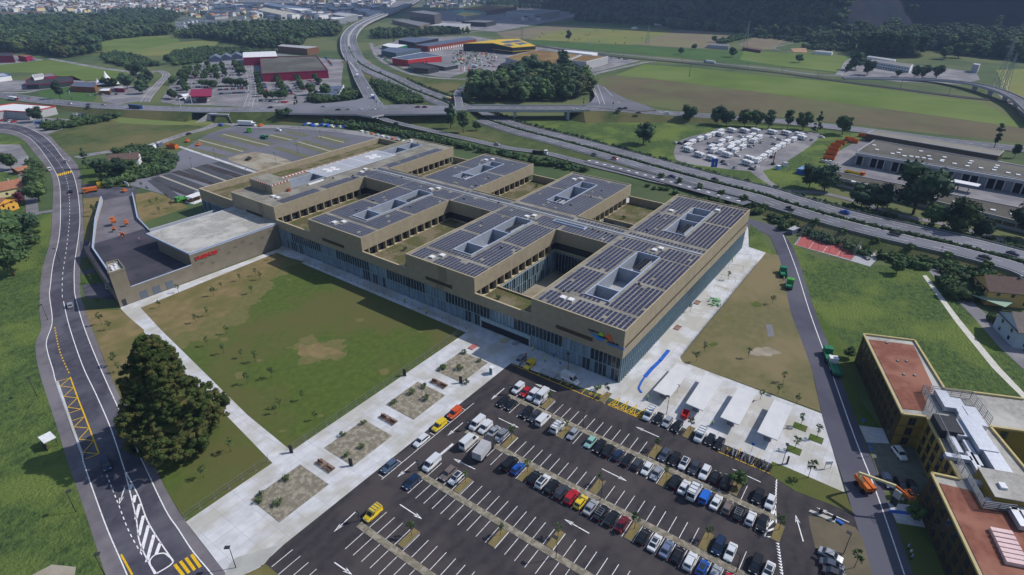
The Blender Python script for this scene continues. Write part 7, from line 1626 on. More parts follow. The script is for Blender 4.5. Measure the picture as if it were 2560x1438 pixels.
for i, (px, py) in enumerate(((1725,780),(1740,905),(1870,895),(1958,955),(1900,1000),(1930,760),(1820,700),(1760,880),(1990,1012),(1945,985))): tree('young', px, py, f"thin sapling, {ORD[i]} on the dry lawn between the hospital and east road", 'saplings on the east lawn', 1.1, name='sapling', i=i)
# trees in the parking planters (planter + tree)
pl = [(1386,1000,0),(1424,1078,0),(1590,1180+20,0),(1262,1108,1),(1318,1190,1),(1640,1120,2),(1662,1195,2),(1493,1205,3),(1840,1235,4),(1578,1330,5),(1778,1372,6),(1388,1350,7),(1200,1310,8),(1022,1340,9),(1148,1225,10),(1500,985,11),(1730,1090,12)]
PLB = MB().box(-2.4, -.85, 0, 2.4, .85, .16, LGREY, top=DRY).mesh('planter')
for i, (x, y) in enumerate(((107.1,64.6),(100,55.2),(107.1,33.7),(107.1,14.2),(100,28.2),(100,3.4),(89.2,64.4),(82.6,55.1),(89.2,39.8),(89.2,14.8),(82.6,28.0),(71.6,64.6),(65,49.8),(71.6,40),(54.2,64.6),(47,45),(118.6,53.2),(118.5,29.5))):
    r = root('parking_planter', f"narrow kerbed planter bed, {ORD[i]} one counted row by row across the car park", 'planter', (x, y, .06), 0, 'planter beds between the bays'); link('bed', PLB, r)
    tree('young', 0, 0, f"young parking tree growing in the {ORD[i]} planter bed counted row by row", 'young trees in the car park planters', rnd.uniform(1.0, 1.4), world=(x+.8, y, 0), z=.2, name='sapling', i=i)
tree('small', 0, 0, 'bushiest green young tree in the car park beside the black people carrier', None, 1.0, world=(107.3, 14.2, 0))
for i, (px, py) in enumerate(((2000,1070),(1970+15,1128),(2040,1100))):
    g = G(px, py-2); r = root('tree_pit', ['upper', 'lower left', 'right'][i]+' square grass tree pit on the shelter plaza', 'planter', (g.x, g.y, .05), 0, 'tree pits'); link('bed', MB().box(-1.3, -1.6, 0, 1.3, 1.6, .06, LAWNG).mesh('bed'), r)
    tree('young', 0, 0, ['upper', 'lower left', 'right'][i]+' bare young tree in a square pit on the shelter plaza', 'plaza saplings', 1.3, world=(g.x+.5, g.y, 0), name='sapling', i=i)
tree('young', 2020, 1195, 'young tree on the grass strip beside the shelter plaza', None, 1.7, name='sapling'); tree('young', 2135, 1420, 'pale young tree on the brown island at the bottom right', None, 1.6, name='sapling'); tree('small', 2285, 1300, 'young tree in front of the ochre building entrance', None, .9)
tree('small', 2120, 895, 'small tree in the corner by the ochre building', None, .8)
# shrubs in plaza beds
for i, (px, py) in enumerate(((1150,925),(1108,925),(1160,885),(1198,905),(1105,920),(1060,970),(985,1010),(1030,985),(1065,1000),(858,1090),(905,1120),(868,1142),(910,1060),(717,1200),(655,1238),(695,1262),(650,1255),(1165,960),(1495,975))):
    tree('bush', px, py, f"leafy shrub, {ORD[i]} counted down the plaza gravel beds", 'shrubs in the plaza gravel beds', rnd.uniform(.6, 1.0), name='shrub', cat='shrub', i=i)
for i, (s, t) in enumerate(((3, 44), (6, 48), (20, 40), (30, 46), (24, 36), (95, 46), (100, 38), (6, 90), (15, 100), (40, 92), (8, 145), (18, 155), (40, 155), (100, 90), (108, 100), (14, 34), (84, 44))):
    p = HB(s, t); tree('bush', 0, 0, f"shrub, {ORD[i]} of those growing in the hospital courtyards and roof gardens", 'courtyard shrubs', .9, world=p, z=(ZG+.15 if not (12.3 < s < 49 and 31 < t < 53 or 67 < s < 91 and 31 < t < 53) else .1), name='shrub', cat='shrub', i=i)
# individually visible trees
ind = [('dark',1608,360,'lone round tree on the meadow below the bridge road',1.25),('tall',1127,322,'tall tree, left of the pair beside the motorway bridge',1.25),('tall',1158,332,'shorter tree, right of the pair beside the motorway bridge',1.05),('round',1192,327,'small round tree right of the pair beside the motorway bridge',.6),
 ('dark',1720,305,'dark tree between the bridge road and the caravan field, furthest left',1.15),('dark',1792,312,'broad dark tree, second from the left above the caravan field',1.2),('dark',1815,315,'dark tree third from the left above the caravan field',1.1),('round',1860,317,'pale tree fourth from the left above the caravan field',1.1),('round',1890,318,'pale tree fifth from the left above the caravan field',1.1),('tall',1920,322,'dark tree sixth from the left above the caravan field',.95),('tall',1968,322,'slim tree seventh from the left above the caravan field',.95),('round',2007,325,'broad tree eighth from the left above the caravan field',1.2),('conifer',2042,330,'pointed tree right of the caravan field',1.2),('round',2105,337,'grey green tree furthest right by the depot corner',1.2),
 ('dark',2022,470,'left dark tree in front of the workshop wing',1.15),('dark',2060,478,'right dark tree in front of the workshop wing',1.2),('dark',2282,535,'largest dark tree in front of the workshop wing',2.2),('round',2390,588,'bright green broad tree in front of the workshop wing',1.5),('dark',2150,525,'dark tree left of the largest one by the motorway',1.2),('dark',2190,528,'second dark tree left of the largest one by the motorway',1.2),('round',2330,570,'green tree between the largest dark one and the bright one',1.0),('dark',2450,600,'low dark tree right of the bright one',.9),('dark',2570,600,'dark tree at the right edge by the workshop wing',1.6),
 ('tall',1420,105,'lone tall tree in the hay field',1.3),('dark',1326,190,'tall tree rising left out of the round wood',2.0),('tall',1405,190,'sparse tall tree rising right out of the round wood',1.9),('round',1548,66,'tree left of the farm',1.0),('round',1575,66,'taller tree beside the farm',1.1),('round',1590,66,'tree right of the farm gable',.9),
 ('round',1702,137,'tree beside the small sign beyond the railway',.9),('round',1735,125,'dark tree beside the field barn',.8),('round',1830,143,'big round tree on the far meadow',1.2),('round',1785,106,'round tree at the end of the hedge row',1.0),('round',1997,157,'lone tree on the green strip beyond the railway',1.0),
 ('dark',2137,175,'dark tree left of the barracks',1.7),('dark',2168,188,'round dark tree before the barracks front',1.5),('dark',2245,192,'small round bush tree before the barracks',.7),('dark',2285,195,'left dark tree of the row right of the barracks',1.2),('dark',2305,196,'middle dark tree of the row right of the barracks',1.3),('dark',2340,196,'right dark tree of the row right of the barracks',1.3),('round',2360,148,'left pale tree in the gravel works',1.5),('round',2395,145,'right pale tree in the gravel works',1.9),
 ('poplar',2484,372,'narrow poplar beside the depot shed',.75),('tall',2535,395,'small leaning tree right of the poplar',.6),
 ('tall',153,250,'tree on the roundabout meadow before the timber restaurant',1.15),('round',262,215,'clipped dark tree, first before the white tents',.75),('round',274,216,'clipped dark tree, second before the white tents',.75),('round',287,216,'clipped dark tree, third before the white tents',.75),('dark',320,223,'largest round dark tree by the restaurant car park',1.35),('dark',375,205,'round tree by the restaurant road, uppermost',1.0),('dark',367,218,'round tree by the restaurant road, middle',1.2),('dark',357,235,'round tree by the restaurant road, lowest',1.1),
 ('dark',340,195,'dense tree group left of the restaurant road, left part',1.5),('dark',355,188,'dense tree group left of the restaurant road, right part',1.4),('dark',425,160,'dark tree by the hoarding',1.1),('conifer',741,262,'single small conifer by the junction verge',.75),
 ('dark',297,455,'dark tree in the garden of the white house',1.2),('dark',255,440,'left garden tree of the white house',.9),('conifer',220,422,'narrow blue conifer before the white house',1.0),('round',330,435,'garden tree at the right of the white house',.8),
 ('copper',48,518,'copper red tree in the left garden',.85),('round',30,425,'round green tree beside the car shelter',.9),('round',95,480,'upper tree of the pair by the lane',1.0),('round',100,505,'lower tree of the pair by the lane',1.0),('round',2240,655+30,'low spreading tree on the grass by the tennis court',.5),
 ('round',15,640,'sprawling olive tree at the left edge, upper',1.7),('round',35,690,'sprawling olive tree at the left edge, lower',1.5),('dark',70,580,'dark garden tree below the lane',.8),
 ('dark',95,305,'tree behind the white and blue billboard',1.0),('dark',705,305,'left round bush tree below the cross road',.9),('dark',718,304,'right round bush tree below the cross road',.9),('round',2120,178,'tree by the far junction',.8),
 ('conifer',985,105,'dark conifer on the green verge of the viaduct',.8),('round',780,238,'left tree of the row behind the solar shed',1.0),('round',815,244,'right tree of the row behind the solar shed',1.1)]
for k, px, py, lab, h in ind: tree(k, px, py, lab, None, h*1.18)
# shopping centre tree rows
n_ = 0
for (a, b_, c, d, n) in ((642,190,655,245,9),(690,195,715,245,8),(738,192,758,232,6),(778,188,800,215,5),(555,165,565,195,4),(585,160,600,190,5),(600,165,612,190,4),(518,165,532,190,3),(520,185,510,205,3),(540,175,545,205,4),(500,170,490,200,4),(470,180,450,200,4),(440,205,430,215,2),(480,175,460,215,5),(455,215,470,235,3),(500,215,540,222,4),(560,215,620,218,5),(440,250,425,245,2),(660,250,720,248,4)):
    for j in range(n):
        t = (j+.5)/n; tree('round', a+(c-a)*t, b_+(d-b_)*t, f"clipped round tree, {ORD[j]} in the {ORD[n_]} row of the shopping centre car park", 'tree rows in the shopping centre car park', rnd.uniform(.7, .9))
    n_ += 1
# shrubs along the retaining wall
P = resample(offs(MP[:9*6], -15.2), 13)
for i, p in enumerate(P[:26]): tree('small', 0, 0, f"rounded shrub tree, {ORD[i]} from the right below the motorway wall", 'shrub trees below the motorway wall', rnd.uniform(.8, 1.1), world=p, name='shrub_tree')
# woods: instanced over an area
LIB = {}
def lib(key, specs):
    if key in LIB: return LIB[key]
    c = bpy.data.collections.new('kinds_'+key)
    for me in specs: o = bpy.data.objects.new('crown_kind', me); c.objects.link(o)
    LIB[key] = c; return c
def wood_mesh(seed, m, rx, rz, zc, n=12, q=14, ls=.8): return crown_mesh('wood_crown', seed, rx, rz, zc, n, m, q, ls, lump=.5)
lib('wood', [wood_mesh(1, LEAF, 5.5, 5, 7, q=18), wood_mesh(2, LEAFD, 5.2, 6, 8, q=18), wood_mesh(3, LEAFD, 6, 5, 7, q=18), wood_mesh(4, mat('leaf_pale', '566a44', '48593c', .9, scale=.5, inst=.25), 5, 5.5, 7, q=18), wood_mesh(6, mat('leaf_olive', '5c6140', '4a5038', .9, scale=.5, inst=.3), 4.2, 4.2, 5.5, q=18), wood_mesh(7, LEAF, 4, 6.5, 9, q=18)])
lib('bush', [crown_mesh('bush_crown', 5+i, 1.8, 1.1, 1.0, 6, m, 16, .35, lump=.55) for i, m in enumerate((LEAF, LEAFD, LEAF))])
lib('pop', [crown_mesh('poplar_crown', 15+i, 3, 9.5, 12, 16, LEAFD, 18, .7, lump=.6) for i in range(2)])
def scatter(name, pts, key, s0, s1, kind='stuff', label=None, cat=None):
    "pts: world 3d points -> one object instancing crown kinds through geometry nodes"
    me = bpy.data.meshes.new(name); me.from_pydata(pts, [], []); o = bpy.data.objects.new(name, me); COL.objects.link(o)
    ng = bpy.data.node_groups.new('scatter_'+name, 'GeometryNodeTree')
    ng.interface.new_socket('Geometry', in_out='INPUT', socket_type='NodeSocketGeometry'); ng.interface.new_socket('Geometry', in_out='OUTPUT', socket_type='NodeSocketGeometry')
    N = ng.nodes; L = ng.links; gi, go = N.new('NodeGroupInput'), N.new('NodeGroupOutput')
    ci = N.new('GeometryNodeCollectionInfo'); ci.inputs['Collection'].default_value = LIB[key]; ci.inputs['Separate Children'].default_value = True; ci.inputs['Reset Children'].default_value = True
    ip = N.new('GeometryNodeInstanceOnPoints'); ip.inputs['Pick Instance'].default_value = True
    rv = N.new('FunctionNodeRandomValue'); rv.data_type = 'FLOAT'; rv.inputs[2].default_value = s0; rv.inputs[3].default_value = s1
    rr_ = N.new('FunctionNodeRandomValue'); rr_.data_type = 'FLOAT_VECTOR'; rr_.inputs[0].default_value = (0, 0, 0); rr_.inputs[1].default_value = (0, 0, 6.28); rr_.inputs['Seed'].default_value = 3
    ri = N.new('FunctionNodeRandomValue'); ri.data_type = 'INT'; ri.inputs[4].default_value = 0; ri.inputs[5].default_value = 9; ri.inputs['Seed'].default_value = 5
    L.new(gi.outputs[0], ip.inputs['Points']); L.new(ci.outputs[0], ip.inputs['Instance']); L.new(rv.outputs[1], ip.inputs['Scale']); L.new(rr_.outputs[0], ip.inputs['Rotation']); L.new(ri.outputs[2], ip.inputs['Instance Index']); L.new(ip.outputs[0], go.inputs[0])
    md = o.modifiers.new('scatter', 'NODES'); md.node_group = ng
    return tag(o, label, cat, None, kind)
def fill(poly, spacing, jit=.45, zf=None, seed=1):
    P = [tuple(G(*p)) for p in poly]; rr = random.Random(seed); xs = [p[0] for p in P]; ys = [p[1] for p in P]; out = []
    x = min(xs)
    while x < max(xs):
        y = min(ys)
        while y < max(ys):
            a, b_ = x+rr.uniform(-jit, jit)*spacing, y+rr.uniform(-jit, jit)*spacing
            if inpoly(a, b_, P): out.append((a, b_, 0))
            y += spacing
        x += spacing
    return out
def line_pts(P, off, step, jit=.6):
    return [(p[0]+rnd.uniform(-jit, jit), p[1]+rnd.uniform(-jit, jit), p[2]) for p in resample(offs(P, off), step)]
woods = [
 ('wood', [(-120,62),(0,58),(174,52),(296,52),(391,70),(437,86),(365,92),(296,98),(240,108),(252,132),(165,148),(97,138),(0,130),(-120,128)], 9.5, .8, 1.8, 'wood', 'broad mixed wood filling the upper left beyond the meadow'),
 ('wood', [(270,36),(400,32),(450,44),(430,58),(330,52)], 11, .9, 1.4, 'wood', 'tree belt between the left wood and the town'),
 ('wood', [(432,94),(520,86),(560,78),(640,72),(760,70),(852,76),(850,90),(765,97),(755,120),(640,124),(600,112),(520,99)], 9.5, .8, 1.7, 'wood', 'dark wood behind the shopping centre left of the motorway'),
 ('wood', [(1172,245),(1178,226),(1250,206),(1340,198),(1420,194),(1466,206),(1474,232),(1440,252),(1300,258),(1200,257)], 8.5, .95, 1.75, 'wood', 'dense round wood enclosed by the motorway ramps'),
 ('wood', [(1440,44),(1590,52),(1700,68),(1850,76),(1880,90),(1900,84),(2050,98),(2140,112),(2140,122),(2080,112),(1960,96),(1900,94),(1840,84),(1690,74),(1640,64),(1440,55)], 12, 1.0, 2.0, 'wood', 'tree belt at the foot of the mountain'),
 ('wood', [(2335,92),(2460,95),(2700,112),(2700,172),(2560,155),(2480,145),(2400,140),(2350,125)], 10, 1.2, 2.2, 'wood', 'wood at the upper right beyond the barracks'),
 ('poplar_grove', [(2140,134),(2155,118),(2300,120),(2322,130),(2316,146),(2250,146),(2180,144)], 9, 1.5, 1.9, 'pop', 'tall dense poplar grove behind the barracks'),
 ('wood', [(1285,20),(1480,20),(1500,30),(1440,38),(1400,24),(1290,22)], 14, .9, 1.4, 'wood', 'tree belt behind the white superstore'),
 ('wood', [(1200,8),(1330,6),(1340,12),(1220,15)], 22, .9, 1.5, 'wood', 'distant dark tree belt at the top edge'),
 ('wood', [(1030,85),(950,82),(930,88),(940,98),(1000,96),(1080,90),(1180,86),(1100,80)], 9, .8, 1.15, 'wood', 'trees between the viaduct and the black warehouse'),
 ('shrubbery', [(255,140),(300,136),(360,150),(400,165),(330,170),(270,158)], 6, 1.6, 3.0, 'bush', 'bushy thicket beside the western side road'),
 ('shrubbery', [(440,130),(520,120),(640,126),(690,130),(640,136),(600,134),(540,140),(500,158),(440,165),(410,150)], 6, 1.2, 2.3, 'bush', 'scrubby thicket behind the glasshouses'),
 ('shrubbery', [(930,205),(970,212),(1050,248),(1060,258),(1000,260),(955,240)], 3.6, 1.4, 2.4, 'bush', 'shrubs filling the wedge between slip road and motorway'),
 ('shrubbery', [(115,316),(200,305),(260,296),(300,290),(290,300),(210,314),(125,330)], 4, 1.2, 2.4, 'bush', 'hedge thicket behind the waste ground'),
 ('shrubbery', [(780,240),(860,228),(905,240),(880,252),(800,262),(775,255)], 5, 1.6, 2.8, 'bush', 'shrubs on the corner behind the solar shed'),
 ('shrubbery', [(1790,108),(1860,86),(1900,80),(1930,82),(1870,96),(1800,112)], 7, 1.8, 3.2, 'bush', 'hedgerow between the ploughed fields'),
 ('shrubbery', [(2000,120),(2080,112),(2130,118),(2120,130),(2040,126)], 8, 1.4, 2.8, 'bush', 'scrub beside the gravel bank'),
 ('shrubbery', [(1600,458),(1700,483),(1830,510),(1900,516),(1960,530),(1900,540),(1840,527),(1640,478)], 4.5, .7, 1.4, 'bush', 'shrubs on the slope between the hospital and motorway'),
 ('shrubbery', [(1900,540),(2050,590),(2200,640),(2340,650),(2560,710),(2560,725),(2400,690),(2250,665),(2060,612),(1950,575)], 3.4, .9, 1.6, 'bush', 'dark planted bank under the motorway wall'),
 ('hedge', [(285,385),(345,375),(420,390),(440,412),(420,432),(330,455),(270,470),(250,450),(330,440),(400,410)], 3, 1.2, 2.2, 'bush', 'tall hedges round the white house'),
 ('hedge', [(70,410),(95,412),(98,440),(92,470),(74,465),(70,430)], 2.6, 1.2, 1.8, 'bush', 'tall clipped hedge beside the lane'),
 ('shrubbery', [(0,590),(90,560),(95,600),(80,650),(60,620),(0,615)], 3.4, .7, 1.5, 'bush', 'garden shrubs at the left edge'),
 ('shrubbery', [(2345,690),(2400,700),(2450,745),(2420,760),(2370,740)], 3, 1.2, 2.2, 'bush', 'garden shrubs before the yellow house'),
 ('shrubbery', [(2470,790),(2540,800),(2560,850),(2500,830)], 3, .7, 1.3, 'bush', 'front garden shrubs of the pale blue house'),
 ('shrubbery', [(2110,515),(2330,560),(2560,620),(2560,640),(2330,585),(2110,535)], 5, .7, 1.5, 'bush', 'shrubs along the path by the workshop wing'),
 ('shrubbery', [(800,300),(900,310),(1000,330),(1100,350),(1250,385),(1340,400),(1470,428),(1470,436),(1330,412),(1180,378),(1000,342),(880,322),(800,310)], 4, 1.1, 1.9, 'bush', 'dark hedge belt behind the hospital and north car park'),
 ('shrubbery', [(1850,80),(2040,100),(2150,120),(2130,124),(2000,108),(1900,96)], 14, 2, 4, 'bush', 'scrub below the scree'),
]
for i, (nm, poly, sp, s0, s1, key, lab) in enumerate(woods):
    scatter(nm, fill(poly, sp, seed=i), key, s0, s1, 'stuff', lab)
scatter('median_hedge', [p for o_ in (-.4, .5) for p in line_pts(MP[:19*6], o_, 1.5, .4)], 'bush', .35, .65, 'stuff', 'low hedge running along the motorway median')
scatter('motorway_shrubs', [(x, y, max(0, z-1.2)) for x, y, z in line_pts(MP[:16*6], 16.5, 3.2, 1.2)], 'bush', .5, 1.2, 'stuff', 'rough shrubs along the far shoulder of the motorway')
# forest on the mountain: points of the slope mesh
sp_ = random.Random(2); hp_ = []
me = hill_o.data
for f in range(0, len(HV)):
    pass
for i in range(HN-1):
    u = i/(HN-1)
    for j in range(1, HM-1):
        if u > .6: prob = 4 if j < 2 else (0 if sp_.random() < .95 else .5)
        elif u > .37: prob = 8
        elif u > .2: prob = 5 if j < 4 else .4
        else: prob = 7
        a = Vector(HV[i*HM+j]); c1 = Vector(HV[(i+1)*HM+j]); c2 = Vector(HV[i*HM+j+1])
        area = (c1-a).cross(c2-a).length
        for k in range(int(min(60, prob*area/900)+sp_.random())):
            s_, t_ = sp_.random(), sp_.random(); p = a+(c1-a)*s_+(c2-a)*t_
            hp_.append((p.x, p.y, p.z-1.5))
hp_ = [p for p in hp_ if (Vector(p[:2])).length < 2600]
scatter('mountain_forest', hp_[:30000], 'wood', 1.0, 2.2, 'stuff', 'dark forest covering the mountain slope')
# town greenery between houses
scatter('town_trees', fill([(-120,4),(640,4),(560,20),(430,30),(330,36),(230,34),(100,34),(-120,40)], 42, .5, seed=77), 'wood', .6, 1.1, 'stuff', 'garden trees scattered through the far town')
scatter('estate_trees', fill([(430,44),(640,44),(700,56),(850,66),(870,55),(700,40),(560,30),(430,36)], 34, .5, seed=78), 'wood', .6, 1.0, 'stuff', 'trees scattered round the terraced houses')
scatter('far_trees', fill([(640,4),(1420,8),(1400,16),(1200,16),(1000,6),(640,14)], 75, .5, seed=79), 'wood', .7, 1.2, 'stuff', 'scattered trees beyond the industrial estate')
# ------------------------------------------------------------------ street furniture and small things
def boxthing(nme, label, cat, x, y, parts, rz=0, z=0, group=None):
    r = root(nme, label, cat, (x, y, z), rz, group)
    for pn, bx, m in parts: q = MB(); [q.box(*t_, m) for t_ in (bx if isinstance(bx[0], tuple) else [bx])]; q.build(pn, r)
    return r
# bus shelters
for i, ((x0, y0), (x1, y1), (x2, y2), (x3, y3)) in enumerate((((290,380),(460,450),(680,165),(535,105)), ((617,512),(792,587),(995,280),(820,205)), ((962,650),(1152,730),(1330,400),(1150,345)), ((1330,800),(1532,882),(1690,545),(1500,475)))):
    P = [G(1560+x/3.995, 880+y/3.995, 2.75) for x, y in ((x0, y0), (x1, y1), (x2, y2), (x3, y3))]
    c = sum(P, Vector((0, 0)))/4; r = root('bus_shelter', ['leftmost of the four', 'second from the left of the four', 'third from the left of the four', 'rightmost of the four'][i]+' long white flat roofed bicycle shelters on the plaza', 'shelter', (c.x, c.y, .05), 0, 'white flat shelters')
    Q = [tuple(p-c) for p in P]; MB().prism(Q, 2.5, 2.75, mat('shelter_white', 'cacbce', 'bdbec2', .8, scale=.2), bot=True).build('roof', r)
    a = (Vector(Q[0])+Vector(Q[1]))/2; d = (Vector(Q[2])+Vector(Q[3]))/2
    for t in (.12, .38, .64, .88): p = a.lerp(d, t); MB().box(p.x-.12, p.y-.9, 0, p.x+.12, p.y+.9, 2.5, STEEL).build('support', r)
    q = MB()
    for k in range(14):
        p = a.lerp(d, .1+k*.06); q.box(p.x-.03, p.y-.5, 0, p.x+.03, p.y+.5, .8, STEEL)
    q.build('cycle_rack', r)
# benches on the plaza
for i, (px, py) in enumerate(((1098,958),(971,1047),(813,1163))):
    g = G(px, py, .5); r = root('bench', ['upper', 'middle', 'lower'][i]+' brown slatted double bench between the gravel beds', 'bench', (g.x, g.y, .05), R(90), 'slatted benches on the plaza')
    sl_ = MB().box(-2.7, -.08, .42, 2.7, .08, .5, WOODM).mesh('slat')
    for k in range(6): link('slat', sl_, r, (0, -.75+k*.3, 0))
    for x in (-2.3, 0, 2.3): MB().box(x-.1, -.8, 0, x+.1, .8, .42, STEEL).build('leg', r)
    for x in (-1.7, 1.7): MB().box(x-.9, -.1, .5, x+.9, .1, 1.0, WOODM).build('backrest', r)
# information totems, portable toilet, lamps, sign posts
for i, (px, py) in enumerate(((729,1132),(878,1165),(1152,958),(1012,940))):
    g = G(px, py); boxthing('information_totem', ['dark totem at the end of the diagonal path', 'dark totem beside the lower gravel beds', 'dark totem beside the upper gravel bed', 'dark totem at the lawn corner near the hospital'][i], 'sign', g.x, g.y, [('panel', (-.12, -.45, 0, .12, .45, 2.3), DGREY), ('base', (-.2, -.5, 0, .2, .5, .12), STEEL)], z=.05, rz=.3)
g = G(1230, 934); boxthing('portable_toilet', 'white and teal portable toilet on the plaza edge', 'toilet', g.x, g.y, [('cabin', (-.6, -.6, 0, .6, .6, 2.1), WHITE), ('door', (-.64, -.35, .1, -.6, .35, 1.9), mat('teal_door', '2f6b78', None, .6)), ('roof', (-.65, -.65, 2.1, .65, .65, 2.3), WHITE)], z=.05)
LP = MB().tube((0, 0, 0), (0, 0, 6.0), .09, .06, DGREY).mesh('pole'); LH = MB().box(-.1, -.35, 5.9, .9, .35, 6.05, DGREY).mesh('lamp_head')
lamps = [(1457,1072,'beside the top strip of the car park'),(1502,1250,'mid car park beside the second strip'),(1390,1397,'at the bottom of the car park'),(1840,1432,'bottom right of the car park'),(2108,1386,'on the brown island'),(1666,1036,'before the first shelter'),(1955,1162,'at the right end of the shelter plaza'),(1420,925,'before the hospital glass'),
         (150,655,'on the west verge, upper'),(92,990,'on the west verge beside the cycle path'),(120,800,'on the left meadow edge'),(190,1280,'on the left lower verge'),(262,1438,'at the bottom left pavement'),(590,1420,'on the concrete ramp at the bottom'),(480,420,'first in the north car park'),(540,398,'second in the north car park'),(618,448,'third in the north car park'),(690,405,'fourth in the north car park'),(745,385,'fifth in the north car park'),(750,330,'sixth in the north car park'),(802,348,'seventh in the north car park'),(2345,650,'by the path below the motorway wall')]
for px, py, lab in lamps:
    g = G(px, py); r = root('street_lamp', 'slim dark lamp post '+lab, 'street lamp', (g.x, g.y, 0), rnd.uniform(0, 6), 'slim lamp posts'); link('pole', LP, r); link('lamp_head', LH, r)
for px, py, lab in ((1275,985,'at the head of the top strip'),(1171,1075,'at the head of the second strip'),(1046,1176,'at the head of the third strip'),(897,1304,'at the head of the lowest strip')):
    g = G(px, py); boxthing('parking_sign', 'short black and white parking sign '+lab, 'sign', g.x, g.y, [('post', (-.05, -.05, 0, .05, .05, 2.2), DGREY), ('sign_board', (-.08, -.45, 2.0, .0, .45, 3.1), DGREY), ('letter_panel', (-.1, -.25, 2.3, -.08, .25, 2.8), WHITE)])
for px, py, lab in ((1400,925,'before the hospital doors'),(1878,1130,'beside the striped yellow bays'),(2168,1130,'beside the clinic court, upper'),(2172,1142,'beside the clinic court, lower'),(2152,1070,'on the clinic verge'),(1693,1000-18,'by the first shelter')):
    g = G(px, py); boxthing('bay_sign', 'small blue sign on a thin post '+lab, 'sign', g.x, g.y, [('post', (-.04, -.04, 0, .04, .04, 2.6), STEEL), ('sign_board', (-.06, -.35, 2.2, -.02, .35, 2.9), BLUE)])
# bus stop on the west road
g = G(128, 1113); r = boxthing('bus_stop', 'small bus stop shelter with white roof beside the yellow zigzag', 'bus stop', g.x, g.y, [('roof', (-1.4, -1.9, 2.5, 1.2, 1.7, 2.7), WHITE), ('back_wall', (-1.3, -1.7, 0, -1.2, 1.5, 2.5), mat('tinted_pane', '2b333c', None, .2)), ('bench', (-1.2, -1.5, .4, -.8, 1.5, .5), WOODM), ('post', ((.9, -1.7, 0, 1.0, -1.6, 2.5), (.9, 1.4, 0, 1.0, 1.5, 2.5)), DGREY)])
# fences along plaza
def mesh_fence(label, pts, h=2.0, step=3.3, m=STEEL):
    P = [G(*p) for p in pts]; r = root('site_fence', label, 'fence', (P[0].x, P[0].y, 0))
    for a, c in zip(P, P[1:]):
        L_ = (c-a).length; k = max(1, int(L_/step))
        for i in range(k+1):
            p = a.lerp(c, i/k)-P[0]; q = MB(); q.box(p.x-.03, p.y-.03, 0, p.x+.03, p.y+.03, h, m); q.box(p.x-.3, p.y-.12, 0, p.x+.3, p.y+.12, .15, MGREY); q.build('fence_post', r)
        q = MB(); A, C_ = a-P[0], c-P[0]
        for zz in (.25, h*.5, h-.05): q.bar((*A, zz), (*C_, zz), .025, .03, m)
        n = int(L_/.35)
        for i in range(n): p = A.lerp(C_, i/n); q.box(p.x-.006, p.y-.006, .2, p.x+.006, p.y+.006, h-.05, m)
        q.build('mesh_panel', r)
mesh_fence('temporary mesh fence along the small lawn and plaza at lower left', [(463,1298),(672,1155)])
mesh_fence('temporary mesh fence between the big lawn and the plaza', [(735,1122),(1150,835)])
mesh_fence('temporary mesh fence along the hospital front path', [(1165,822),(960,735),(760,655)])
mesh_fence('temporary mesh fence on the east dry lawn edge', [(1708,888),(1890,665)])
# wire cage ball court
ct = [G(*p) for p in ((1996,612),(2005,585),(2145,621),(2120,648))]
cg = root('ball_court', 'red ball court enclosed by a tall wire cage beside the east road', 'sports court', (ct[0].x, ct[0].y, 0))
CQ = [G(*p)-ct[0] for p in ((1990,613),(2012,580),(2152,622),(2128,650))]
MB().prism([tuple(p) for p in CQ], 0, .1, COURT).build('court_surface', cg)
q = MB(); c0 = CQ[0].lerp(CQ[3], .5); c1 = CQ[1].lerp(CQ[2], .5); q.bar((*c0, .11), (*c1, .11), .15, .02, WPAINT)
for t in (.25, .75): q.bar((*CQ[0].lerp(CQ[3], t), .11), (*CQ[1].lerp(CQ[2], t), .11), .1, .02, WPAINT)
q.build('court_lines', cg)
q = MB()
for a, c in zip(CQ, CQ[1:]+CQ[:1]):
    L_ = (c-a).length; k = max(2, int(L_/4))
    for i in range(k): p = a.lerp(c, i/k); q.box(p.x-.06, p.y-.06, 0, p.x+.06, p.y+.06, 5, STEEL)
    for zz in (1, 2, 3, 4, 5): q.bar((*a, zz), (*c, zz), .03, .04, STEEL)
for i in range(12): q.bar((*CQ[0].lerp(CQ[3], i/11), 5), (*CQ[1].lerp(CQ[2], i/11), 5), .03, .03, STEEL)
for i in range(6): q.bar((*CQ[0].lerp(CQ[1], i/5), 5), (*CQ[3].lerp(CQ[2], i/5), 5), .03, .03, STEEL)
q.build('wire_cage', cg)
sheet('paved_pad', [(1985,612),(2010,575),(2150,615),(2200,640),(2175,667),(2125,652)], .08, LGREY)
g = G(2168,648); boxthing('table_tennis_table', 'grey outdoor table on the paved pad beside the ball court', 'table', g.x, g.y, [('table_top', (-1.4, -.8, .75, 1.4, .8, .82), MGREY), ('leg', ((-1, -.5, 0, -.8, .5, .75), (.8, -.5, 0, 1, .5, .75)), DGREY)], z=.08, rz=1)
g = G(1982,583); boxthing('site_container', 'open grey blue container beside the ball court', 'container', g.x, g.y, [('body', (-3, -1.2, 0, 3, 1.2, 2.4), SLATE), ('roof', (-3.1, -1.3, 2.4, 3.1, 1.3, 2.5), LGREY)], rz=-.3)
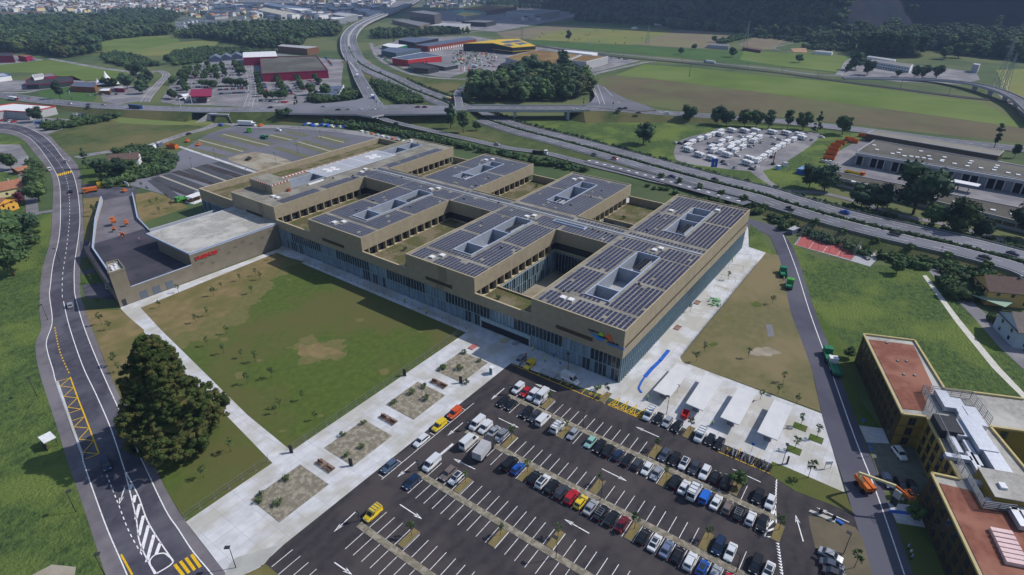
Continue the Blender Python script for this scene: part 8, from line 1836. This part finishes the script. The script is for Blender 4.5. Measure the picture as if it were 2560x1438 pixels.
# boom lift
g = G(2158, 1222); bl_ = root('boom_lift', 'large orange boom lift reaching over the east road to the ochre building', 'boom lift', (g.x, g.y, .08), angpx((2158,1222),(2140,1200)))
q = MB(); q.box(-1.6, -.9, .5, 1.6, .9, 1.1, ORANGE); q.build('chassis', bl_)
wm = MB().tube((0, -.25, 0), (0, .25, 0), .55, .55, BLACK, 12).mesh('wheel')
for x in (-1.2, 1.2):
    for y in (-1.1, 1.1): link('wheel', wm, bl_, (x, y, .55))
q = MB(); q.box(-2.2, -1.1, 1.2, 2.4, -.2, 2.3, ORANGE); q.box(-2.2, .2, 1.2, 2.4, 1.1, 2.3, ORANGE); q.box(-1, -.3, 1.1, 1, .3, 1.5, DGREY); q.build('turret', bl_)
inv = Matrix.Rotation(-bl_.rotation_euler.z, 3, 'Z')
def bl_l(px, py, z): p = G(px, py, z); return tuple(inv @ Vector((p.x-g.x, p.y-g.y, z)))
e0, e1, e2, e3 = bl_l(2150,1192,4.5), bl_l(2148,1183,6.0), bl_l(2240,1216,7.2), bl_l(2272,1243,5.2)
q = MB(); q.bar((0, 0, 1.5), e0, .5, .6, CREAM); q.bar(e0, e1, .5, .7, CREAM); q.bar(e1, e2, .42, .5, CREAM); q.build('boom', bl_)
q = MB(); q.bar(e2, e3, .35, .4, ORANGE); q.build('fly_jib', bl_)
q = MB(); x, y, z = e3
for a, c in (((-1, -.6), (1, -.6)), ((1, -.6), (1, .6)), ((1, .6), (-1, .6)), ((-1, .6), (-1, -.6))):
    for zz in (0, .55, 1.1): q.bar((x+a[0], y+a[1], z+zz), (x+c[0], y+c[1], z+zz), .07, .07, ORANGE)
    q.bar((x+a[0], y+a[1], z), (x+a[0], y+a[1], z+1.1), .07, .07, ORANGE)
q.box(x-1, y-.6, z-.06, x+1, y+.6, z, DGREY); q.build('basket', bl_)
# people: one continuous body each, clothing as a part
def person_mesh(pose):
    V = [(0, 0, .95), (0, 0, 1.15), (0, 0, 1.38), (0, 0, 1.5), (0, 0, 1.68), (.02, 0, 1.8), (0, .19, 1.42), (.05, .26, 1.15), (.14, .26, .92), (0, -.19, 1.42), (-.05, -.26, 1.15), (.05, -.27, .9),
         (0, .1, .9), (.1*pose, .11, .48), (.05*pose-.02, .11, .06), (.12*pose+.12, .12, .03), (0, -.1, .9), (-.1*pose, -.11, .48), (-.22*pose, -.11, .08), (-.2*pose+.14, -.12, .03)]
    E_ = [(0, 1), (1, 2), (2, 3), (3, 4), (4, 5), (2, 6), (6, 7), (7, 8), (2, 9), (9, 10), (10, 11), (0, 12), (12, 13), (13, 14), (14, 15), (0, 16), (16, 17), (17, 18), (18, 19)]
    Rr = [.15, .14, .16, .06, .11, .08, .07, .05, .04, .07, .05, .04, .1, .075, .05, .045, .1, .075, .05, .045]
    me = bpy.data.meshes.new('body'); me.from_pydata(V, E_, []); o = bpy.data.objects.new('tmp', me); COL.objects.link(o)
    sk = o.modifiers.new('s', 'SKIN'); sd = me.skin_vertices[0].data
    for i, r_ in enumerate(Rr): sd[i].radius = (r_, r_)
    sd[0].use_root = True
    o.modifiers.new('u', 'SUBSURF').levels = 1
    dg = bpy.context.evaluated_depsgraph_get(); out = bpy.data.meshes.new_from_object(o.evaluated_get(dg)); bpy.data.objects.remove(o)
    return out
TR = mat('work_trousers', '2e3440', None, .8); SKIN_ = mat('skin', 'b08468', None, .7); HV_ = mat('hi_vis_yellow', 'b6e02a', None, .6); HO = mat('hi_vis_orange', 'e0602a', None, .6); HB_ = mat('pale_blue_shirt', '8ea2c8', None, .8)
PBM = {}
def person(px, py, label, top, pose=1, rz=0, z=0.06, helmet=WHITE, w_=None):
    if (pose, 'b') not in PBM:
        me = person_mesh(pose); me.materials.clear(); me.materials.append(TR); me.materials.append(SKIN_)
        for p in me.polygons: p.material_index = 1 if p.center.z > 1.56 or (abs(p.center.y) > .22 and p.center.z < 1.0 and p.center.z > .8) else 0
        PBM[(pose, 'b')] = me
        q = MB()
        ring = lambda z_, a, b__: [(a*math.cos(t*pi/5), b__*math.sin(t*pi/5), z_) for t in range(10)]
        vs = ring(.9, .19, .22)+ring(1.2, .18, .22)+ring(1.42, .17, .25)+ring(1.53, .08, .1)
        q.add(vs, [(k*10+t, k*10+(t+1) % 10, (k+1)*10+(t+1) % 10, (k+1)*10+t) for k in range(3) for t in range(10)], TR, True); PBM[(pose, 'v')] = q
        q = MB(); q.add([(.13*math.cos(t*pi/4), .13*math.sin(t*pi/4), 1.72) for t in range(8)]+[(.09*math.cos(t*pi/4), .09*math.sin(t*pi/4), 1.84) for t in range(8)], [(t, (t+1) % 8, 8+(t+1) % 8, 8+t) for t in range(8)]+[tuple(range(8, 16))], WHITE, True); PBM['h'] = q.mesh('helmet')
    g = w_ or G(px, py); r = root('person', label, 'person', (g[0], g[1], z), rz)
    link('body', PBM[(pose, 'b')], r)
    k = (pose, top.name)
    if k not in PBM: me = PBM[(pose, 'v')].mesh('vest'); me.materials[0] = top; PBM[k] = me
    link('vest', PBM[k], r)
    if helmet: link('helmet', PBM['h'], r)
    return r
ppl = [(1332,878,'worker in a yellow vest standing at the hospital entrance corner',HV_,0,.5),(1315,893,'worker in a red vest behind the silver people carrier',HO,0,1),(1362,905,'worker in a yellow vest walking beside the yellow bays',HV_,1,2),(1384,895,'dark figure standing at the glass facade',DGREY,0,2),
 (1863+245,0,'',HV_,0,0)]
for px, py, lab, tp, ps, rz in ppl[:4]: person(px, py, lab, tp, ps, rz)
person(1618, 1001, 'worker in a yellow vest striding before the first shelter', HV_, 1, 2.6)
person(1780, 1064, 'worker in a yellow vest standing before the third shelter', HV_, 0, 1.6)
person(1958, 703, 'worker in a yellow vest beside the brighter green truck', HV_, 1, .3)
person(1830, 655, 'worker in a yellow vest at the foot of the hospital side facade', HV_, 1, .8)
person(248, 527, 'worker in a yellow vest on the verge beside the emergency flank wall', HV_, 0, 1)
for i, (px, py) in enumerate(((301,572),(303,582),(300,590),(350,598),(308,592))): person(px, py, ['paver crewman in orange by the paving machine, uppermost','paver crewman in orange by the paving machine, second down','paver crewman in orange by the paving machine, third down','crewman in orange working alone on the new asphalt','paver crewman in orange right of the small roller'][i], HO, i % 2, i, z=4.65, w_=G(px, py+6, 4.65), helmet=RED)
person(1012, 756, 'worker in a yellow vest on the shaded hospital path, left', HV_, 1, 1); person(1066, 785, 'worker in a yellow vest on the shaded hospital path, right', HV_, 0, 1)
for i, (px, py) in enumerate(((2252,1258),(2262,1260))): person(px, py, ['person in a pale blue shirt on the clinic forecourt','person in dark clothing on the clinic forecourt'][i], (HB_, DGREY)[i], i, i, helmet=None)
for i, (px, py) in enumerate(((2268,1375),(2274,1388),(2277,1400))): person(px, py, ['first','second','third'][i]+' of three people in pale shirts walking on the pavement by the ochre building', (HB_, WHITE, HB_)[i], 1, -1.5, helmet=None)
person(0, 0, 'technician in a yellow vest on the hospital roof', HV_, 0, 1, z=ZR, w_=HB(57, 164)); person(0, 0, 'worker in yellow standing on the northern hospital roof end', HV_, 0, 1, z=ZR, w_=HB(106, 187)); person(0, 0, 'second worker on the northern hospital roof end', DGREY, 0, 1, z=ZR, w_=HB(108, 187))
# paving machines on the deck
def machine(nme, label, px, py, z, l, w_, h, m, rz=0):
    l, w_, h = l*.75, w_*.75, h*.75
    p = G(px, py, z); r = root(nme, label, 'machine', (p.x, p.y, z), rz)
    MB().box(-l/2, -w_/2, .4, l/2, w_/2, h*.55, m).build('body', r); MB().box(-l*.1, -w_/2*.8, h*.8, l*.3, w_/2*.8, h*.86, m).build('canopy', r)
    for x in (-l*.08, l*.28):
        for y in (-w_*.36, w_*.36): MB().box(x-.04, y-.04, h*.55, x+.04, y+.04, h*.8, DGREY).build('canopy_post', r)
    for x in (-l*.33, l*.33): MB().tube((x, -w_/2, .45), (x, w_/2, .45), .45, .45, BLACK, 12).build('roller', r); return r
machine('paving_machine', 'orange road paver with canopy on the emergency deck ramp', 284, 555, 4.6, 5.5, 2.6, 3.2, ORANGE, 1.2)
machine('road_roller', 'orange road roller at the foot of the ramp beside the paver', 317, 560, 4.6, 3.6, 1.8, 2.8, ORANGE, 1.1)
machine('small_roller', 'small orange roller below the paver on the deck', 286, 575, 4.6, 2.6, 1.4, 2.2, ORANGE, .9)
machine('compactor', 'small orange compactor alone on the new asphalt', 309, 588, 4.6, 2.0, 1.2, 1.8, ORANGE, .4)
machine('road_roller', 'orange roller parked at the ramp entrance', 311, 480, .1, 3.4, 1.8, 2.6, ORANGE, .4)
machine('loader', 'orange wheel loader in the unfinished north car park, left', 469, 355, .1, 5, 2.4, 3, ORANGE, .5); machine('loader', 'orange roller in the unfinished north car park, right', 497, 364, .1, 5, 2.2, 2.8, ORANGE, .2)
machine('loader', 'orange digger parked near the blue material yard', 652, 316, .1, 6, 2.6, 3, ORANGE, .3)
machine('excavator', 'dark excavator on the dirt patch of the north car park', 622, 400, .1, 5.5, 2.6, 3, DGREY, .4)
# blue stored material and bits
rr = random.Random(9)
for i in range(34):
    t = i/33; px = 762+t*130+rr.uniform(-2, 2); py = 313+t*7+rr.uniform(-2, 3); g = G(px, py)
    m = [BLUE, BLUE, WHITE, CREAM, BLUE][i % 5]; r = root('material_stack', f"material stack, {['left part','centre','right part','right end'][i//9]}, {ORD[i%9]} there, behind the north car park", 'material stack', (g.x, g.y, .1), .5, 'building material stacks')
    MB().box(-1.8, -.9, 0, 1.8, .9, rr.uniform(.6, 1.6), m).build('stack', r)
for i in range(14):
    px = 905+i*13; py = 330+i*3.1; g = G(px, py); r = root('material_pallet', f"crate, {ORD[i]} from the left in the strip behind the hospital", 'pallet', (g.x, g.y, .1), .4, 'pallets behind the hospital'); MB().box(-1.2, -.9, 0, 1.2, .9, 1.0, (WHITE, LGREY, ORANGE, LGREY)[i % 4]).build('crate', r)
# steel piles on the yellow bays
rr = random.Random(4); st_ = root('scaffold_pile', 'pile of shiny black and steel scaffolding parts in the yellow bays', 'pile', (117.6, 14.6, .09))
for i in range(46):
    q = MB(); y = rr.uniform(-5.6, 4.6); q.bar((rr.uniform(-1.6, 0), y, .15+.5*rr.random()), (rr.uniform(.2, 1.9), y+rr.uniform(-.7, .7), .15+.6*rr.random()), .14, .14, (STEEL, DGREY, BLACK)[i % 3]); q.build('tube_piece', st_)
# blue panels and pipes by the east side
bp = root('blue_chute', 'long blue tarpaulin strip lying on the concrete beside the hospital', 'tarpaulin', (*G(1630,925), .06))
o0 = G(1630,925)
A = [G(1672,876)-o0, G(1650,903)-o0, G(1630,922)-o0, G(1612,943)-o0]
for a, c in zip(A, A[1:]): q = MB(); d = (c-a).normalized()*.15; q.bar((*(a+d), .1), (*(c-d), .1), 1.1, .12, BLUE); q.build('strip', bp)
q = MB(); pts = [G(*p)-o0 for p in ((1612,943),(1604,955),(1597,970),(1598,975),(1604,983))]
for a, c in zip(pts, pts[1:]): q.bar((*a, .1), (*c, .1), .5, .14, BLUE)
q.build('hose', bp)
rr = random.Random(6)
for i in range(22):
    g = G(1787+rr.uniform(-14, 16), 757+rr.uniform(-9, 9)); r = root('plastic_roll', f"pale green plastic roll, {ORD[i]} in the heap beside the hospital", 'roll', (g.x, g.y, .2), rr.uniform(0, 3), 'pale green rolls'); MB().tube((-.8, 0, .2), (.8, 0, .2), .22, .22, mat('pale_green_plastic', '8fb58e', None, .6), 8).build('roll', r)
g = G(1310,812); 
for i, (px, py, m, lab) in enumerate(((1182,868,COURT,'red mat on the plaza corner'),(1287,843,COURT,'red pallet in the shaded entrance court'),(1262,852,CREAM,'yellow wooden pallet in the shaded entrance court'),(1290,858,LGREY,'grey slab stack in the shaded entrance court'),(1693,830-10,TERRA,'reddish pallet beside the east facade, lower'),(1742,757,TERRA,'reddish pallet beside the east facade, upper'))):
    g = G(px, py); boxthing('pallet', lab, 'pallet', g.x, g.y, [('deck_board', tuple((-1.5, -1+k*.5, .12, 1.5, -.7+k*.5, .2) for k in range(4)), m), ('bearer', ((-1.4, -1, 0, -1.2, .8, .12), (1.2, -1, 0, 1.4, .8, .12)), WOODM)], z=.06)
# steel goal frames on the east concrete
for i in range(5):
    a, c = G(1768+i*18-2, 752-i*27), G(1800+i*19, 765-i*29); r = root('frame_goal', f"thin steel barrier frame, {ORD[i]} from below on the east concrete", 'frame', (a.x, a.y, .05), 0, 'thin steel frames'); d = c-a
    q = MB(); q.bar((0, 0, 2), (d.x, d.y, 2), .06, .06, SLATE); q.bar((0, 0, 0), (0, 0, 2), .06, .06, SLATE); q.bar((d.x, d.y, 0), (d.x, d.y, 2), .06, .06, SLATE); q.build('frame', r)
# car park barrier island
isl = [G(*p) for p in ((2021,1280),(2026,1276),(2090,1300),(2086,1309))]; r = root('barrier_island', 'white kerbed barrier island with ticket post at the car park exit', 'traffic island', (isl[0].x, isl[0].y, .06))
MB().prism([tuple(p-isl[0]) for p in isl], 0, .18, CONC).build('kerb', r)
for px, py in ((2050,1285),(2083,1300)): p = G(px, py)-isl[0]; MB().box(p.x-.2, p.y-.3, .18, p.x+.2, p.y+.3, 1.4, DGREY).build('ticket_post', r)
a, c = G(2091,1302)-isl[0], G(2107,1313)-isl[0]; q = MB(); q.bar((*a, .25), (*c, .25), .7, .3, BLUE); q.build('blue_barrier', r)
# totem sign near clinic
g = G(2232,1262); boxthing('totem_sign', 'tall pale totem sign beside the clinic forecourt', 'sign', g.x, g.y, [('panel', (-.15, -.7, .1, .15, .7, 4.2), LGREY), ('panel_dark', (-.17, -.7, .1, .17, .7, 2.2), DGREY)], rz=-.5)
g = G(2068,1172); boxthing('glass_kiosk', 'small white panelled stand on the shelter plaza', 'stand', g.x, g.y, [('board', (-.8, -.1, 1.4, .8, .1, 2.4), WHITE), ('post', ((-.75, -.05, 0, -.68, .05, 1.4), (.68, -.05, 0, .75, .05, 1.4)), STEEL)], rz=-.9)
g = G(1967,1160); boxthing('dark_bollard', 'dark info bollard at the corner of the grass strip', 'bollard', g.x, g.y, [('column', (-.2, -.2, 0, .2, .2, 2.2), DGREY), ('cap', (-.22, -.22, 2.2, .22, .22, 2.3), BLACK)])
g = G(318,466); boxthing('hospital_board', 'white slanted sign board near the emergency ramp entrance', 'sign', g.x, g.y, [('board', (-2.4, -.12, .4, 2.4, .12, 2.4), WHITE), ('back', (-2.4, .12, .4, 2.4, .2, 2.4), MGREY)], rz=angpx((310,461),(330,470)))
g = G(103,320); boxthing('billboard', 'white and blue billboard at the west road junction', 'billboard', g.x, g.y, [('board', (-4, -.15, 2, 4, .15, 6), WHITE), ('lettering_band', (-3, -.2, 3.2, 3, -.15, 4.8), BLUE), ('post', ((-3.2, -.1, 0, -3, .1, 2), (3, -.1, 0, 3.2, .1, 2)), STEEL)], rz=.3-R(60))
g = G(1783,428); boxthing('motorway_sign', 'tall blue motorway sign facing the caravan field', 'road sign', g.x, g.y, [('sign_board', (-1.8, -.15, 2.5, 1.8, .15, 7.5), BLUE), ('arrow', (-.2, -.19, 3.5, .2, -.15, 5.5), WHITE), ('post', ((-1.4, -.1, 0, -1.2, .1, 2.5), (1.2, -.1, 0, 1.4, .1, 2.5)), WHITE)], rz=R(-55))
# white site cabin and stand near hospital north
g = G(492,502); boxthing('site_stand', 'white roofed catering stand beside the hospital north corner', 'stand', g.x, g.y, [('roof', (-4, -2.6, 3.0, 4, 2.6, 3.2), WHITE), ('post', ((-3.9, -2.5, 0, -3.7, -2.3, 3), (3.7, -2.5, 0, 3.9, -2.3, 3), (-3.9, 2.3, 0, -3.7, 2.5, 3), (3.7, 2.3, 0, 3.9, 2.5, 3)), STEEL), ('counter', (-3.5, .5, 0, 3.5, 2.2, 1.2), BROOF), ('floor', (-4.5, -3.2, 0, 4.5, 3, .15), WHITE)], rz=.2)
for i, (px, py) in enumerate(((385,370),(398,366))): g = G(px, py); boxthing('site_cabin', ['white','pale blue'][i]+' small site cabin beside the road to the underpass', 'cabin', g.x, g.y, [('body', (-3, -1.3, 0, 3, 1.3, 2.6), (WHITE, SLATE)[i]), ('roof', (-3.1, -1.4, 2.6, 3.1, 1.4, 2.75), LGREY)], rz=.7)
for i in range(5):
    g = G(357+i*2.6, 376-i*.4); boxthing('recycling_bin', f"dark recycling container, {ORD[i]} in the row beside the white house", 'bin', g.x, g.y, [('body', (-.8, -.6, 0, .8, .6, 2.2), DGREY), ('lid', (-.85, -.65, 2.2, .85, .65, 2.4), STEEL)], rz=.6, group='dark recycling containers')
# blue shed, vans on the grass near depot
g = G(2012,433); boxthing('blue_tent', 'blue storage tent on the grass beside the workshop wing', 'tent', g.x, g.y, [('cover', (-4.5, -3.2, 0, 4.5, 3.2, 2.7), BLUE), ('roof', (-4.6, -3.3, 2.7, 4.6, 3.3, 3.0), mat('pale_blue_sheet', '6f8fb5', None, .7))], rz=-.2)
g = G(1932,412); boxthing('drill_rig', 'dark red drilling mast on the grass below the caravan field', 'drilling rig', g.x, g.y, [('mast', (-.25, -.25, 0, .25, .25, 8), mat('rust_red', '6a3a30', None, .8)), ('base', (-1.2, -1, 0, 1.2, 1, 1.2), BRONZED)])
g = G(1962,416); boxthing('cabin', 'grey white cabin standing right of the drilling mast', 'cabin', g.x, g.y, [('body', (-1.5, -1.2, 0, 1.5, 1.2, 2.4), WHITE), ('roof', (-1.6, -1.3, 2.4, 1.6, 1.3, 2.5), LGREY)], rz=.7)
g = G(1945,424); boxthing('toilet_cabin', 'blue and white cabin beside the drilling mast', 'cabin', g.x, g.y, [('body', (-1.2, -1, 0, 1.2, 1, 2.4), mat('light_blue', '7fa8c8', None, .7)), ('roof', (-1.3, -1.1, 2.4, 1.3, 1.1, 2.5), WHITE)], rz=.9)
# overhead gantry and pylons
g1, g2 = G(456,284), G(484,275); r = root('road_gantry', 'white steel sign gantry over the cross road at left', 'gantry', (g1.x, g1.y, 5)); d = g2-g1
q = MB(); q.bar((0, 0, 0), (0, 0, 7), .5, .5, LGREY); q.bar((d.x, d.y, 0), (d.x, d.y, 7), .5, .5, LGREY); q.build('column', r); MB().bar((0, 0, 7), (d.x, d.y, 7), .5, .8, LGREY).build('beam', r)
def pylon(label, px, py, h, base=6, slim=False):
    g = G(px, py); r = root('pylon', label, 'pylon', (g.x, g.y, 0), .5); q = MB(); tw2 = .5
    for sx in (-1, 1):
        for sy in (-1, 1): q.bar((sx*base/2, sy*base/2, 0), (sx*tw2/2, sy*tw2/2, h), .28, .28, STEEL)
    n = 8
    for i in range(n):
        z0, z1 = h*i/n, h*(i+1)/n; w0, w1 = base/2*(1-i/n)+tw2/2*i/n, base/2*(1-(i+1)/n)+tw2/2*(i+1)/n
        for s in (-1, 1):
            q.bar((-w0, s*w0, z0), (w1, s*w1, z1), .15, .15, STEEL); q.bar((s*w0, w0, z0), (s*w1, -w1, z1), .15, .15, STEEL)
    q.build('lattice', r); q = MB()
    for z in (h*.72, h*.84, h*.95): q.bar((-5, 0, z), (5, 0, z), .2, .3, STEEL)
    q.build('cross_arm', r)
pylon('lattice pylon standing in the hay field', 1618, 110, 30); pylon('large lattice pylon at the right edge beyond the flyover', 2492, 222, 48, 8); pylon('second lattice pylon at the right edge', 2508, 226, 36, 6); pylon('distant lattice pylon left of the lone tall tree', 1305, 99, 22, 4); pylon('lattice pylon before the wooded foothill', 1862, 120, 40, 6)
for px, py, h, lab in ((1723,192,16,'tallest thin wooden mast in the stubble field'),(1474,137,18,'thin mast behind the brown roofed stores'),(968,112,24,'tall lighting mast left of the green shed'),(1137,75,26,'tall lighting mast before the white retail hall'),(180,250,9,'white flag mast by the roundabout meadow')):
    g = G(px, py); r = root('mast', lab, 'mast', (g.x, g.y, 0)); MB().tube((0, 0, 0), (0, 0, h), .35, .15, BARK if 'wooden' in lab else STEEL).build('pole', r); MB().box(-1.5, -.15, h-.6, 1.5, .15, h-.3, DGREY).build('cross_bar', r)
for i, (px, py) in enumerate(((1152,188),(1161,187),(1171,188))): g = G(px, py); boxthing('banner_flag', ['left red', 'middle white', 'right red'][i]+' banner flag on the verge of the industrial estate', 'flag', g.x, g.y, [('pole', (-.08, -.08, 0, .08, .08, 9), STEEL), ('banner', (.1, -.04, 3.5, 1.5, .04, 9), (RED, WHITE, RED)[i])])
# traffic signals and signs at junctions
for i, (px, py, z) in enumerate(((937,262,6.9),(942,268,6.9),(1023,268,7),(1458,270,7),(1532,272,6.4),(1459,262,7))):
    g = G(px, py, z); boxthing('traffic_signal', f"traffic signal mast, {ORD[i]} from the left along the bridge road junctions", 'traffic light', g.x, g.y, [('pole', (-.1, -.1, 0, .1, .1, 5), STEEL), ('signal_head', (-.4, -.3, 3.8, .4, .3, 5.2), DGREY)], z=z)
# catenary masts
for i, p in enumerate(resample(RP, 45)[:22]):
    r = root('catenary_mast', f"slim railway mast beside the tracks, {ORD[i]} from the left", 'mast', (p[0], p[1], .3), .6, 'railway catenary masts'); MB().box(-.15, -.15, 0, .15, .15, 8, STEEL).build('pole', r); MB().bar((0, 0, 7.5), (4, 0, 7.5), .12, .12, STEEL).build('arm', r)
# hay bales
rr = random.Random(12)
for i, (px, py) in enumerate(((1350,94),(1360,87),(1405,85),(1417,79),(1437,100),(1450,98),(1465,88),(1474,86),(1492,77),(1499,105),(1534,78),(1539,109),(1563,95),(1562,109),(1605,96),(1470,90),(1445,101),(1355,84))):
    g = G(px, py); r = root('hay_bale', f"straw bale, {ORD[i]} roughly from the left in the far hay field", 'hay bale', (g.x, g.y, .1), rr.uniform(0, 3), 'straw bales in the hay field'); MB().tube((-.9, 0, .9), (.9, 0, .9), .9, .9, FHAY, 10).build('bale', r)
# farm
for i, (px, py, lab, wl_) in enumerate(((1616,60,'brown roofed farmhouse among the far fields',CREAM),(1648,64,'white gabled farm building among the far fields',WHITE),(1670,60,'long farm barn behind the white gabled building',WOODM),(1700,62,'low farm shed at the right of the farm',LGREY))): house('farm_building', lab, px, py, 20, 12, 5, 4, rr.uniform(0, 2), wl_, TILEB, cat='farm building', chim=False)
g = G(1586,73); boxthing('poly_tunnel', 'white rounded field tent beside the farm', 'tent', g.x, g.y, [('cover', (-8, -4, 0, 8, 4, 3.5), WHITE), ('roof', (-7.5, -2.5, 3.5, 7.5, 2.5, 4.2), WHITE)])
# gravel heap at the scree and open sand bank
for i, (px, py, r_) in enumerate(((2330,118,22),(2352,126,18),(2375,120,16))):
    g = G(px, py); q = MB(); n = 14
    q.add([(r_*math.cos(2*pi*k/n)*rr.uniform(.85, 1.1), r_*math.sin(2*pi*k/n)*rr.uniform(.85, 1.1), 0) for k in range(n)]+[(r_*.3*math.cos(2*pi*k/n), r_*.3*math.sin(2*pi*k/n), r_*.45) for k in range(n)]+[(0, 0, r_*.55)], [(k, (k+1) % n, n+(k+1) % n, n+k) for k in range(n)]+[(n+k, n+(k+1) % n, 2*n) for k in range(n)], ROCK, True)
    o = q.build('gravel_heap', loc=(g.x, g.y, 0)); tag(o, ['left', 'middle', 'right'][i]+' grey gravel heap behind the poplar grove', 'gravel heap')
sheet('sand_bank', [(1976,122),(2015,120),(2018,132),(1985,131)], .3, mat('pink_sand', 'a8896f', '967860', .95, scale=.1))
HZTOP, HZDEN = 1450.0, 0.00011
# ------------------------------------------------------------------ haze
hz = MB(); hz.box(-3500, -4500, -3, 9500, 9500, 1450, None) if 0 else None
b = bmesh.new(); bmesh.ops.create_cube(b, size=1); me = bpy.data.meshes.new('haze'); b.to_mesh(me); b.free()
o = bpy.data.objects.new('haze', me); COL.objects.link(o); o.location = (3000, 2500, (HZTOP-3)/2); o.scale = (13500, 14500, HZTOP+3); o['kind'] = 'stuff'
m = bpy.data.materials.new('haze_air'); m.use_nodes = True; n = m.node_tree.nodes
for x in list(n):
    if x.type != 'OUTPUT_MATERIAL': n.remove(x)
pv = n.new('ShaderNodeVolumePrincipled'); pv.inputs['Color'].default_value = (.42, .60, 1.0, 1); pv.inputs['Density'].default_value = HZDEN; pv.inputs['Anisotropy'].default_value = 0.0
m.node_tree.links.new(pv.outputs[0], [x for x in n if x.type == 'OUTPUT_MATERIAL'][0].inputs['Volume']); me.materials.append(m)
